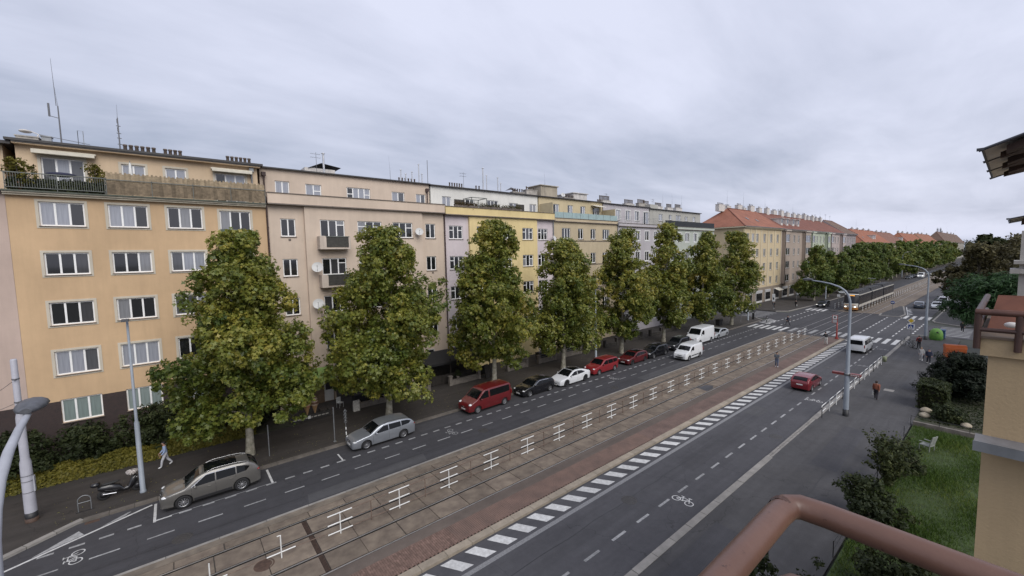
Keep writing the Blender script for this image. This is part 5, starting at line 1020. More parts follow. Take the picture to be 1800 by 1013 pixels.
def wheel_mesh(r, w, style):
    k = (r, w, style)
    if k in WHEEL: return WHEEL[k]
    t = MB().lathe([(r * .64, -w * .5), (r * .92, -w * .5), (r, -w * .32), (r, w * .32), (r * .92, w * .5), (r * .64, w * .5), (r * .64, -w * .5)], n=24, axis='y').mesh('wheel', M_TYRE)
    rm = MB(); ri = r * .66
    if style in ('steel', 'cap'):
        rm.lathe([(ri, w * .42), (ri * .92, w * .34), (ri * .7, w * .40), (ri * .25, w * .44), (.0, w * .46)], n=20, axis='y', m=0)
        for k2 in range(8): a = 2 * math.pi * k2 / 8; rm.obox((ri * .66 * math.cos(a), w * .415, ri * .66 * math.sin(a)), (.018, 0, 0), (0, .004, 0), (0, 0, .018), 1)
    else:
        rm.lathe([(ri, w * .46), (ri * .9, w * .44), (ri * .9, w * .05), (.0, w * .05)], n=24, axis='y', m=1)
        rm.lathe([(ri * 1.0, w * .47), (ri * .88, w * .47), (ri * .88, w * .3)], n=24, axis='y', m=0); n = int(style)
        for k2 in range(n):
            a = 2 * math.pi * k2 / n; d = Vector((math.cos(a), 0, math.sin(a))); p = Vector((-math.sin(a), 0, math.cos(a))); rm.obox(d * ri * .48 + Vector((0, w * .40, 0)), d * ri * .44, Vector((0, w * .06, 0)), p * (.10 * r if n < 8 else .065 * r))
        rm.lathe([(ri * .2, w * .2), (ri * .2, w * .47), (0, w * .48)], n=12, axis='y', m=0)
    WHEEL[k] = (t, rm); return WHEEL[k]
class Car:
    """local frame: +x is the front, z=0 the road; half-width follows plan and height"""
    def __init__(s, L, W, H, top, belt, sill, wheels, wr, tumble=.28, taper=.16, nose=.9, tail=.9):
        s.L, s.W, s.H, s.sill, s.wheels, s.wr, s.tumble, s.taper = L, W, H, sill, wheels, wr, tumble, taper
        s.tx, s.tz = smooth_curve(top, 240, 5); s.bx, s.bz = smooth_curve(belt, 100, 4); s.nose, s.tail = nose, tail
    def top(s, x): return float(np.interp(x, s.tx, s.tz))
    def belt(s, x): return float(np.interp(x, s.bx, s.bz))
    def plan(s, x):
        h = s.L / 2; k = abs(x) / h; e = (k - .55) / .45 if k > .55 else 0; return s.W / 2 * (1 - s.taper * max(0, e) ** 2.6)
    def half(s, x, z):
        w = s.plan(x); b = s.belt(x)
        if z <= b: t = (z - s.sill) / max(.1, b - s.sill); return w * (.945 + .055 * math.sin(min(1, max(0, t) * 1.25) * math.pi / 2) - .028 * max(0, t - .6) / .4)
        return w * .972 - (z - b) * s.tumble
    def low(s, x):
        z = s.sill
        for xw in s.wheels:
            d = abs(x - xw); ra = s.wr + .065
            if d < ra: z = max(z, s.wr + math.sqrt(ra * ra - d * d) - .0)
        return z
    def section(s, x, k=0.0, inset=0.0):
        zt = s.top(x); zl = s.low(x); b = min(s.belt(x), zt - .05); ze = max(zt - .075, b + .002); pts = []
        zl = min(zl, b - .05)
        pts.append((s.half(x, zl) - .12, zl)); 
        for t in np.linspace(0, 1, 7): z = zl + (b - zl) * t; pts.append((s.half(x, z), z))
        for t in (.33, .66, 1.0): z = b + (ze - b) * t; pts.append((s.half(x, z), z))
        we = s.half(x, ze)
        for a in (30, 60, 85): pts.append((we - .075 * (1 - math.cos(R(a))) - .02 * math.sin(R(a)), ze + (zt - .028 - ze) * math.sin(R(a))))
        wl = pts[-1][0]
        for t in (.7, .4, 0.0): pts.append((wl * t, zt - .028 + .028 * (1 - t * t)))
        if k:
            zm = (zl + zt) * .48; pts = [(y * (1 - k * .55), zm + (z - zm) * (1 - k)) for y, z in pts]
        return pts
    def body(s, root, m):
        h = s.L / 2; xs = set(np.round(np.linspace(-h + .16, h - .16, 64), 4))
        for xw in s.wheels:
            ra = s.wr + .065
            for a in np.linspace(0, math.pi, 19): xs.add(round(xw + ra * math.cos(a), 4))
            xs.add(round(xw + ra + .004, 4)); xs.add(round(xw - ra - .004, 4))
        rows = []; F = [(-h, .15), (-h + .012, .085), (-h + .04, .04), (-h + .09, .01)]; G_ = [(h - .09, .012), (h - .04, .05), (h - .012, .10), (h, .17)]
        for x, k in F + [(x, 0) for x in sorted(xs)] + G_:
            sec = s.section(x, k); rows.append([(x, y, z) for y, z in sec] + [(x, -y, z) for y, z in reversed(sec[:-1])])
        mb = MB().grid(rows, 0, True); mb.face(rows[0], 0); mb.face(rows[-1][::-1], 0)
        me = mb.mesh('body', m); 
        bm = bmesh.new(); bm.from_mesh(me); bmesh.ops.remove_doubles(bm, verts=bm.verts, dist=.0008); bmesh.ops.recalc_face_normals(bm, faces=bm.faces); bm.to_mesh(me); bm.free()
        me.set_sharp_from_angle(angle=R(38)); o = new_obj('body', me, root)
        u = MB().box(-h + .25, h - .25, -s.W / 2 + .16, s.W / 2 - .16, s.sill - .11, s.wr + .12);  # near-black box, hung below the sill to deepen the shade under the car
        for xw in s.wheels: u.box(xw - s.wr - .06, xw + s.wr + .06, -s.W / 2 + .20, s.W / 2 - .20, s.sill, s.wr * 2 + .06)
        u.build('underbody', M_UNDER, root); return o
    def side(s, root, name, lo, hi, m, x0, x1, off=.006, n=14, sides=(1, -1)):
        """panel on both flanks between two height curves"""
        out_ = []
        for sg in sides:
            rows = []
            for x in np.linspace(x0, x1, n):
                a, b = interp(lo, x), interp(hi, x); rows.append([(x, sg * (s.half(x, a + (b - a) * t) + off), a + (b - a) * t) for t in (0, .5, 1)])
            o = MB().grid(rows if sg < 0 else [r[::-1] for r in rows], 0, True).build(name, m, root); out_.append(o)
        return out_
    def over(s, root, name, xa, xb, m, ya=.86, yb=.86, off=.006, n=10):
        """panel lying on the top surface (windscreen, rear screen, roof glass) between two stations"""
        rows = []
        for t in np.linspace(0, 1, n):
            x = xa + (xb - xa) * t; f = ya + (yb - ya) * t; z = s.top(x); we = s.half(x, max(z - .075, min(s.belt(x), z - .05))) - .07; dz = (s.top(x + .01) - s.top(x - .01)) / .02; nx, nz = -dz / math.hypot(1, dz), 1 / math.hypot(1, dz)
            rows.append([(x + nx * off, we * f * u, z - .028 + .028 * (1 - (f * u) ** 2) + nz * off) for u in np.linspace(-1, 1, 9)])
        return MB().grid(rows, 0, True).build(name, m, root)
    def put_wheels(s, root, style, rm=None, w=.22):
        t, rmb = wheel_mesh(s.wr, w, style); rim_me = rmb.mesh('rim', [rm or M_RIM, M_UNDER])
        for xw in s.wheels:
            for sg in (1, -1):
                o = new_obj('wheel', t, root, (xw, sg * (s.W / 2 - w * .5 - .03), s.wr)); r = new_obj('rim', rim_me, o)
                if sg < 0: r.rotation_euler = (0, 0, math.pi)
def blob(root, name, c, rx, ry, rz, m, nu=10, nv=6): return MB().ell(c, rx, ry, rz, nu, nv).build(name, m, root)
def car(label, X, Y, rot, kind, body_m, cat='car', group=None, lit=False, rimstyle='10', rim_m=None, opts=()):
    K = CARS[kind]; L, W, H = K['L'], K['W'], K['H']; root = thing(K.get('name', 'parked_car'), label, cat, (X, Y, 0.0), rot, group)
    c = Car(L, W, H, K['top'], K['belt'], K['sill'], K['wheels'], K['wr'], K.get('tumble', .28), K.get('taper', .16)); h = L / 2
    c.body(root, body_m); c.put_wheels(root, rimstyle, rim_m, .23)
    gx0, gx1 = K['ws']; c.over(root, 'windscreen', gx1, gx0, M_GLASSCAR, .94, .90)
    if K.get('rs'): c.over(root, 'rear_window', K['rs'][0], K['rs'][1], M_GLASSCAR, .84, .88)
    else:
        zr0, zr1 = K['rz']; hw = c.half(-h + .1, zr0) - .16; MB().face([(-h - .008, -hw, zr0), (-h - .008, hw, zr0), (-h - .008, hw - .05, zr1), (-h - .008, -hw + .05, zr1)][::-1]).build('rear_window', M_GLASSCAR, root)
    for (x0, x1, lo, hi) in K['win']: c.side(root, 'side_window', lo, hi, M_GLASSCAR, x0, x1)
    if 'roofglass' in opts: c.over(root, 'roof_glass', K['rg'][0], K['rg'][1], M_GLASSCAR, .86, .86, .007)
    if 'trim' in opts:     # bright strip over the side windows
        for (x0, x1, lo, hi) in K['win'][:2]: c.side(root, 'window_trim', [(x, z - .02) for x, z in hi], [(x, z + .018) for x, z in hi], M_CHROME, x0, x1, .009)
    if 'rails' in opts:
        for sg in (1, -1): MB().tube([(x, sg * (c.half(x, c.top(x) - .08) - .08), c.top(x) + .035 - (.05 if k in (0, 6) else 0)) for k, x in enumerate(np.linspace(K['ws'][0] - .35, K['ws'][0] - .35 - K.get('raillen', 2.0), 7))], .011, 6).build('roof_rail', M_CHROME if 'chrome' in opts else M_PLASTIC, root)
    if 'cladding' in opts:
        z0 = K['sill']; seg = [(K['wheels'][1] + c.wr + .1, K['wheels'][0] - c.wr - .1)]
        for a, b in seg: c.side(root, 'sill_trim', [(a, z0 + .005), (b, z0 + .005)], [(a, z0 + .14), (b, z0 + .14)], M_PLASTIC, a, b, .010); c.side(root, 'bright_strip', [(a, z0 + .145), (b, z0 + .145)], [(a, z0 + .175), (b, z0 + .175)], M_CHROME, a, b, .013)
    if 'bump' in opts:     # unpainted bumpers and side strips
        for xa in (h - .02, -h + .02): MB().ell((xa - math.copysign(.06, xa), 0, K['sill'] + .17), .12, W / 2 * .84, .17, 16, 8).build('bumper', M_PLASTIC, root)
        a, b = K['wheels'][1] + c.wr + .12, K['wheels'][0] - c.wr - .12; c.side(root, 'side_strip', [(a, .5), (b, .5)], [(a, .62), (b, .62)], M_PLASTIC, a, b, .012)
    # doors: seams and handles
    for x in K['seams']: c.side(root, 'door_seam', [(x, K['sill'] + .12), (x + .012, K['sill'] + .12)], [(x, c.belt(x) - .01), (x + .012, c.belt(x) - .01)], M_PLASTIC, x, x + .012, .003, 2)
    for x in K.get('handles', []):
        for sg in (1, -1): MB().box(x - .09, x + .09, -.018, .018, -.016, .016).build('door_handle', body_m if 'chromeh' not in opts else M_CHROME, root, (x * 0, sg * (c.half(x, c.belt(x) - .14) + .015), c.belt(x) - .14))
    for sg in (1, -1):
        x = K['mirror'][0]; z = K['mirror'][1]; o = MB().ell((x, sg * (c.half(x, z) + .12), z + .03), .075, .11, .075, 10, 6).box(x - .02, x + .02, min(sg * c.half(x, z) - sg * .02, sg * (c.half(x, z) + .08)), max(sg * c.half(x, z) - sg * .02, sg * (c.half(x, z) + .08)), z - .03, z + .01).build('wing_mirror', K.get('mm') or body_m, root)
        hx, hy, hz, ra, rb, rc = K['lamp']; MB().ell((hx, sg * hy, hz), ra, rb, rc, 12, 8).build('headlight', M_LIT if lit else M_LAMP, root)
        tx, ty, tz, ra, rb, rc = K['tail']; MB().ell((tx, sg * ty, tz), ra, rb, rc, 12, 8).build('tail_light', M_TAIL, root)
    g = K['grille']; MB().ell((h - g[0], 0, g[1]), .05, g[2], g[3], 14, 6).build('grille', M_PLASTIC, root); MB().ell((h - .07, 0, K['sill'] + .14), .09, W * .32, .07, 14, 6).build('air_intake', M_PLASTIC, root)
    MB().box(h - .0, h + .022, -.26, .26, g[1] - g[3] - .16, g[1] - g[3] - .05).build('number_plate', M_PLATE, root); pz = K.get('platez', .62); MB().box(-h - .02, -h + .0, -.26, .26, pz, pz + .11).build('number_plate', M_PLATE, root)
    MB().ell((h - g[0] + .045, 0, g[1] + g[3] * .2), .02, .055, .055, 10, 6).build('badge', M_CHROME, root)
    if 'wipers' not in opts:
        xw = K['ws'][1] + .10; MB().cyl((xw - .02, -.5, c.top(xw) + .02), (xw - .22, .05, c.top(xw - .22) + .02), .012, n=5).cyl((xw - .02, .1, c.top(xw) + .02), (xw - .22, .6, c.top(xw - .22) + .02), .012, n=5).build('wiper', M_PLASTIC, root)
    return root
def S(*a): return list(a)
CARS = {}
CARS['suv'] = dict(L=4.67, W=1.84, H=1.69, sill=.27, wheels=(1.36, -1.345), wr=.365, taper=.17,
  top=S((-2.335, 1.02), (-2.25, 1.16), (-2.05, 1.42), (-1.75, 1.60), (-1.0, 1.68), (0, 1.69), (.45, 1.62), (.75, 1.50), (1.28, 1.10), (1.7, 1.03), (2.1, .95), (2.26, .86), (2.335, .78)),
  belt=S((-2.335, 1.0), (-1.5, 1.10), (0, 1.03), (1.0, 1.0), (2.335, .80)), ws=(.58, 1.24), rs=(-1.80, -2.22), rg=(-1.2, .35),
  win=[(-.10, .98, S((-.1, 1.08), (.98, 1.045)), S((-.1, 1.53), (.30, 1.52), (.98, 1.065))), (-1.08, -.16, S((-1.08, 1.10), (-.16, 1.08)), S((-1.08, 1.52), (-.16, 1.53))), (-1.78, -1.14, S((-1.78, 1.30), (-1.6, 1.14), (-1.14, 1.105)), S((-1.78, 1.345), (-1.5, 1.46), (-1.14, 1.515)))],
  seams=(.98, -.12, -1.08), handles=(-.02 + .2, -.85), mirror=(.82, 1.06), lamp=(2.12, .68, .84, .17, .16, .065), tail=(-2.22, .62, 1.0, .10, .24, .07), grille=(.06, .74, .52, .12), platez=.68, raillen=2.0)
CARS['wagon'] = dict(L=4.77, W=1.83, H=1.50, sill=.22, wheels=(1.42, -1.37), wr=.325, taper=.16,
  top=S((-2.385, .90), (-2.33, 1.0), (-2.1, 1.24), (-1.85, 1.40), (-1.2, 1.48), (-.2, 1.50), (.2, 1.46), (.5, 1.36), (1.12, .99), (1.6, .92), (2.1, .80), (2.3, .72), (2.385, .64)),
  belt=S((-2.385, .90), (-1.5, .97), (0, .92), (1.0, .90), (2.385, .66)), ws=(.40, 1.08), rs=(-1.93, -2.30), rg=(-1.4, .1),
  win=[(-.22, .84, S((-.22, .96), (.84, .93)), S((-.22, 1.36), (.12, 1.35), (.84, .96))), (-1.18, -.28, S((-1.18, .98), (-.28, .96)), S((-1.18, 1.35), (-.28, 1.365))), (-2.0, -1.24, S((-2.0, 1.13), (-1.85, 1.03), (-1.24, .985)), S((-2.0, 1.17), (-1.7, 1.29), (-1.24, 1.345)))],
  seams=(.92, -.25, -1.15), handles=(0, -.98), mirror=(.70, .95), lamp=(2.16, .68, .68, .17, .17, .055), tail=(-2.30, .62, .88, .08, .22, .07), grille=(.05, .60, .50, .075), platez=.68, raillen=2.1)
CARS['mpv'] = dict(L=4.81, W=1.90, H=1.94, sill=.27, wheels=(1.50, -1.50), wr=.325, tumble=.14, taper=.13,
  top=S((-2.405, 1.70), (-2.36, 1.84), (-2.2, 1.92), (-1, 1.94), (0, 1.94), (.62, 1.90), (.85, 1.80), (1.55, 1.22), (1.95, 1.06), (2.25, .90), (2.36, .78), (2.405, .70)),
  belt=S((-2.405, 1.16), (0, 1.14), (1.2, 1.12), (1.8, 1.0), (2.405, .72)), ws=(.86, 1.52), rz=(1.15, 1.72),
  win=[(.32, 1.34, S((.32, 1.19), (1.34, 1.17)), S((.32, 1.76), (.66, 1.76), (1.34, 1.22))), (-2.15, .14, S((-2.15, 1.21), (.14, 1.19)), S((-2.15, 1.70), (-2.0, 1.77), (.14, 1.77)))],
  seams=(1.30, .22, -.95), handles=(.40, .02), mirror=(1.18, 1.16), lamp=(2.14, .72, .86, .20, .15, .10), tail=(-2.36, .86, 1.1, .04, .06, .28), grille=(.03, .62, .5, .06), platez=.95)
CARS['hatch'] = dict(L=4.24, W=1.75, H=1.43, sill=.22, wheels=(1.32, -1.34), wr=.315, taper=.16,
  top=S((-2.12, .88), (-2.07, 1.0), (-1.9, 1.18), (-1.62, 1.34), (-1.0, 1.42), (-.2, 1.43), (.15, 1.39), (.42, 1.30), (.98, .96), (1.5, .90), (1.9, .78), (2.06, .68), (2.12, .62)),
  belt=S((-2.12, .88), (-1.4, .96), (0, .92), (1.0, .88), (2.12, .64)), ws=(.32, .94), rs=(-1.66, -2.02), rg=(-1.2, .05),
  win=[(-.30, .74, S((-.30, .96), (.74, .92)), S((-.30, 1.31), (.05, 1.30), (.74, .95))), (-1.20, -.36, S((-1.20, .99), (-.36, .96)), S((-1.20, 1.27), (-.36, 1.31))), (-1.62, -1.25, S((-1.62, 1.08), (-1.25, 1.0)), S((-1.62, 1.12), (-1.25, 1.26)))],
  seams=(.82, -.33, -1.15), handles=(-.1, -.95), mirror=(.60, .93), lamp=(1.94, .64, .66, .15, .15, .065), tail=(-2.04, .60, .86, .07, .18, .07), grille=(.05, .56, .40, .07), platez=.62, raillen=1.6)
CARS['coupe'] = dict(L=4.69, W=1.85, H=1.44, sill=.20, wheels=(1.48, -1.40), wr=.335, taper=.18,
  top=S((-2.345, .90), (-2.30, .98), (-2.05, 1.06), (-1.75, 1.16), (-1.2, 1.34), (-.6, 1.43), (0, 1.44), (.4, 1.36), (.75, 1.20), (1.22, .93), (1.7, .84), (2.1, .74), (2.28, .66), (2.345, .58)),
  belt=S((-2.345, .90), (-1.4, .94), (0, .90), (1.2, .86), (2.345, .60)), ws=(.32, 1.18), rs=(-1.15, -1.98), rg=(-1.05, .25),
  win=[(-.12, 1.00, S((-.12, .94), (1.0, .90)), S((-.12, 1.33), (.28, 1.28), (1.0, .93))), (-1.32, -.18, S((-1.32, 1.05), (-1.0, .98), (-.18, .94)), S((-1.32, 1.08), (-.8, 1.27), (-.18, 1.335)))],
  seams=(1.05, -.15, -1.15), handles=(.1, -.9), mirror=(.85, .92), lamp=(2.06, .66, .66, .20, .14, .05), tail=(-2.26, .60, .86, .08, .22, .05), grille=(.04, .36, .40, .04), platez=.66)
CARS['estate_mpv'] = dict(L=4.49, W=1.73, H=1.60, sill=.24, wheels=(1.35, -1.45), wr=.31, tumble=.20, taper=.14,
  top=S((-2.245, 1.10), (-2.2, 1.30), (-2.05, 1.52), (-1.7, 1.60), (-.5, 1.60), (.1, 1.58), (.4, 1.48), (1.02, 1.05), (1.4, .99), (1.9, .88), (2.16, .78), (2.245, .66)),
  belt=S((-2.245, 1.04), (0, .98), (1.0, .96), (2.245, .70)), ws=(.32, .98), rs=(-2.08, -2.22), rg=(-1.2, .0),
  win=[(-.22, .80, S((-.22, 1.02), (.80, 1.0)), S((-.22, 1.45), (.12, 1.44), (.80, 1.03))), (-1.12, -.28, S((-1.12, 1.03), (-.28, 1.02)), S((-1.12, 1.45), (-.28, 1.455))), (-2.0, -1.18, S((-2.0, 1.08), (-1.18, 1.03)), S((-2.0, 1.34), (-1.8, 1.43), (-1.18, 1.45)))],
  seams=(.86, -.25, -1.15), handles=(-.05, -.98), mirror=(.68, 1.02), lamp=(2.06, .60, .76, .13, .14, .08), tail=(-2.2, .76, 1.05, .05, .06, .2), grille=(.05, .66, .42, .06), platez=.72, raillen=2.2)
CARS['van'] = dict(name='delivery_van', L=5.55, W=2.02, H=2.38, sill=.30, wheels=(1.85, -1.55), wr=.345, tumble=.07, taper=.10,
  top=S((-2.775, 2.26), (-2.72, 2.34), (-2.5, 2.38), (0, 2.38), (.9, 2.34), (1.15, 2.24), (1.85, 1.42), (2.2, 1.26), (2.55, 1.06), (2.70, .88), (2.775, .74)),
  belt=S((-2.775, 1.36), (1.2, 1.34), (2.0, 1.18), (2.775, .76)), ws=(1.18, 1.82), rz=(1.4, 1.95),
  win=[(.62, 1.62, S((.62, 1.40), (1.62, 1.38)), S((.62, 2.0), (1.12, 2.0), (1.62, 1.45)))], seams=(1.70, .52, -.9), handles=(.66,), mirror=(1.58, 1.45), lamp=(2.52, .74, .98, .16, .14, .14), tail=(-2.74, .94, 1.0, .04, .05, .30), grille=(.05, .80, .5, .08), platez=.6)
CARS['smallvan'] = dict(name='delivery_van', L=4.42, W=1.84, H=1.85, sill=.26, wheels=(1.36, -1.30), wr=.325, tumble=.10, taper=.12,
  top=S((-2.21, 1.72), (-2.17, 1.80), (-2.0, 1.85), (0, 1.86), (.45, 1.80), (.7, 1.68), (1.32, 1.18), (1.75, 1.04), (2.05, .90), (2.17, .78), (2.21, .68)),
  belt=S((-2.21, 1.14), (.8, 1.12), (1.5, 1.0), (2.21, .70)), ws=(.72, 1.28), rz=(1.2, 1.62),
  win=[(.22, 1.12, S((.22, 1.16), (1.12, 1.15)), S((.22, 1.62), (.60, 1.62), (1.12, 1.20)))], seams=(1.16, .14, -.85), handles=(.28,), mirror=(1.02, 1.16), lamp=(1.98, .70, .86, .16, .14, .09), tail=(-2.18, .84, 1.0, .04, .05, .26), grille=(.05, .66, .48, .09), platez=.6)
CARS['minibus'] = dict(name='passenger_van', L=4.9, W=1.92, H=1.98, sill=.30, wheels=(1.55, -1.40), wr=.33, tumble=.10, taper=.10,
  top=S((-2.45, 1.84), (-2.4, 1.92), (-2.2, 1.98), (0, 1.98), (.85, 1.94), (1.05, 1.84), (1.6, 1.28), (2.0, 1.14), (2.3, .96), (2.42, .82), (2.45, .74)),
  belt=S((-2.45, 1.14), (1.2, 1.12), (2.0, 1.02), (2.45, .76)), ws=(1.08, 1.56), rz=(1.18, 1.74),
  win=[(.62, 1.38, S((.62, 1.18), (1.38, 1.17)), S((.62, 1.72), (1.0, 1.72), (1.38, 1.24))), (-.62, .52, S((-.62, 1.18), (.52, 1.18)), S((-.62, 1.74), (.52, 1.74))), (-2.2, -.74, S((-2.2, 1.18), (-.74, 1.18)), S((-2.2, 1.72), (-.74, 1.74)))],
  seams=(1.42, .56, -.68), handles=(.68,), mirror=(1.34, 1.22), lamp=(2.26, .72, .92, .14, .14, .10), tail=(-2.42, .86, 1.0, .04, .06, .24), grille=(.05, .74, .5, .08), platez=.62)
P_GREY = paint('warm_grey_metallic', (.165, .158, .146), .3, .5); P_SILV = paint('silver_metallic', (.34, .36, .39), .28, .6); P_RED = paint('deep_red_paint', (.115, .009, .011)); P_RED2 = paint('bright_red_paint', (.21, .014, .018)); P_RED3 = paint('wine_red_paint', (.085, .008, .010)); P_BLK = paint('black_paint', (.008, .008, .010), .2); P_WHITE = paint('white_paint', (.66, .67, .68), .3); P_DGREY = paint('graphite_paint', (.035, .037, .042), .28, .4); P_BLUEG = paint('blue_grey_paint', (.07, .085, .11), .28, .4); P_SILVW = paint('pale_silver_paint', (.48, .50, .52), .28, .4)
A = math.pi; CG = 'cars parked along the far kerb'
car('warm grey estate SUV with glass roof parked nearest at the far kerb', .98, 29.22, A, 'suv', P_GREY, group=CG, rimstyle='10', opts=('roofglass', 'rails', 'chrome', 'cladding', 'trim'))
car('silver estate car with dark roof rails parked beside the second plane tree', 11.22, 29.42, A, 'wagon', P_SILV, group=CG, rimstyle='10', opts=('rails', 'trim'))
car('deep red people carrier van with dark side windows parked at the far kerb', 20.95, 29.65, A + .035, 'mpv', P_RED, group=CG, rimstyle='cap')
car('black hatchback with bright window trim parked behind the red people carrier', 26.85, 29.58, A, 'hatch', P_BLK, group=CG, rimstyle='5', opts=('trim',))
car('white fastback car with black glass roof in the parked row', 31.9, 29.42, A, 'coupe', P_WHITE, group=CG, rimstyle='10', rim_m=M_RIMD, opts=('roofglass',))
car('bright red high-roofed estate car in the parked row', 37.3, 29.62, A, 'estate_mpv', P_RED2, group=CG, rimstyle='cap', opts=('rails',))
car('wine red hatchback with black roof in the parked row', 43.45, 29.55, A, 'hatch', P_RED3, group=CG, rimstyle='10', rim_m=M_RIMD, opts=('roofglass',))
car('black estate car with silver window line next to the white delivery vans', 48.2, 29.58, A, 'wagon', P_BLK, group=CG, rimstyle='5', opts=('trim',))
car('graphite people carrier parked half hidden behind the small white van', 54.2, 29.6, A, 'estate_mpv', P_DGREY, group=CG, rimstyle='5')
car('tall white delivery van parked before the silver saloon', 60.2, 29.35, A, 'van', P_WHITE, 'van', CG, rimstyle='steel')
car('pale silver saloon parked last before the zebra crossing', 66.0, 29.42, A, 'coupe', P_SILVW, group=CG, rimstyle='5')
car('small white delivery van with black bumpers driving on the far carriageway', 50.2, 25.95, A, 'smallvan', P_WHITE, 'van', rimstyle='steel', opts=('bump',)).name = 'delivery_van'
car('ruby red hatchback driving away on the near carriageway, seen from behind', 47.6, 12.5, .0, 'hatch', paint('ruby_red_paint', (.17, .012, .018), .25, .2), rimstyle='5').name = 'red_hatchback'
car('white passenger van driving away towards the crossing, seen from behind', 69.6, 12.45, .0, 'minibus', paint('plain_white_paint', (.60, .61, .62), .35), 'van', rimstyle='steel')
car('black saloon with lit headlights waiting at the far crossing', 117.6, 28.1, A, 'wagon', P_BLK, lit=True, rimstyle='5').name = 'waiting_car'
car('silver car parked under the trees past the side street', 155.5, 33.0, A + .35, 'hatch', P_SILVW, rimstyle='5')
car('dark blue grey car driving away past the refuge island', 128.2, 13.0, .03, 'coupe', P_BLUEG, rimstyle='5').name = 'moving_car'
RG = 'cars parked along the near kerb past the side street'
car('silver hatchback parked first under the plum tree', 129.2, 10.35, A, 'hatch', P_SILVW, group=RG); car('graphite hatchback parked second under the plum tree', 135.0, 10.3, A, 'hatch', P_DGREY, group=RG); car('white estate car parked third under the plum tree', 140.7, 10.3, A, 'estate_mpv', P_WHITE, group=RG); car('silver car parked fourth under the plum tree', 146.6, 10.2, A, 'wagon', P_SILV, group=RG); car('pale car parked on the pavement side under the plum tree', 139.5, 8.0, A, 'hatch', P_WHITE, group=RG); car('dark car parked farthest on the near side', 152.5, 10.2, A, 'hatch', P_DGREY, group=RG)
car('white delivery van with lit headlights coming down the far carriageway', 254, 21.2 + 4.6, A, 'van', P_WHITE, 'van', lit=True)
FG = 'distant parked cars on the far carriageway'
for k, (X, Y, m, lb) in enumerate(((243, 28.6, P_DGREY, 'dark car first of the distant parked row'), (249, 28.6, P_BLUEG, 'blue grey car second of the distant parked row'), (255, 28.7, P_DGREY, 'graphite car third of the distant parked row'), (262, 28.7, P_BLK, 'black car fourth of the distant parked row'))): car(lb, X, Y, A, 'hatch', m, group=FG)
car('dark car with lit headlights approaching behind the distant white van', 280, 25.6, A, 'hatch', P_DGREY, lit=True); car('dark car farther behind the approaching one', 292, 25.4, A, 'wagon', P_BLK)
car('white car standing in the side street behind the corner plane tree', 97.0, 38.5, R(-100), 'hatch', P_WHITE)

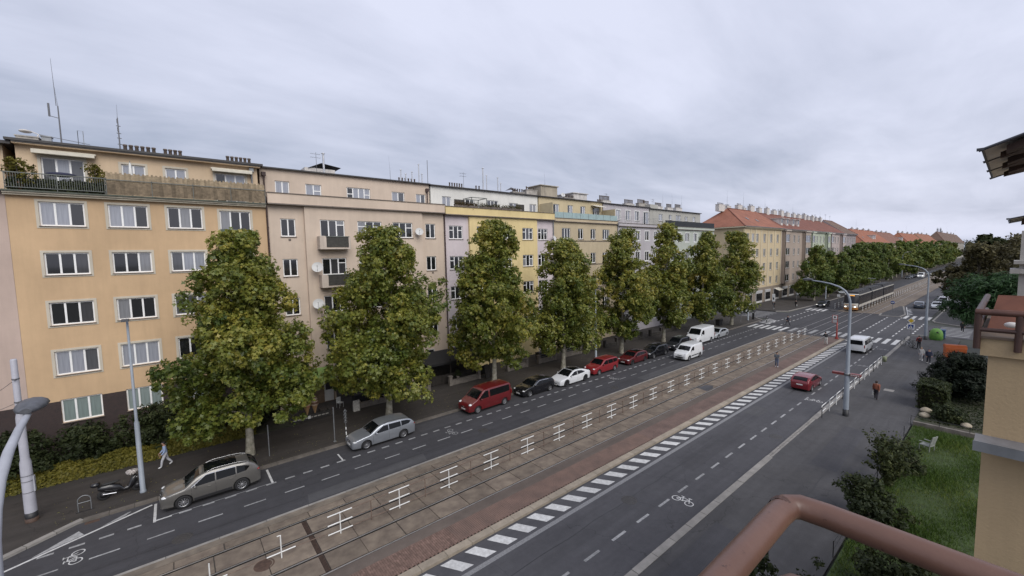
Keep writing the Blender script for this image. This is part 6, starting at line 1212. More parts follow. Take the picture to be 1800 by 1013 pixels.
# ---- tram, three sections
def tram():
    t = thing('tram', 'dark grey and cream tram with orange front coming along the track', 'tram', (111.5, 21.96, .06)); t.scale = (1, 1, 1.14)
    dark = mat('tram_window_band', rgb(.022, .022, .027), .45, .1, spec=.25); cream = mat('tram_cream', rgb(.55, .52, .46), .4, .06); red = mat('tram_skirt', rgb(.05, .045, .045), .5, .1); grey = mat('tram_roof_grey', rgb(.055, .055, .06), .7, .15)
    hw = 1.23; x = 0.0
    for k, l in enumerate((13.5, 12.6, 13.5)):
        sec = MB()
        n0 = 1.5 if k == 0 else 0
        sec.box(x + n0, x + l, -hw, hw, .28, .75, 2); sec.box(x + n0, x + l, -hw - .012, hw + .012, .75, 1.22, 1); sec.box(x + n0, x + l, -hw, hw, 1.22, 3.0, 0)
        rows = [[(xx, hw * math.cos(a) * (1 if 0 < a < math.pi else 1), 3.0 + .22 * math.sin(a)) for a in np.linspace(0, math.pi, 9)] for xx in (x + n0, x + l)]; sec.grid(rows, 3, True); sec.box(x + n0, x + l, -hw - .01, -hw + .06, 2.93, 3.06, 1); sec.box(x + n0, x + l, hw - .06, hw + .01, 2.93, 3.06, 1)
        b = sec.build('car_section', [dark, cream, red, grey], t)
        MB().box(x + n0 + .6, x + l - .6, -.95, .95, 3.18, 3.5).build('roof_equipment', grey, b)
        for j in range(5): MB().box(x + n0 + .8 + j * 2.2, x + n0 + 2.3 + j * 2.2, -.85, .85, 3.5, 3.62).build('roof_unit', mat('roof_unit_dark', rgb(.04, .04, .042), .6, .2), b)
        for sg in (-1, 1):
            for j in range(5): MB().box(x + n0 + .35 + j * 2.35, x + n0 + 2.45 + j * 2.35, sg * hw - .006, sg * hw + .006 if sg > 0 else sg * hw + .004, 1.35, 2.75).build('window', mat('tram_glass', rgb(.012, .012, .015), .22, .1, spec=.2), b)
            for j in range(2): xx = x + n0 + 2.2 + j * 5.0; MB().box(xx, xx + .03, sg * hw - .012, sg * hw + .012, .35, 2.9).box(xx + 1.3, xx + 1.33, sg * hw - .012, sg * hw + .012, .35, 2.9).build('door_frame', M_PLASTIC, b)
        for xx in (x + 2.8, x + l - 2.4):
            bg_ = MB().box(xx - 1.0, xx + 1.0, -1.0, 1.0, .15, .5).build('bogie', M_UNDER, b)
            for sx in (-.8, .8):
                for sg in (-1, 1): MB().lathe([(0, -.05), (.32, -.05), (.32, .05), (0, .05)], (xx + sx, sg * .72, .34), 14, axis='y').build('wheel', M_RUST, bg_)
        if k < 2: MB().box(x + l, x + l + .7, -1.05, 1.05, .5, 3.05).build('bellows', M_PLASTIC, t)
        x += l + .7
    f = MB(); prof = [(0.22, .30), (.05, .75), (.0, 1.15), (.10, 1.5), (.50, 2.75), (.85, 3.1), (1.5, 3.2)]
    rows = []
    for fx, z in prof:
        rows.append([(fx + .75 * (abs(u) ** 3.0) * (1 - fx / 2), hw * u, z) for u in np.linspace(-1, 1, 13)])
    rows2 = [[(1.5, hw * u, z) for u in np.linspace(-1, 1, 13)] for fx, z in prof]
    f.grid(rows, 0, True); mats_ = []
    for i in range(len(prof) - 1): mats_ += [[2, 1, 1, 0, 0, 1][i]] * 12
    f.m = mats_
    for sgi in (0, 12): f.face([r[sgi] for r in rows] + [r[sgi] for r in reversed(rows2)], 0)
    nose = f.build('cab', [dark, cream, mat('tram_orange', rgb(.45, .19, .05), .4, .08)], t)
    MB().box(.0, .02, -.6, .6, 0, .16).build('destination_display', mat('amber_display', rgb(.3, .12, .01), .4, .1, emit=(1, .45, .08, .8)), t, (.66, 0, 2.86))
    for sg in (-1, 1): MB().ell((.20, sg * .78, .86), .10, .20, .10, 10, 6).build('headlight', M_LIT, t)
    MB().box(.0, .05, -.95, .95, 1.20, 1.30).build('front_stripe', mat('tram_orange_stripe', rgb(.50, .24, .07), .4, .05), t, (-.02, 0, 0))
    MB().tube([(20, 0, 3.5), (19, 0, 4.4), (20.2, 0, 5.3)], .04, 6).box(19.7, 20.7, -.7, .7, 5.28, 5.33).build('pantograph', M_ANT, t)
tram()

# ================================================================== STREET FURNITURE
M_WHITEP = mat('white_rail_paint', rgb(.70, .70, .68), .5, .08, 6); M_BROWNP = mat('rusty_brown_rail', rgb(.15, .105, .08), .7, .25, 6); M_BLACKP = mat('black_paint_band', rgb(.02, .02, .022), .5, .15)
M_POLE = mat('light_grey_pole_paint', rgb(.36, .37, .41), .5, .08, 1.5, stain=.15); M_POLEB = mat('blue_grey_pole_paint', rgb(.26, .29, .33), .5, .08, 1.5, stain=.15); M_LUM = mat('luminaire_grey', rgb(.075, .078, .088), .5, .25, 9, obj_var=.1)
# fence between the two tracks: posts, white rail ends, brown rails
fp = MB().cyl((0, 0, 0), (0, 0, 1.09), .027, n=8).lathe([(.0, .02), (.09, .02), (.09, 0)], n=10).mesh('fence_post', M_WHITEP)
fm_ = MB().cyl((0, 0, 0), (0, 0, 1.09), .026, n=6).mesh('mid_post', M_BROWNP)
fw = MB().cyl((-.58, 0, 0), (.58, 0, 0), .028, n=8).mesh('white_rail', M_WHITEP); fb = MB().cyl((.54, 0, 0), (2.52, 0, 0), .023, n=6).mesh('brown_rail', M_BROWNP)
M_NET = mat('brown_wire', rgb(.10, .07, .05), .7, .2)
def tram_fence(label, x0, n, y, z, sp=3.06, zs=(.17, .62, 1.09), half_first=True):
    t = thing('track_fence', label, 'fence', (x0, y, z))
    for k in range(n):
        new_obj('fence_post', fp, t, (k * sp, 0, 0))
        for q in zs:
            new_obj('white_rail', fw, t, (k * sp, 0, q))
            if k < n - 1: new_obj('brown_rail', fb, t, (k * sp, 0, q))
        if k < n - 1: new_obj('mid_post', fm_, t, (k * sp + sp / 2, .0, 0))
    return t
tram_fence('long white and brown pipe fence between the two tram tracks', 5.52, 24, 20.36, .07)
t = thing('track_fence', 'low end piece of the track fence beside the manhole', 'fence', (2.95, 20.40, .07)); new_obj('fence_post', fp, t, (0, 0, 0)); new_obj('fence_post', fp, t, (-2.6, 0, 0))
for x in (0, -2.6): new_obj('white_rail', fw, t, (x, 0, .30))
MB().cyl((-2.1, 0, .3), (-.5, 0, .3), .017, n=6).build('brown_rail', M_BROWNP, t); MB().cyl((.5, 0, .3), (2.0, 0, .25), .017, n=6).build('brown_rail', M_BROWNP, t)
MB().cyl((0, 0, 1.09), (-.14, 0, 1.10), .022, n=6).build('post_cap', M_WHITEP, t)
tram_fence('white pipe fence running on beyond the tram between the tracks', 114.5, 36, 20.36, .08)
tram_fence('short white pipe fence on the refuge island before the tram', 114.5, 3, 25.2, .1); tram_fence('short white pipe fence behind the tram on the far side', 160.5, 6, 24.6, .05)
# railing on the near pavement
t = thing('pavement_railing', 'white and black pipe railing along the near kerb by the tall lamp', 'railing', (39.2, 9.18, .1))
pb = MB().cyl((0, 0, 0), (0, 0, .98), .03, n=8).mesh('railing_post', M_BLACKP); pw = MB().cyl((0, 0, 0), (0, 0, .98), .03, n=8).mesh('railing_post', M_WHITEP)
for k in range(12): new_obj('railing_post', pb if k % 3 == 0 else pw, t, (k * 2.1, 0, 0))
rw = MB().cyl((0, 0, 0), (1.05, 0, 0), .028, n=8).mesh('rail', M_WHITEP); rk = MB().cyl((0, 0, 0), (1.05, 0, 0), .026, n=8).mesh('rail', M_ZINC)
for k in range(22):
    for q in (.50, .97): new_obj('rail', rw if k % 2 == 0 else rk, t, (k * 1.05, 0, q))
MB().tube([(0, 0, .97), (-.05, 0, .95), (-.08, 0, .85)], .028, 8).build('rail_end', M_WHITEP, t)
t = thing('litter_bin', 'small olive litter bin hung at the end of the near railing', 'bin', (62.5, 8.95, .1)); MB().lathe([(0, .35), (.16, .35), (.21, .95), (.18, .95), (.0, .9)], n=14).build('bin_body', mat('olive_bin', rgb(.17, .19, .11), .6, .15), t); MB().cyl((0, .2, 0), (0, .2, 1.05), .03).box(-.08, .08, .12, .2, .6, .66).build('bin_post', M_BLACKP, t)

# poles and lamps
def bent_lamp(label, X, Y, sgn=1, m=None, head_m=None, group='tall street lamps on the near pavement', hgt=10.9, reach=2.9, h_straight=8.6):
    t = thing('street_lamp', label, 'street lamp', (X, Y, .1), 0, group); m = m or M_POLEB
    MB().lathe([(.20, 0), (.20, .55), (.0, .56)], n=14).build('base_band', M_BLACKP, t)
    MB().lathe([(.185, .55), (.175, 3.4), (.14, 3.5), (.135, 5.8), (.10, 5.95), (.095, h_straight)], n=14).build('post', m, t)
    hs = h_straight; top = hgt - .1; arm = [(0, 0, hs - .1)] + [(0, sgn * y_ * (reach - .3) / 2.3, z_ + top - 10.86) for y_, z_ in ((0, 8.9), (.03, 9.35), (.12, 9.78), (.32, 10.13), (.62, 10.41), (1.15, 10.65), (1.75, 10.80), (2.3, 10.88))]
    MB().tube(arm, [.09, .088, .085, .08, .075, .07, .062, .054, .046], 10).build('arm', m, t)
    hd = MB(); y0 = sgn * (reach - .4); rows = []
    for u, w, hh in ((0, .07, .06), (.1, .14, .09), (.3, .20, .12), (.55, .20, .12), (.7, .14, .08), (.75, .05, .03)): rows.append([(w * math.cos(a), y0 + sgn * u, top + .09 + (hh if math.sin(a) > 0 else hh * .55) * math.sin(a)) for a in np.linspace(0, 2 * math.pi, 13)[:-1]])
    hd.grid(rows, 0, True, True); hd.face(rows[0]); hd.face(rows[-1]); h = hd.build('lamp_head', head_m or M_LUM, t)
    MB().ell((0, y0 + sgn * .45, top + .055), .16, .24, .06, 12, 6).build('lamp_glass', mat('lamp_lens', rgb(.45, .46, .47), .2, .05), h); return t
bent_lamp('street lamp close to the camera, its dark head at the left edge', -2.06, 8.2, 1, M_POLE, hgt=10.96, reach=2.6)
bent_lamp('tall street lamp with red street sign beside the near railing', 41.0, 8.05, 1); bent_lamp('tall street lamp beside the green bottle bank', 83.6, 7.7, 1)
bent_lamp('distant street lamp on the far side above the trees', 243, 30.7, -1, group='street lamps far off', hgt=11.5, reach=2.2, h_straight=9.6)
t = thing('street_sign', 'red street name plates on the tall near lamp', 'sign', (41.0, 8.05, 3.45)); sg = mat('red_enamel_sign', rgb(.17, .035, .03), .4, .08); sgw = mat('sign_white', rgb(.7, .7, .68), .5, .04)
MB().box(-.19, .19, -.85, -.2, 0, .17).build('plate', sg, t); MB().box(-.18, .20, .2, .95, -.02, .15).build('plate', sg, t); MB().lathe([(.185, -.02), (.21, -.02), (.21, .18), (.185, .18)], n=14).build('clamp', M_ZINC, t)
for k in range(5): MB().box(-.196, -.1905, -.78 + k * .115, -.70 + k * .115, .06, .12).build('lettering', sgw, t)
t = thing('tram_pole', 'thick stepped light grey tram pole with black foot band at the left', 'pole', (-6.58, 32.2, .1))
MB().lathe([(.25, 0), (.25, .22), (.0, .22)], n=18).build('foot_rust', M_RUST, t); MB().lathe([(.245, .22), (.245, .52), (.0, .52)], n=18).build('foot_band', M_BLACKP, t)
MB().lathe([(.235, .52), (.215, 3.2), (.17, 3.4), (.165, 5.6), (.13, 5.8), (.125, 8.6), (.10, 8.66), (.0, 8.66)], n=18).build('post', mat('pale_lilac_pole_paint', rgb(.44, .44, .49), .5, .06, 2, stain=.2), t)
for z in (2.2, 2.5, 1.6): MB().lathe([(.24, z), (.24, z + .03)], n=18).build('strap', M_ANT, t)
for z in (6.4, 7.6): MB().lathe([(.145, z), (.145, z + .06)], n=14).box(-.05, .05, -.25, -.1, z, z + .06).build('wire_clamp', M_ANT, t)
MB().cyl((0, 0, 7.6), (-3.0, 5, 5.0), .012, n=5).cyl((0, 0, 6.4), (-3.5, 6, 4.2), .012, n=5).build('guy_wire', M_ANT, t)
MB().box(.2, .26, -.12, .12, 1.6, 2.4).build('cable_box', M_POLE, t)
def slim(label, X, Y, h, head=True, r0=.125, zc=4.2):
    t = thing('lamp_post', label, 'street lamp', (X, Y, .1)); MB().lathe([(r0 + .03, 0), (r0 + .03, .1), (r0, .12), (r0 * .95, zc), (r0 * .6, zc + .12), (r0 * .45, h), (0, h)], n=14).build('post', M_POLEB, t)
    if head: MB().tube([(0, 0, h - .05), (-.02, -.1, h + .02), (-.04, -.25, h + .03)], .035, 8).build('arm', M_POLEB, t); MB().box(-.20, .12, -.75, -.2, h - .02, h + .09).build('lamp_head', M_LUM, t)
    return t
slim('slim grey lamp post beside the black motor scooter', -2.2, 31.9, 10.2); slim('grey lamp post behind the bright red estate car', 41.0, 33.4, 9.0, True, .14, 5.2)
slim('lamp post with black foot at the far street corner', 85.2, 32.2, 8.5); slim('grey pole past the side street behind the waiting car', 135.8, 32, 8.0)

# signs
def sign_post(root, h, r=.03): return MB().cyl((0, 0, 0), (0, 0, h), r, n=8).build('post', M_ZINC, root)
t = thing('traffic_sign', 'priority road and pedestrian crossing signs on one post by the near kerb', 'traffic sign', (78.4, 8.7, .1), R(0)); sign_post(t, 3.6)
yl = mat('sign_yellow', rgb(.62, .42, .03), .45, .05); bl = mat('sign_blue', rgb(.012, .05, .22), .45, .05); bk = mat('sign_black', rgb(.012, .012, .012), .5, .05)
def flat(root, name, pts, x, m): return MB().face([(x, -p[0], p[1]) for p in pts]).build(name, m, root)
sqz = lambda s, z: [(0, z - s), (s, z), (0, z + s), (-s, z)]
MB().prism([(0, 0)] * 0 or [(p[0], p[1]) for p in ((-.03, -.4), (-.02, -.4), (-.02, .4), (-.03, .4))], 2.05, 2.85).build('sign_back', M_ZINC, t)
flat(t, 'sign_face', [(-.38, 2.07), (.38, 2.07), (.38, 2.83), (-.38, 2.83)], -.034, sgw); flat(t, 'sign_face', [(-.27, 2.17), (.27, 2.17), (.27, 2.73), (-.27, 2.73)], -.038, bl)
flat(t, 'sign_triangle', [(-.21, 2.22), (.21, 2.22), (0, 2.66)], -.042, sgw); flat(t, 'pedestrian_symbol', [(-.07, 2.24), (-.02, 2.36), (0, 2.30), (.06, 2.24), (.04, 2.38), (.03, 2.50), (-.03, 2.50), (-.05, 2.36)], -.046, bk); flat(t, 'pedestrian_head', [(-.025, 2.51), (.025, 2.51), (.025, 2.56), (-.025, 2.56)], -.046, bk)
flat(t, 'priority_sign', sqz(.40, 3.28), -.034, sgw); flat(t, 'priority_face', sqz(.30, 3.28), -.038, yl)
t = thing('tram_stop_post', 'red tram stop post with white timetable head on the platform', 'tram stop', (75.65, 16.3, .13)); rd = mat('stop_red', rgb(.27, .035, .025), .45, .08)
MB().lathe([(.22, 0), (.22, .12), (.12, .35), (.11, .9), (.085, 1.0), (.085, 2.5), (0, 2.5)], n=14).build('post', rd, t); MB().box(-.05, .05, -.05, .62, 2.35, 3.55).build('head_frame', rd, t); MB().box(-.062, -.052, .02, .55, 2.98, 3.48).build('stop_panel', sgw, t); MB().box(-.062, -.052, .02, .55, 2.42, 2.9).build('timetable', mat('timetable_grey', rgb(.42, .42, .42), .5, .15, 20), t); MB().box(-.07, -.063, .17, .40, 3.12, 3.36).build('tram_symbol', bk, t)
for lb, X, Y, h, kind in (('slim white post beside the silver estate on the far pavement', 8.4, 31.2, 2.6, 0), ('slim grey post next to the nearest plane tree', 4.3, 31.9, 2.2, 0), ('small round blue sign on the refuge island', 112.2, 15.3, 2.6, 1), ('round sign on a leaning post past the side street', 118, 33.6, 2.7, 2), ('tall white banner sign past the side street', 103.8, 34.0, 3.6, 3), ('round back of a sign at the far street corner', 81.4, 32.0, 2.3, 2), ('square sign on the pole before the tram', 122, 26.2, 2.6, 4)):
    t = thing('traffic_sign' if kind else 'marker_post', lb, 'traffic sign' if kind else 'post', (X, Y, .1)); sign_post(t, h, .035)
    if kind in (1, 2): MB().lathe([(0, -.02), (.33, -.02), (.33, 0), (0, 0)], (0, 0, h - .3), 20, axis='x').build('sign_disc', {1: bl, 2: M_ZINC}[kind], t)
    if kind == 1: MB().box(-.03, -.021, -.23, .23, h - .36, h - .24).build('white_bar', sgw, t)
    if kind == 3: MB().box(-.05, .05, -.28, .28, 1.9, h).build('banner', sgw, t); MB().box(-.055, -.051, -.12, .12, 2.3, 2.8).build('symbol', bk, t)
    if kind == 4: MB().box(-.03, -.01, -.3, .3, h - .6, h).build('sign_face', sgw, t)
    if kind == 0 and X > 8: MB().box(-.09, .09, -.09, .09, 0, .04).build('foot', M_ZINC, t)
# spiral bike lock / wavy ribbon on the thin post beside the silver estate
t = thing('parking_sign', 'slim post with chained ornaments beside the silver estate', 'post', (9.2, 31.1, .1)); MB().cyl((0, 0, 0), (0, 0, 2.3), .02, n=6).build('post', M_ZINC, t)
for k in range(4): MB().lathe([(.09, -.01), (.12, 0), (.09, .01)], (0, 0, 2.1 - k * .26), 12, axis='y').build('ring', M_ZINC, t)
MB().box(-.03, .03, -.03, .03, .3, .55).box(-.03, .03, -.03, .03, .72, .9).build('reflector', sgw, t)
# dark ticket machine, bollards at the far corner
t = thing('ticket_machine', 'black parking ticket machine at the far street corner', 'ticket machine', (86.9, 31.9, .1)); MB().prism([(-.16, -.14), (.16, -.14), (.16, .14), (-.16, .14)], 0, 1.75).build('housing', bk, t); MB().box(-.18, .18, -.17, .17, 1.75, 1.83).build('cap', M_LUM, t); flat(t, 'screen', [(-.1, 1.3), (.1, 1.3), (.1, 1.5), (-.1, 1.5)], -.165, sgw)
for k, (x, y) in enumerate(((84.9, 28.9), (86.1, 29.3), (87.4, 29.7))):
    t = thing('bollard', ['thin dark bollard, nearest of three on the hatched corner', 'thin dark bollard, middle of three on the hatched corner', 'thin dark bollard, farthest of three on the hatched corner'][k], 'bollard', (x, y, 0), 0, 'bollards at the far corner'); MB().lathe([(.07, 0), (.05, .04), (.05, .85), (.06, .88), (.0, .95)], n=10).build('shaft', bk, t); MB().lathe([(.052, .6), (.052, .72)], n=10).build('reflective_band', sgw, t)

# containers
t = thing('bottle_bank', 'bright green rounded bottle bank by the tall near lamp', 'container', (84.6, 6.7, .1)); gr = mat('bottle_bank_green', rgb(.13, .27, .045), .55, .25, 2, col2=rgb(.07, .20, .03))
MB().lathe([(.62, 0), (.74, .25), (.72, .9), (.58, 1.35), (.32, 1.6), (0, 1.66)], n=22).build('shell', gr, t); MB().lathe([(.755, .2), (.755, .3)], n=22).build('rim', mat('bank_dark_green', rgb(.06, .2, .03), .5, .1), t)
for a in (0, 2.1, 4.2): MB().lathe([(0, -.02), (.13, -.02), (.13, .03), (0, .03)], (.66 * math.cos(a + 3.4), .66 * math.sin(a + 3.4), 1.12), 12, axis='x').build('throwing_hole', bk, t)
MB().tube([(0, -.12, 1.64), (0, -.1, 1.85), (0, .1, 1.85), (0, .12, 1.64)], .025, 6).build('lifting_ring', M_ZINC, t)
t = thing('paper_container', 'blue container standing behind the green bottle bank', 'container', (86.0, 6.4, .1)); MB().prism([(-.6, -.5), (.6, -.5), (.6, .5), (-.6, .5)], .15, 1.2).build('tub', mat('container_blue', rgb(.03, .08, .19), .5, .1), t); MB().obox((0, 0, 1.27), (.64, 0, 0), (0, .54, 0), (0, 0, .07)).build('lid', mat('container_lid_blue', rgb(.025, .06, .15), .5, .1), t); MB().lathe([(0, -.04), (.12, -.04), (.12, .04), (0, .04)], (-.45, -.45, .12), 10, axis='y').lathe([(0, -.04), (.12, -.04), (.12, .04), (0, .04)], (.45, -.45, .12), 10, axis='y').build('castor', bk, t)
t = thing('plastics_container', 'orange plastics container above the yew bush', 'container', (71.0, 4.0, .1), R(15)); og = mat('container_orange', rgb(.48, .105, .02), .5, .1)
MB().prism([(-.6, -.85), (.6, -.85), (.6, .85), (-.6, .85)], .2, 1.4).build('tub', og, t); rows = [[(.6 * math.cos(a), y, 1.4 + .4 * math.sin(a)) for a in np.linspace(0, math.pi, 9)] for y in (-.9, .9)]; mb = MB().grid(rows, 0, True); [mb.face([r for r in q]) for q in rows]; mb.build('lid', og, t)
MB().lathe([(0, -.03), (.16, -.03), (.16, 0), (0, 0)], (-.61, 0, 1.0), 14, axis='x').build('throwing_hole', mat('container_red_label', rgb(.3, .05, .02), .5, .1), t)
for y in (-.6, .6): MB().lathe([(0, -.04), (.13, -.04), (.13, .04), (0, .04)], (-.4, y, .13), 10, axis='y').build('castor', bk, t)

# motor scooter, hoop, parked bicycles and kick scooter
def two_wheeler(label, X, Y, rot, kind):
    t = thing('motor_scooter' if kind == 'moto' else 'motorcycle', label, 'scooter' if kind == 'moto' else 'motorcycle', (X, Y, .1), rot); bd = mat('scooter_black', rgb(.012, .012, .014), .3, .1, coat=.5)
    for x in (-.72, .72):
        w = MB().lathe([(.16, -.06), (.25, -.06), (.29, -.03), (.29, .03), (.25, .06), (.16, .06), (.16, -.06)], (x, 0, .29), 20, axis='y').build('wheel', M_TYRE, t); MB().lathe([(.0, -.04), (.165, -.05), (.165, .05), (.0, .04)], (x, 0, .29), 14, axis='y').build('rim', M_RIMD, w)
    rows = []
    for x, z0, z1, w in ((-.95, .62, .78, .06), (-.8, .5, .86, .13), (-.45, .36, .88, .17), (-.05, .24, .74, .18), (.12, .22, .46, .19), (.32, .22, .50, .18), (.45, .26, .90, .17), (.60, .40, 1.02, .14), (.74, .62, .95, .07)): rows.append([(x, w * math.cos(a), (z0 + z1) / 2 + (z1 - z0) / 2 * math.sin(a)) for a in np.linspace(0, 2 * math.pi, 13)[:-1]])
    b = MB().grid(rows, 0, True, True); b.face(rows[0]); b.face(rows[-1]); b.build('fairing', bd, t)
    MB().ell((-.42, 0, .90), .42, .15, .075, 14, 8).build('seat', mat('scooter_seat', rgb(.02, .02, .02), .7, .2), t); MB().tube([(.48, -.34, 1.10), (.54, -.1, 1.05), (.54, .1, 1.05), (.48, .34, 1.10)], .02, 6).build('handlebar', bk, t); MB().cyl((.72, 0, .29), (.52, 0, 1.05), .035, n=8).build('fork', M_ZINC, t)
    MB().face([(.66, -.17, 1.0), (.66, .17, 1.0), (.52, .14, 1.36), (.52, -.14, 1.36)]).build('windshield', mat('smoked_screen', rgb(.12, .13, .14), .1, .1), t); MB().ell((.70, 0, .84), .05, .10, .05).build('headlight', M_LAMP, t)
    for s in (-1, 1): MB().ell((.5, s * .36, 1.2), .02, .07, .045).cyl((.5, s * .3, 1.08), (.5, s * .36, 1.2), .01, n=5).build('mirror', bk, t)
    MB().ell((-1.02, 0, 1.0), .22, .21, .15, 12, 8).box(-.95, -.7, -.06, .06, .82, .88).build('top_box', bd, t); MB().tube([(-.2, -.2, .3), (-.75, -.22, .4)], .045, 8).build('exhaust', M_CHROME, t)
    return t
two_wheeler('black motor scooter with top box parked by the slim lamp post', -3.15, 32.35, R(4), 'moto')
t = thing('folded_cover', 'pale patterned bag hung on the motor scooter handlebar', 'bag', (-2.62, 32.38, 1.24)); mb = MB(); rows = [[(.26 * r * math.cos(a) * (1 + .2 * math.sin(3 * a)), .26 * r * math.sin(a), h + .04 * math.sin(5 * a)) for a in np.linspace(0, 2 * math.pi, 15)[:-1]] for r, h in ((.3, -.08), (.9, -.05), (1.1, .04), (.8, .14), (.2, .18))]; mb.grid(rows, 0, True, True); mb.build('bag', mat('patterned_cloth', rgb(.45, .42, .40), .8, .4, 14, col2=rgb(.09, .07, .06)), t)
two_wheeler('dark motorcycle standing before the silver hatchback under the plum tree', 122.5, 9.3, R(200), 'm2')
t = thing('bike_hoop', 'metal hoop bicycle stand left of the motor scooter', 'bike stand', (-4.55, 31.55, .1)); MB().tube([(-.25, 0, 0), (-.25, 0, .62)] + [(-.25 * math.cos(a), 0, .62 + .25 * math.sin(a)) for a in np.linspace(.2, math.pi - .2, 8)] + [(.25, 0, .62), (.25, 0, 0)], .022, 8).build('hoop', M_ZINC, t); MB().cyl((-.25, 0, .5), (.25, 0, .5), .018, n=6).build('crossbar', M_ZINC, t); MB().box(-.35, .35, -.06, .06, 0, .03).build('foot_plate', M_BLACKP, t)
def bicycle(label, X, Y, rot, col):
    t = thing('bicycle', label, 'bicycle', (X, Y, .1), rot)
    for x in (-.5, .5):
        w = MB().tube([(x + .33 * math.cos(a), 0, .34 + .33 * math.sin(a)) for a in np.linspace(0, 2 * math.pi, 22)], .018, 6).build('wheel', M_TYRE, t); mb = MB(); [mb.cyl((x, 0, .34), (x + .32 * math.cos(a), 0, .34 + .32 * math.sin(a)), .004, n=4) for a in np.linspace(0, 6.28, 9)[:-1]]; mb.build('spokes', M_ZINC, w)
    mb = MB(); [mb.cyl(p, q, .018, n=6) for p, q in (((-.5, 0, .34), (-.08, 0, .32)), ((-.08, 0, .32), (.36, 0, .78)), ((-.08, 0, .32), (-.2, 0, .82)), ((-.2, 0, .8), (.34, 0, .84)), ((-.5, 0, .34), (-.19, 0, .78)), ((.5, 0, .34), (.34, 0, .88)))]; mb.build('frame', col, t)
    MB().ell((-.22, 0, .92), .13, .07, .04).build('saddle', bk, t); MB().tube([(.30, -.28, 1.0), (.36, 0, 1.02), (.30, .28, 1.0)], .014, 6).cyl((.34, 0, .88), (.36, 0, 1.02), .014).build('handlebar', bk, t); MB().tube([(.62, -.15, .8), (.62, .15, .8), (.4, .15, .8), (.4, -.15, .8), (.62, -.15, .8)], .02, 5).build('basket', M_ZINC, t)
bicycle('dark bicycle leaning by the pedestrian crossing sign post', 76.9, 8.75, R(70), mat('bike_frame_dark', rgb(.03, .03, .035), .4, .1)); bicycle('pale bicycle second by the crossing sign post', 76.0, 8.7, R(60), mat('bike_frame_pale', rgb(.3, .31, .32), .4, .1))
t = thing('kick_scooter', 'black kick scooter lying beside the person in the red coat', 'kick scooter', (75.3, 7.9, .1), R(30)); MB().box(-.45, .35, -.08, .08, .1, .15).build('deck', bk, t); MB().cyl((.38, 0, .12), (.46, 0, 1.0), .025).cyl((.46, -.22, 1.0), (.46, .22, 1.0), .018).build('stem', bk, t)
for x in (-.45, .42): MB().lathe([(0, -.025), (.09, -.025), (.09, .025), (0, .025)], (x, 0, .09), 12, axis='y').build('wheel', M_TYRE, t)

# front walls of the forecourts: low walls with pillars
def garden_wall(label, x0, x1, h=.55, ph=1.0, inner=None, fence=False, m=None):
    t = thing('garden_wall', label, 'wall', (x0, 36.75, .1)); m = m or M_WALLSTONE
    MB().box(.3, x1 - x0 - .3, -.12, .12, 0, h).build('wall_panel', m, t); MB().box(.3, x1 - x0 - .3, -.16, .16, h, h + .07).build('coping', m, t)
    for x in (0, x1 - x0 - .32): p = MB().box(x, x + .32, -.18, .18, 0, ph).build('pillar', m, t); MB().box(x - .05, x + .37, -.23, .23, ph, ph + .08).build('pillar_cap', m, p)
    if fence: MB().box(.32, x1 - x0 - .34, -.02, .02, h + .25, h + .30).box(.32, x1 - x0 - .34, -.02, .02, h + .55, h + .6).build('fence_rail', M_RAIL, t)
    return t
garden_wall('low wall before the black bins of the beige house', 11.9, 14.7, .42, .55); garden_wall('low wall ending in a planter right of the bushy grass', 16.9, 19.2, .45, .8)
garden_wall('garden wall with flower pots behind the red people carrier', 21.4, 25.3, .5, .95); garden_wall('garden wall with iron rail behind the black hatchback', 29.1, 32.3, .5, 1.0, fence=True); garden_wall('garden wall with black bins behind the white fastback', 34.0, 37.1, .5, 1.0, fence=True); garden_wall('garden wall behind the bright red estate', 38.7, 42.0, .5, 1.0, fence=True)
DW = mat('dark_garden_wall', rgb(.05, .045, .04), .9, .3, 2)
for k, (a, b) in enumerate(((46.9, 50.0), (51.9, 56.4), (58.5, 62.0), (62.8, 66.6))): garden_wall(['dark low wall behind the wine red hatchback', 'dark low wall with bins behind the black estate', 'dark low wall behind the graphite people carrier', 'dark low wall behind the tall white van'][k], a, b, .35, .95, m=DW)
# wheeled bins and planters
def wheelie(label, X, Y, w=1.2, h=1.05, m=None, z=.12, rot=0.0, grp='black bins on the forecourts'):
    t = thing('wheeled_bin', label, 'bin', (X, Y, z), rot, grp); m = m or mat('bin_black', rgb(.016, .016, .018), .5, .15)
    mb = MB(); b0 = [(-w * .42, -.3), (w * .42, -.3), (w * .42, .3), (-w * .42, .3)]; t0 = [(-w * .5, -.38), (w * .5, -.38), (w * .5, .38), (-w * .5, .38)]
    for k in range(4): mb.face([(*b0[k], .12), (*b0[(k + 1) % 4], .12), (*t0[(k + 1) % 4], h), (*t0[k], h)])
    mb.face([(*p, .12) for p in b0][::-1]); mb.build('tub', m, t); rows = [[(x, .42 * math.cos(a), h + .02 + .12 * math.sin(a)) for a in np.linspace(0, math.pi, 7)] for x in (-w * .52, w * .52)]; mb = MB().grid(rows, 0, True); [mb.face(q) for q in rows]; mb.build('lid', m, t)
    for x in (-w * .36, w * .36): MB().lathe([(0, -.03), (.1, -.03), (.1, .03), (0, .03)], (x, -.25, .1), 10, axis='y').build('castor', bk, t)
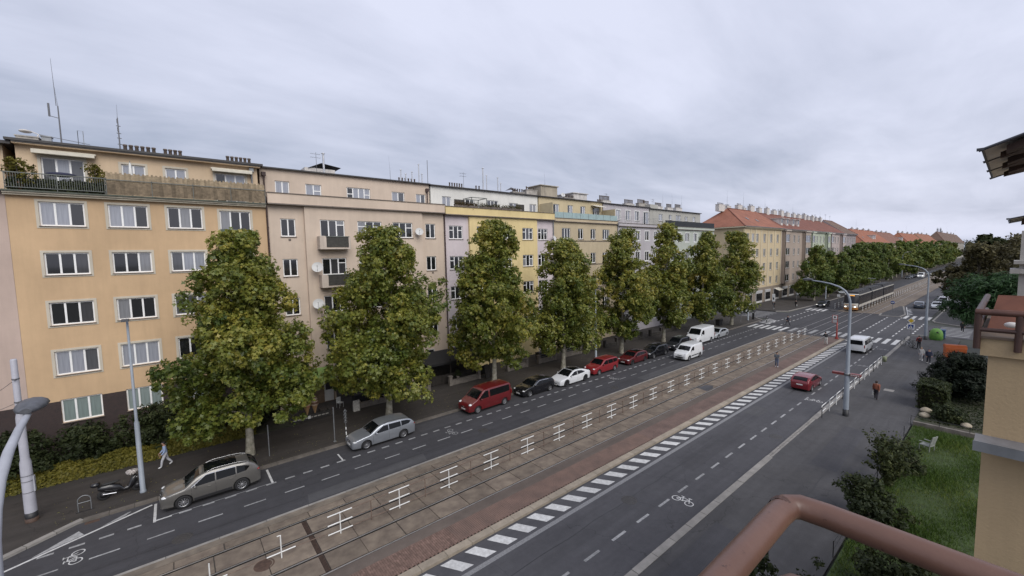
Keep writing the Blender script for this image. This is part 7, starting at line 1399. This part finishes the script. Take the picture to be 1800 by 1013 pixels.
for X, Y, w, lb in ((12.45, 37.6, 1.15, 'wide black bin, left of the pair behind the low wall'), (13.65, 37.6, 1.15, 'wide black bin, right of the pair behind the low wall'), (14.7, 37.5, .6, 'narrow black wheeled bin beside the second plane tree trunk'), (35.3, 37.6, 1.2, 'black bin behind the wall of the khaki house'), (36.6, 37.6, .6, 'narrow black bin at the right wall pillar by the khaki house'), (40.6, 37.7, 1.2, 'black bin behind the wall near the grey lamp post'), (53.2, 37.8, 1.2, 'black bin behind the dark wall, left one'), (54.6, 37.8, 1.2, 'black bin behind the dark wall, right one'), (75.6, 33.4, 1.3, 'tall black bin near the far street corner')): wheelie(lb, X, Y, w)
t = thing('notice_board', 'pale pavement notice board before the black bins', 'board', (11.7, 36.2, .1)); MB().obox((0, 0, .5), (.28, 0, 0), (0, .02, 0), (0, .05, .48)).build('panel', mat('board_pale', rgb(.42, .40, .36), .7, .3, 9), t); MB().obox((0, .22, .45), (.26, 0, 0), (0, .02, 0), (0, -.1, .45)).build('back_leg', M_ZINC, t)
for k, (X, Y, lb) in enumerate(((19.0, 36.75, 'ball shaped box tree on the planter wall'), (22.6, 36.9, 'pot plant on the garden wall behind the red people carrier'))):
    o = bush('pot_plant', lb, 'plant', X, Y, .32, .25, .85, 500, .10, 'oval', LM_SHRUB, ncl=10, cr=.5); o.location.z = .95 if k == 0 else .65; MB().lathe([(0, 0), (.14, 0), (.2, .3), (.0, .28)], n=10).build('plant_pot', M_WALLSTONE, o)
bush('grass_tuft', 'bushy ornamental grass beside the second plane tree', 'plant', 16.0, 37.3, .9, .1, 1.6, 2500, .2, 'needle', LM_SHRUB, ncl=20, cr=.4, tint=.7)
t = thing('patio_parasol', 'closed dark parasol among the cafe boards', 'parasol', (12.2, 38.6, .12)); MB().cyl((0, 0, 0), (0, 0, 2.4), .03).build('pole', M_ZINC, t); MB().lathe([(.22, 1.0), (.16, 1.6), (.10, 2.3), (0, 2.5)], n=10).build('folded_canopy', mat('dark_canopy', rgb(.02, .022, .03), .8, .2), t)
for k, (X, lb) in enumerate(((10.9, 'white cafe chair left of the closed parasol'), (12.9, 'white cafe chair right of the closed parasol'))):
    t = thing('cafe_chair', lb, 'chair', (X, 38.2, .12), R(20 + 140 * k)); cw = mat('cafe_chair_white', rgb(.55, .55, .53), .5, .1); MB().box(-.22, .22, -.22, .22, .43, .46).build('seat', cw, t); MB().box(-.22, .22, .19, .22, .46, .9).build('backrest', cw, t)
    for x in (-.2, .2):
        for y in (-.2, .2): MB().cyl((x, y, 0), (x, y, .43), .014, n=6).build('leg', cw, t)
# ice cream advertising boards
t = thing('ice_cream_board', 'advertising board with two ice cream cones beside the beige house', 'sign', (7.1, 36.85, .1)); bd = mat('board_dark', rgb(.03, .028, .026), .6, .3, 8)
MB().box(-.5, 2.6, -.05, .05, .05, .5).build('base_panel', bd, t); cone = mat('waffle', rgb(.42, .26, .13), .7, .2, 20)
for k in range(9): MB().box(-.3 + k * .31, -.06 + k * .31, -.062, -.052, .22, .30).build('lettering', mat('faded_lettering', rgb(.35, .33, .30), .7, .2), t)
MB().box(.8, 1.0, -.065, -.052, .16, .40).build('label', sgw, t)
for k, (x, c1_, c2_) in enumerate(((.75, (.35, .16, .10), (.48, .36, .25)), (1.35, (.50, .40, .30), (.12, .06, .04)))):
    c_ = MB().lathe([(.03, .55), (.26, 1.25), (.28, 1.27)], (x, -.1, 0), 14).build('cone', cone, t)
    s_ = MB().lathe([(.28, 1.25), (.33, 1.38), (.28, 1.55), (.22, 1.62), (.26, 1.72), (.18, 1.86), (.08, 1.98), (0, 2.05)], (x, -.1, 0), 14); s_.m = [(i // 14) % 2 for i in range(len(s_.f))]; s_.build('ice_cream', [mat(f'ice_{k}a', rgb(*c1_), .6, .2, 6), mat(f'ice_{k}b', rgb(*c2_), .6, .2, 6)], c_)
t = thing('cafe_counter', 'dark cafe crate stack right of the ice cream cones', 'crates', (9.5, 37.2, .1)); [MB().box(x, x + .55, -.3, .3, z, z + .32).build('crate', mat('crate_wood', rgb(.06, .05, .042), .8, .3, 4, obj_var=.3), t) for x in (-.6, 0) for z in (.02, .36)]
# lawn fence, stones, chair on the lawn
t = thing('lawn_fence', 'low dark iron fence around the small lawn', 'fence', (39.5, 4.42, .1))
for k in range(8): MB().cyl((2.9 - k * 3.0, 0, 0), (2.9 - k * 3.0, 0, .75), .02, n=6).build('post', M_BLACKP, t)
MB().cyl((-18.1, 0, .7), (2.9, 0, .7), .015, n=6).build('rail', M_BLACKP, t); MB().cyl((-18.1, 0, .35), (2.9, 0, .35), .012, n=6).build('rail', M_BLACKP, t)
for k in range(1, 3): MB().cyl((2.9, -k * 1.5, 0), (2.9, -k * 1.5, .75), .02, n=6).build('post', M_BLACKP, t)
MB().cyl((2.9, 0, .7), (2.9, -4.5, .7), .015, n=6).build('rail', M_BLACKP, t)
MB().box(42.35, 42.6, -2, 4.3, .0, .42).build('garden_kerb', M_WALLSTONE); tag(bpy.data.objects['garden_kerb'], 'low concrete kerb wall closing the lawn', 'wall')
for k, (x, y, r, lb) in enumerate(((46.6, 4.0, .42, 'upper pale boulder beside the clipped hedge'), (45.2, 3.95, .38, 'lower pale boulder beside the clipped hedge'), (44.7, 1.7, .35, 'flat pale stone in the planted bed'))):
    mb = MB().ell((0, 0, 0), r, r * .8, r * .55, 10, 7); mb.v = [(v[0] * (1 + .18 * math.sin(v[1] * 9 + k)), v[1] * (1 + .15 * math.cos(v[2] * 11)), v[2] + r * .3) for v in mb.v]; o = mb.build('boulder', mat('pale_boulder', rgb(.36, .31, .23), .9, .25, 3, .4, 12), None, (x, y, .12)); tag(o, lb, 'stone')
t = thing('garden_chair', 'weathered white garden chair standing on the lawn', 'chair', (37.6, 3.1, .1), R(160)); cw = mat('weathered_white_plastic', rgb(.24, .25, .23), .7, .25, 5)
MB().box(-.28, .28, -.28, .28, .40, .44).build('seat', cw, t); MB().obox((0, .32, .75), (.28, 0, 0), (0, .02, 0), (0, .08, .34)).build('backrest', cw, t)
for x in (-.26, .26):
    for y in (-.26, .26): MB().cyl((x, y, 0), (x, y, .42), .025, n=6).build('leg', cw, t)
    MB().box(x - .03, x + .03, -.28, .3, .62, .66).build('armrest', cw, t)
MB().box(51, 51.8, 6.6, 7.3, .1, .106).build('access_cover', M_KERB); tag(bpy.data.objects['access_cover'], 'pale concrete access cover in the near pavement', 'cover')
# cushions and parasol on the railed terrace
o = MB().ell((0, 0, 0), .75, .35, .16, 14, 8).build('terrace_cushion', mat('dark_blue_cushion', rgb(.02, .022, .05), .8, .2), None, (-5.4, 41.15, 19.55)); tag(o, 'dark blue rolled cushion on the terrace railing', 'cushion')
t = thing('terrace_parasol', 'closed white parasol before the attic window', 'parasol', (-1.95, 42.2, 18.34)); MB().cyl((0, 0, 0), (0, 0, 2.75), .025).build('pole', M_ZINC, t); MB().lathe([(.14, 1.2), (.12, 1.8), (.07, 2.5), (.0, 2.7)], n=10).build('folded_canopy', sgw, t)

# dark pub terrace under the third plane tree, with its folded tables
t = thing('pub_terrace', 'dark timber pub terrace with black canopy behind the red people carrier', 'terrace', (19.6, 39.2, .12)); pt_ = mat('pub_dark_timber', rgb(.022, .018, .015), .8, .3, 4, obj_var=.25); cv = mat('pub_black_canvas', rgb(.014, .014, .015), .85, .2)
for x in (0, 2.6, 5.2, 7.8):
    for y in (-1.5, 1.3): MB().box(x - .05, x + .05, y - .05, y + .05, 0, 2.5).build('post', pt_, t)
mb = MB(); mb.face([(-.3, -1.8, 2.35), (8.1, -1.8, 2.35), (8.1, 1.5, 2.9), (-.3, 1.5, 2.9)]); mb.face([(-.3, -1.8, 2.33), (-.3, 1.5, 2.88), (8.1, 1.5, 2.88), (8.1, -1.8, 2.33)]); mb.face([(-.3, -1.8, 2.35), (-.3, -1.8, 2.12), (8.1, -1.8, 2.12), (8.1, -1.8, 2.35)]); mb.build('canopy', cv, t)
bd_ = MB().box(0, .19, -1.56, -1.52, .05, 1.0).mesh('fence_board', pt_)
for k in range(39): new_obj('fence_board', bd_, t, (k * .2, random.uniform(-.01, .01), random.uniform(-.02, .02)))
MB().box(-.05, 7.9, 1.30, 1.36, 0, 2.6).build('back_wall', pt_, t)
for k, (x, a) in enumerate(((26.0, 12), (26.7, 18))): o = MB().obox((0, 0, .75), (.32, 0, 0), (0, .02, 0), (0, .18, .74)).build('folded_table', pt_, None, (x, 36.35, .1), R(a)); tag(o, ['folded dark table leaning by the third plane tree, left of two', 'folded dark table leaning by the third plane tree, right of two'][k], 'table')

# ================================================================== PEOPLE
PEND = []
def person(label, X, Y, z, heading, H, top, legs, hair, stride=.25, arm=(.25, -.25), lean=.0, elbow=(.2, .2), shoes=(.5, .5, .5), long=False, bag=None, skin=(.42, .25, .18)):
    s = H / 1.75
    root = thing('person', label, 'person', (X, Y, z), heading)
    V = {}; E = []; Rr = {}; Mi = {}
    def v(n, x, y, zz, r, m): V[n] = Vector((x, y, zz)) * s; Rr[n] = r * s * (1.16 if m in (0, 1) else 1.0); Mi[n] = m
    lx = lambda zz: lean * max(0, zz - .95) / .8
    v('pelvis', 0, 0, .94, .135, 1); v('waist', lx(1.08), 0, 1.10, .125, 0); v('chest', lx(1.32), 0, 1.32, .150, 0); v('neck0', lx(1.46), 0, 1.45, .075, 0); v('neck', lx(1.52) + .01, 0, 1.52, .055, 2); v('head', lx(1.62) + .02 + lean * .1, 0, 1.62, .092, 2); v('crown', lx(1.7) + .02 + lean * .12, 0, 1.70, .070, 2)
    E += [('pelvis', 'waist'), ('waist', 'chest'), ('chest', 'neck0'), ('neck0', 'neck'), ('neck', 'head'), ('head', 'crown')]
    for sg, n in ((1, 'l'), (-1, 'r')):
        f = stride * sg; v('hip' + n, 0, .09 * sg, .90, .105, 1); kx = f * .55 + .05; v('knee' + n, kx, .095 * sg, .49, .068, 1); ax = f * 1.0 - (.06 if f < 0 else 0); az = .085 + (.10 if f < -.2 else 0); v('ank' + n, ax, .095 * sg, az, .050, 1); v('toe' + n, ax + .17, .11 * sg, .045 + (.02 if f < -.2 else 0), .040, 3)
        E += [('pelvis', 'hip' + n), ('hip' + n, 'knee' + n), ('knee' + n, 'ank' + n), ('ank' + n, 'toe' + n)]
        a = arm[0 if sg > 0 else 1]; eb = elbow[0 if sg > 0 else 1]; sx = lx(1.40); v('sho' + n, sx, .185 * sg, 1.40, .072, 0)
        ex = sx + math.sin(a) * .28; ez = 1.40 - math.cos(a) * .28; v('elb' + n, ex, .235 * sg, ez, .052, 0); hx = ex + math.sin(a + eb) * .25; hz = ez - math.cos(a + eb) * .25; v('wri' + n, hx, .225 * sg, hz, .036, 0); v('pal' + n, hx + math.sin(a + eb) * .085, .225 * sg, hz - math.cos(a + eb) * .085, .034, 2)
        E += [('chest', 'sho' + n), ('sho' + n, 'elb' + n), ('elb' + n, 'wri' + n), ('wri' + n, 'pal' + n)]
    names = list(V); me = bpy.data.meshes.new('body'); me.from_pydata([V[n] for n in names], [(names.index(a), names.index(b)) for a, b in E], []); o = new_obj('body', me, root)
    sk = o.modifiers.new('Skin', 'SKIN'); sk.use_smooth_shade = True
    for i, n in enumerate(names): me.skin_vertices[0].data[i].radius = (Rr[n], Rr[n]); me.skin_vertices[0].data[i].use_root = (n == 'pelvis')
    sb = o.modifiers.new('Sub', 'SUBSURF'); sb.levels = 2; sb.render_levels = 2
    mats_ = [mat('cloth_%02x%02x%02x' % tuple(int(q * 255) for q in top), rgb(*top), .85, .15, 9), mat('cloth_%02x%02x%02x' % tuple(int(q * 255) for q in legs), rgb(*legs), .85, .15, 9), mat('skin_tone', rgb(*skin), .6, .06), mat('shoe_%02x' % int(shoes[0] * 255), rgb(*shoes), .7, .1)]
    PEND.append((o, V, E, Mi, mats_, s))
    hd = V['head']; hm = mat('hair_%02x' % int(hair[0] * 255), rgb(*hair), .7, .2, 20)
    mb = MB(); rows = []
    for t, rr in ((-.10 if long else -.02, .075), (.02, .100), (.07, .098), (.11, .07), (.13, .02)): rows.append([(hd.x - (.028 if t < .05 else .012) * s + rr * s * 1.08 * math.cos(a) - (.02 * s if t < 0.03 and math.cos(a) > .3 else 0) * 1.6, hd.y + rr * s * math.sin(a), hd.z + t * s) for a in np.linspace(0, 2 * math.pi, 15)[:-1]])
    mb.grid(rows, 0, True, True); mb.build('hair', hm, root)
    if bag:
        if bag[0] == 'pack': c = V['chest'] + Vector((-.21 * s, 0, -.08)); MB().ell(c, .11, .15, .22, 12, 8).build('backpack', mat('bag_%02x' % int(bag[1][0] * 255), rgb(*bag[1]), .8, .15), root)
        else:
            w = V['pal' + bag[2]]; b_ = MB().obox(w + Vector((0, 0, -.26)), (.10, 0, 0), (0, .04, 0), (0, 0, .18)); b_.tube([w + Vector((-.08, 0, -.08)), w + Vector((0, 0, .01)), w + Vector((.08, 0, -.08))], .008, 5); b_.build('bag', mat('tote_%02x' % int(bag[1][0] * 255), rgb(*bag[1]), .8, .15), root)
    return root
BLK = (.014, .014, .016)
person('person in a pale blue hoodie and white trousers walking by the low hedge', -1.17, 34.9, .1, R(185), 1.72, (.30, .38, .55), (.50, .50, .53), (.012, .011, .012), .27, (.05, .15), .05, (.7, .6), (.6, .6, .6))
person('person in a rust jacket with a white bag walking up the near pavement', 47.5, 7.26, .1, R(0), 1.68, (.20, .065, .035), (.022, .020, .026), (.03, .018, .012), .2, (.15, -.45), 0, (.1, .3), (.2, .12, .09), True, ('tote', (.55, .54, .50), 'l'))
person('person with grey jacket, jeans and backpack looking at a phone on the platform', 52.7, 16.75, .14, R(200), 1.78, (.085, .095, .11), (.085, .105, .16), (.02, .015, .012), .06, (.3, .2), .06, (1.5, 1.3), (.5, .5, .5), False, ('pack', (.02, .02, .024)))
person('person in a black jacket and white trousers leaning forward on the platform', 70.2, 16.3, .14, R(30), 1.75, BLK, (.50, .49, .46), (.012, .011, .011), .12, (.5, .3), .32, (.5, .5), (.4, .4, .4), True)
person('person in dark clothes walking over the far zebra crossing', 84.7, 25.4, 0, R(265), 1.75, (.012, .014, .03), (.016, .017, .024), (.012, .011, .011), .3, (.3, -.3), .03, (.6, .3), BLK)
person('person in dark clothes standing on the far pavement corner past the side street', 105.9, 34.6, .1, R(190), 1.75, BLK, BLK, (.02, .016, .012), .15)
person('person in black with a pale bag walking past the banner sign', 111.3, 31.8, .1, R(180), 1.7, BLK, (.02, .02, .022), (.015, .012, .01), .3, (.2, -.2), 0, (.2, .2), BLK, False, ('tote', (.5, .5, .48), 'l'))
person('stout grey haired person in black walking over the near side street', 95.2, 4.7, 0, R(182), 1.76, (.014, .014, .017), (.016, .016, .02), (.35, .34, .33), .22, (.2, -.2), 0, (.3, .3), (.3, .3, .3))
person('person in a red coat with dark backpack beside the bicycles', 75.9, 7.55, .1, R(20), 1.7, (.28, .05, .045), (.018, .017, .02), (.02, .015, .013), .08, (.2, .1), .08, (.4, .4), BLK, False, ('pack', BLK))
person('person in white with a dark shoulder bag beside the yew bush', 67.8, 6.5, .1, R(185), 1.62, (.42, .41, .40), (.50, .48, .47), (.30, .24, .16), .18, (.1, -.2), .02, (.3, .3), (.6, .6, .6), True, ('tote', (.03, .03, .035), 'l'))
person('person in a navy coat half hidden by the yew bush', 66.5, 5.75, .1, R(190), 1.75, (.020, .026, .055), (.018, .02, .03), (.05, .06, .10), .18, (.25, -.2), .08, (.4, .3), (.4, .4, .4))
person('person standing under the trees near the distant parked cars', 250, 31.6, .1, R(180), 1.75, (.05, .05, .06), BLK, BLK, .1)
# bake the skinned figures: one continuous mesh each, clothes by nearest limb, plus fingers and face
bpy.context.view_layer.update(); dg = bpy.context.evaluated_depsgraph_get(); baked = [(bpy.data.meshes.new_from_object(o.evaluated_get(dg)), o, V, E, Mi, ms, s) for o, V, E, Mi, ms, s in PEND]
for me, o, V, E, Mi, ms, s in baked:
    o.modifiers.clear(); old = o.data; o.data = me; me.name = 'body'; bpy.data.meshes.remove(old); me.materials.clear()
    for m in ms: me.materials.append(m)
    segs = [(V[a], V[b], Mi[b]) for a, b in E]
    for p in me.polygons:
        c = p.center; best = 9; mi = 0
        for a, b, m in segs:
            d = b - a; t = max(0, min(1, (c - a).dot(d) / max(1e-6, d.length_squared))); q = (c - (a + d * t)).length
            if q < best: best = q; mi = m
        p.material_index = mi; p.use_smooth = True
    mb = MB()
    for n in 'lr':      # five fingers curling down from the palm, thumb from its side
        w, pl = V['wri' + n], V['pal' + n]; d = (pl - w).normalized(); sd = Vector((0, 1, 0)); cu = d.cross(sd)
        for k, (off, ln) in enumerate(((-.027, .062), (-.009, .072), (.009, .068), (.027, .052))):
            b0 = pl + d * .02 * s + cu * off * s; b1 = b0 + d * ln * .6 * s; b2 = b1 + (d * .7 + sd * (-.5 if n == 'l' else .5)) * ln * .5 * s; mb.tube([b0, b1, b2], [.009 * s, .0085 * s, .006 * s], 5, 2)
        tb = pl - d * .03 * s + cu * .03 * s; mb.tube([tb, tb + (d * .5 + cu) * .03 * s, tb + (d + cu * .8) * .05 * s], [.010 * s, .009 * s, .007 * s], 5, 2)
    h = V['head']; mb.ell(h + Vector((.098, 0, -.012)) * s, .016 * s, .013 * s, .020 * s, 6, 4, 2)
    for sg in (1, -1): mb.ell(h + Vector((.085, .034 * sg, .012)) * s, .008 * s, .012 * s, .006 * s, 6, 4, 3); mb.ell(h + Vector((0, .092 * sg, -.005)) * s, .018 * s, .008 * s, .026 * s, 6, 4, 2)
    mb.ell(h + Vector((.088, 0, -.048)) * s, .008 * s, .024 * s, .005 * s, 6, 4, 2)
    bm = bmesh.new(); bm.from_mesh(me); tmp = mb.mesh('tmp', ms); bm.from_mesh(tmp); bm.to_mesh(me); bm.free(); bpy.data.meshes.remove(tmp)

# ================================================================== OUR BALCONY AND THE NEIGHBOUR'S BAY
M_RAILB = mat('brown_handrail_paint', rgb(.125, .064, .045), .42, .06, 14, .05, 60, col2=rgb(.108, .054, .038), coat=.05); M_RAILN = mat('dark_brown_rail_paint', rgb(.060, .030, .023), .5, .2, 5)
t = thing('balcony_handrail', 'thick brown handrail of the own balcony at the bottom edge', 'handrail', (.735, .21, 13.1))
MB().tube([(-3.2, 0, 0), (-1.5, 0, 0), (-.05, 0, 0), (-.018, -.003, 0), (-.004, -.016, 0), (0, -.05, 0), (0, -.8, 0), (0, -1.6, 0)], .018, 28).build('top_rail', M_RAILB, t)
MB().tube([(-3.2, 0, -.125), (-.04, 0, -.125), (-.012, -.012, -.125), (0, -.04, -.125), (0, -1.6, -.125)], .014, 16).build('lower_rail', M_RAILB, t)
MB().lathe([(.0184, -.006), (.0190, 0), (.0184, .006)], (-.03, 0, 0), 24, axis='x').build('weld_seam', mat('weld_brown', rgb(.07, .035, .026), .7, .3, 60, .4, 120), t)
MB().cyl((0, -1.0, -1.05), (0, -1.0, -.02), .014, n=14).build('post', M_RAILB, t); MB().cyl((-2.4, 0, -1.05), (-2.4, 0, -.02), .014, n=14).build('post', M_RAILB, t)
_nt = M_RAILB.node_tree; _b = _nt.nodes['Principled BSDF']; _src = _b.inputs['Base Color'].links[0].from_socket      # chipped paint: rust shows in small flecks
_g = _nt.nodes.new('ShaderNodeNewGeometry'); _n = _nt.nodes.new('ShaderNodeTexNoise'); _n.inputs['Scale'].default_value = 55; _n.inputs['Detail'].default_value = 5; _n.inputs['Roughness'].default_value = .7; _nt.links.new(_g.outputs['Position'], _n.inputs['Vector'])
_r = _nt.nodes.new('ShaderNodeMapRange'); _r.inputs['From Min'].default_value = .66; _r.inputs['From Max'].default_value = .70; _nt.links.new(_n.outputs[0], _r.inputs['Value']); _m = _nt.nodes.new('ShaderNodeMix'); _m.data_type = 'RGBA'; _nt.links.new(_r.outputs[0], _m.inputs['Factor']); _nt.links.new(_src, _m.inputs['A']); _m.inputs['B'].default_value = rgb(.035, .018, .014); _nt.links.new(_m.outputs['Result'], _b.inputs['Base Color'])
WN = plaster('tan_yellow_plaster', (.44, .325, .19), .1); M_LEDGE = mat('grey_sheet_ledge', rgb(.20, .195, .20), .6, .15, 3, stain=.15)
nb = thing('neighbour_house', 'tan yellow neighbouring house with brown balcony at the right edge', 'house', (10, 0, 0))
MB().box(.0, 8, -9, .198, 0, 11.78).build('wall', WN, nb)
MB().box(-.06, 3.4, -9, .285, 11.75, 12.03).build('balcony_band', WN, nb); MB().box(-.10, 3.42, -9, .30, 12.03, 12.065).build('balcony_cap', mat('band_cap', rgb(.12, .085, .06), .7, .2), nb)
MB().box(-.42, .0, -9, .275, 10.33, 10.44).build('ledge', M_LEDGE, nb); MB().box(-.44, -.42, -9, .285, 10.29, 10.45).build('ledge_edge', M_ZINC, nb)
for y in (.325, -.095, -1.0): MB().cyl((-.10, y, 11.86), (-.10, y, 12.45), .042, n=12).build('railing_post', M_RAILN, nb)
MB().tube([(-.10, .36, 12.45), (-.10, -1, 12.45), (-.10, -4, 12.45)], .05, 12).build('top_rail', mat('lit_brown_rail_paint', rgb(.10, .045, .032), .5, .2, 5), nb); MB().tube([(-.10, .34, 12.17), (-.10, -4, 12.17)], .034, 12).build('lower_rail', M_RAILN, nb)  # top rail takes a lightened copy of the rail brown, standing in for light
MB().tube([(-.10, .325, 12.45), (3.2, .325, 12.45)], .045, 12).build('street_rail', M_RAILN, nb); MB().tube([(-.10, .325, 12.17), (3.2, .325, 12.17)], .034, 12).build('street_rail', M_RAILN, nb)
MB().face([(.6, .26, 11.99), (.6, -4, 11.99), (1.6, -4, 12.60), (1.6, .16, 12.60)]).face([(.6, .26, 11.99), (1.6, .16, 12.60), (2.6, .26, 11.99)]).build('balcony_screen', mat('rust_brown_screen', rgb(.135, .050, .030), .7, .2, 4), nb)
MB().ell((.5, -.02, 12.20), .045, .085, .05, 12, 8).build('globe_lamp', mat('white_globe', rgb(.65, .63, .60), .4, .05), nb)
# tall roof canopy with timber zigzag under ribbed sheeting
def canopy(label, x, y, z, l, w, rise, scale=1.0):
    t = thing('canopy', label, 'canopy', (x, y, z)); sh_ = mat('ribbed_sheet', rgb(.55, .54, .51), .6, .1, 4); tb = mat('dark_timber', rgb(.045, .024, .018), .8, .25, 6); eg = mat('dark_sheet_edge', rgb(.05, .052, .062), .5, .15)
    n = 3; dn = Vector((0, -1, rise)).normalized(); 
    P = lambda u, v_: Vector((u, 0, 0)) + Vector((0, -1, rise)) * v_
    for k in range(n):
        a, b = l * k / n, l * (k + 1) / n; MB().face([P(a, 0), P(b, 0), P(b, w), P(a, w)]).face([P(a, 0) + Vector((0, 0, .02)), P(a, w) + Vector((0, 0, .02)), P(b, w) + Vector((0, 0, .02)), P(b, 0) + Vector((0, 0, .02))]).build('sheet', sh_, t)
    for k in range(n + 1): u = l * k / n; MB().tube([P(u, -.04), P(u, w)], .022 * scale, 6).build('sheet_seam', eg, t)
    MB().box(-.05, .0, -.02, .06, -.02, .02).build('edge_strip', eg, t); MB().tube([P(0, 0), P(l, 0)], .016 * scale, 6).build('edge_trim', eg, t)
    for k in range(n):
        a = l * k / n; b = l * (k + 1) / n; dz = Vector((0, 0, -.05))
        L_ = l / n
        def strip(p, q, wd, name):
            d = (q - p).normalized(); sd = d.cross(Vector((0, rise, 1)).normalized()) * wd / 2; up_ = Vector((0, 0, .05)); MB().obox((p + q) / 2 + dz - up_, (q - p) / 2, sd, up_).build(name, tb, t)
        strip(P(a + .2 * L_, .24), P(a + .2 * L_, w), .22 * L_, 'rafter'); strip(P(a + .38 * L_, .28), P(b + .02 * L_, .95), .20 * L_, 'timber_web'); strip(P(a + .38 * L_, 1.0), P(b + .02 * L_, 1.7), .26 * L_, 'timber_web')
    return t
canopy('ribbed canopy with dark timber zigzag at the upper right edge', 9.9, .403, 15.0, 4.3, 2.6, .36)
canopy('second smaller canopy farther along at the right edge', 17.6, .14, 14.21, 3.0, 2.4, .22, .8)
fp_ = thing('far_balcony', 'pale balcony of a farther house between canopy and pine', 'balcony', (24, 0, 0)); PC = mat('pale_concrete', rgb(.42, .40, .37), .8, .12, 2, stain=.3)
MB().box(0, 1.2, -5, .10, 12.45, 12.62).build('slab', PC, fp_); MB().box(0, 1.2, -5, .02, 12.80, 12.92).build('parapet', PC, fp_); MB().box(.2, .6, -.30, -.12, 0, 14.02).build('pillar', PC, fp_)
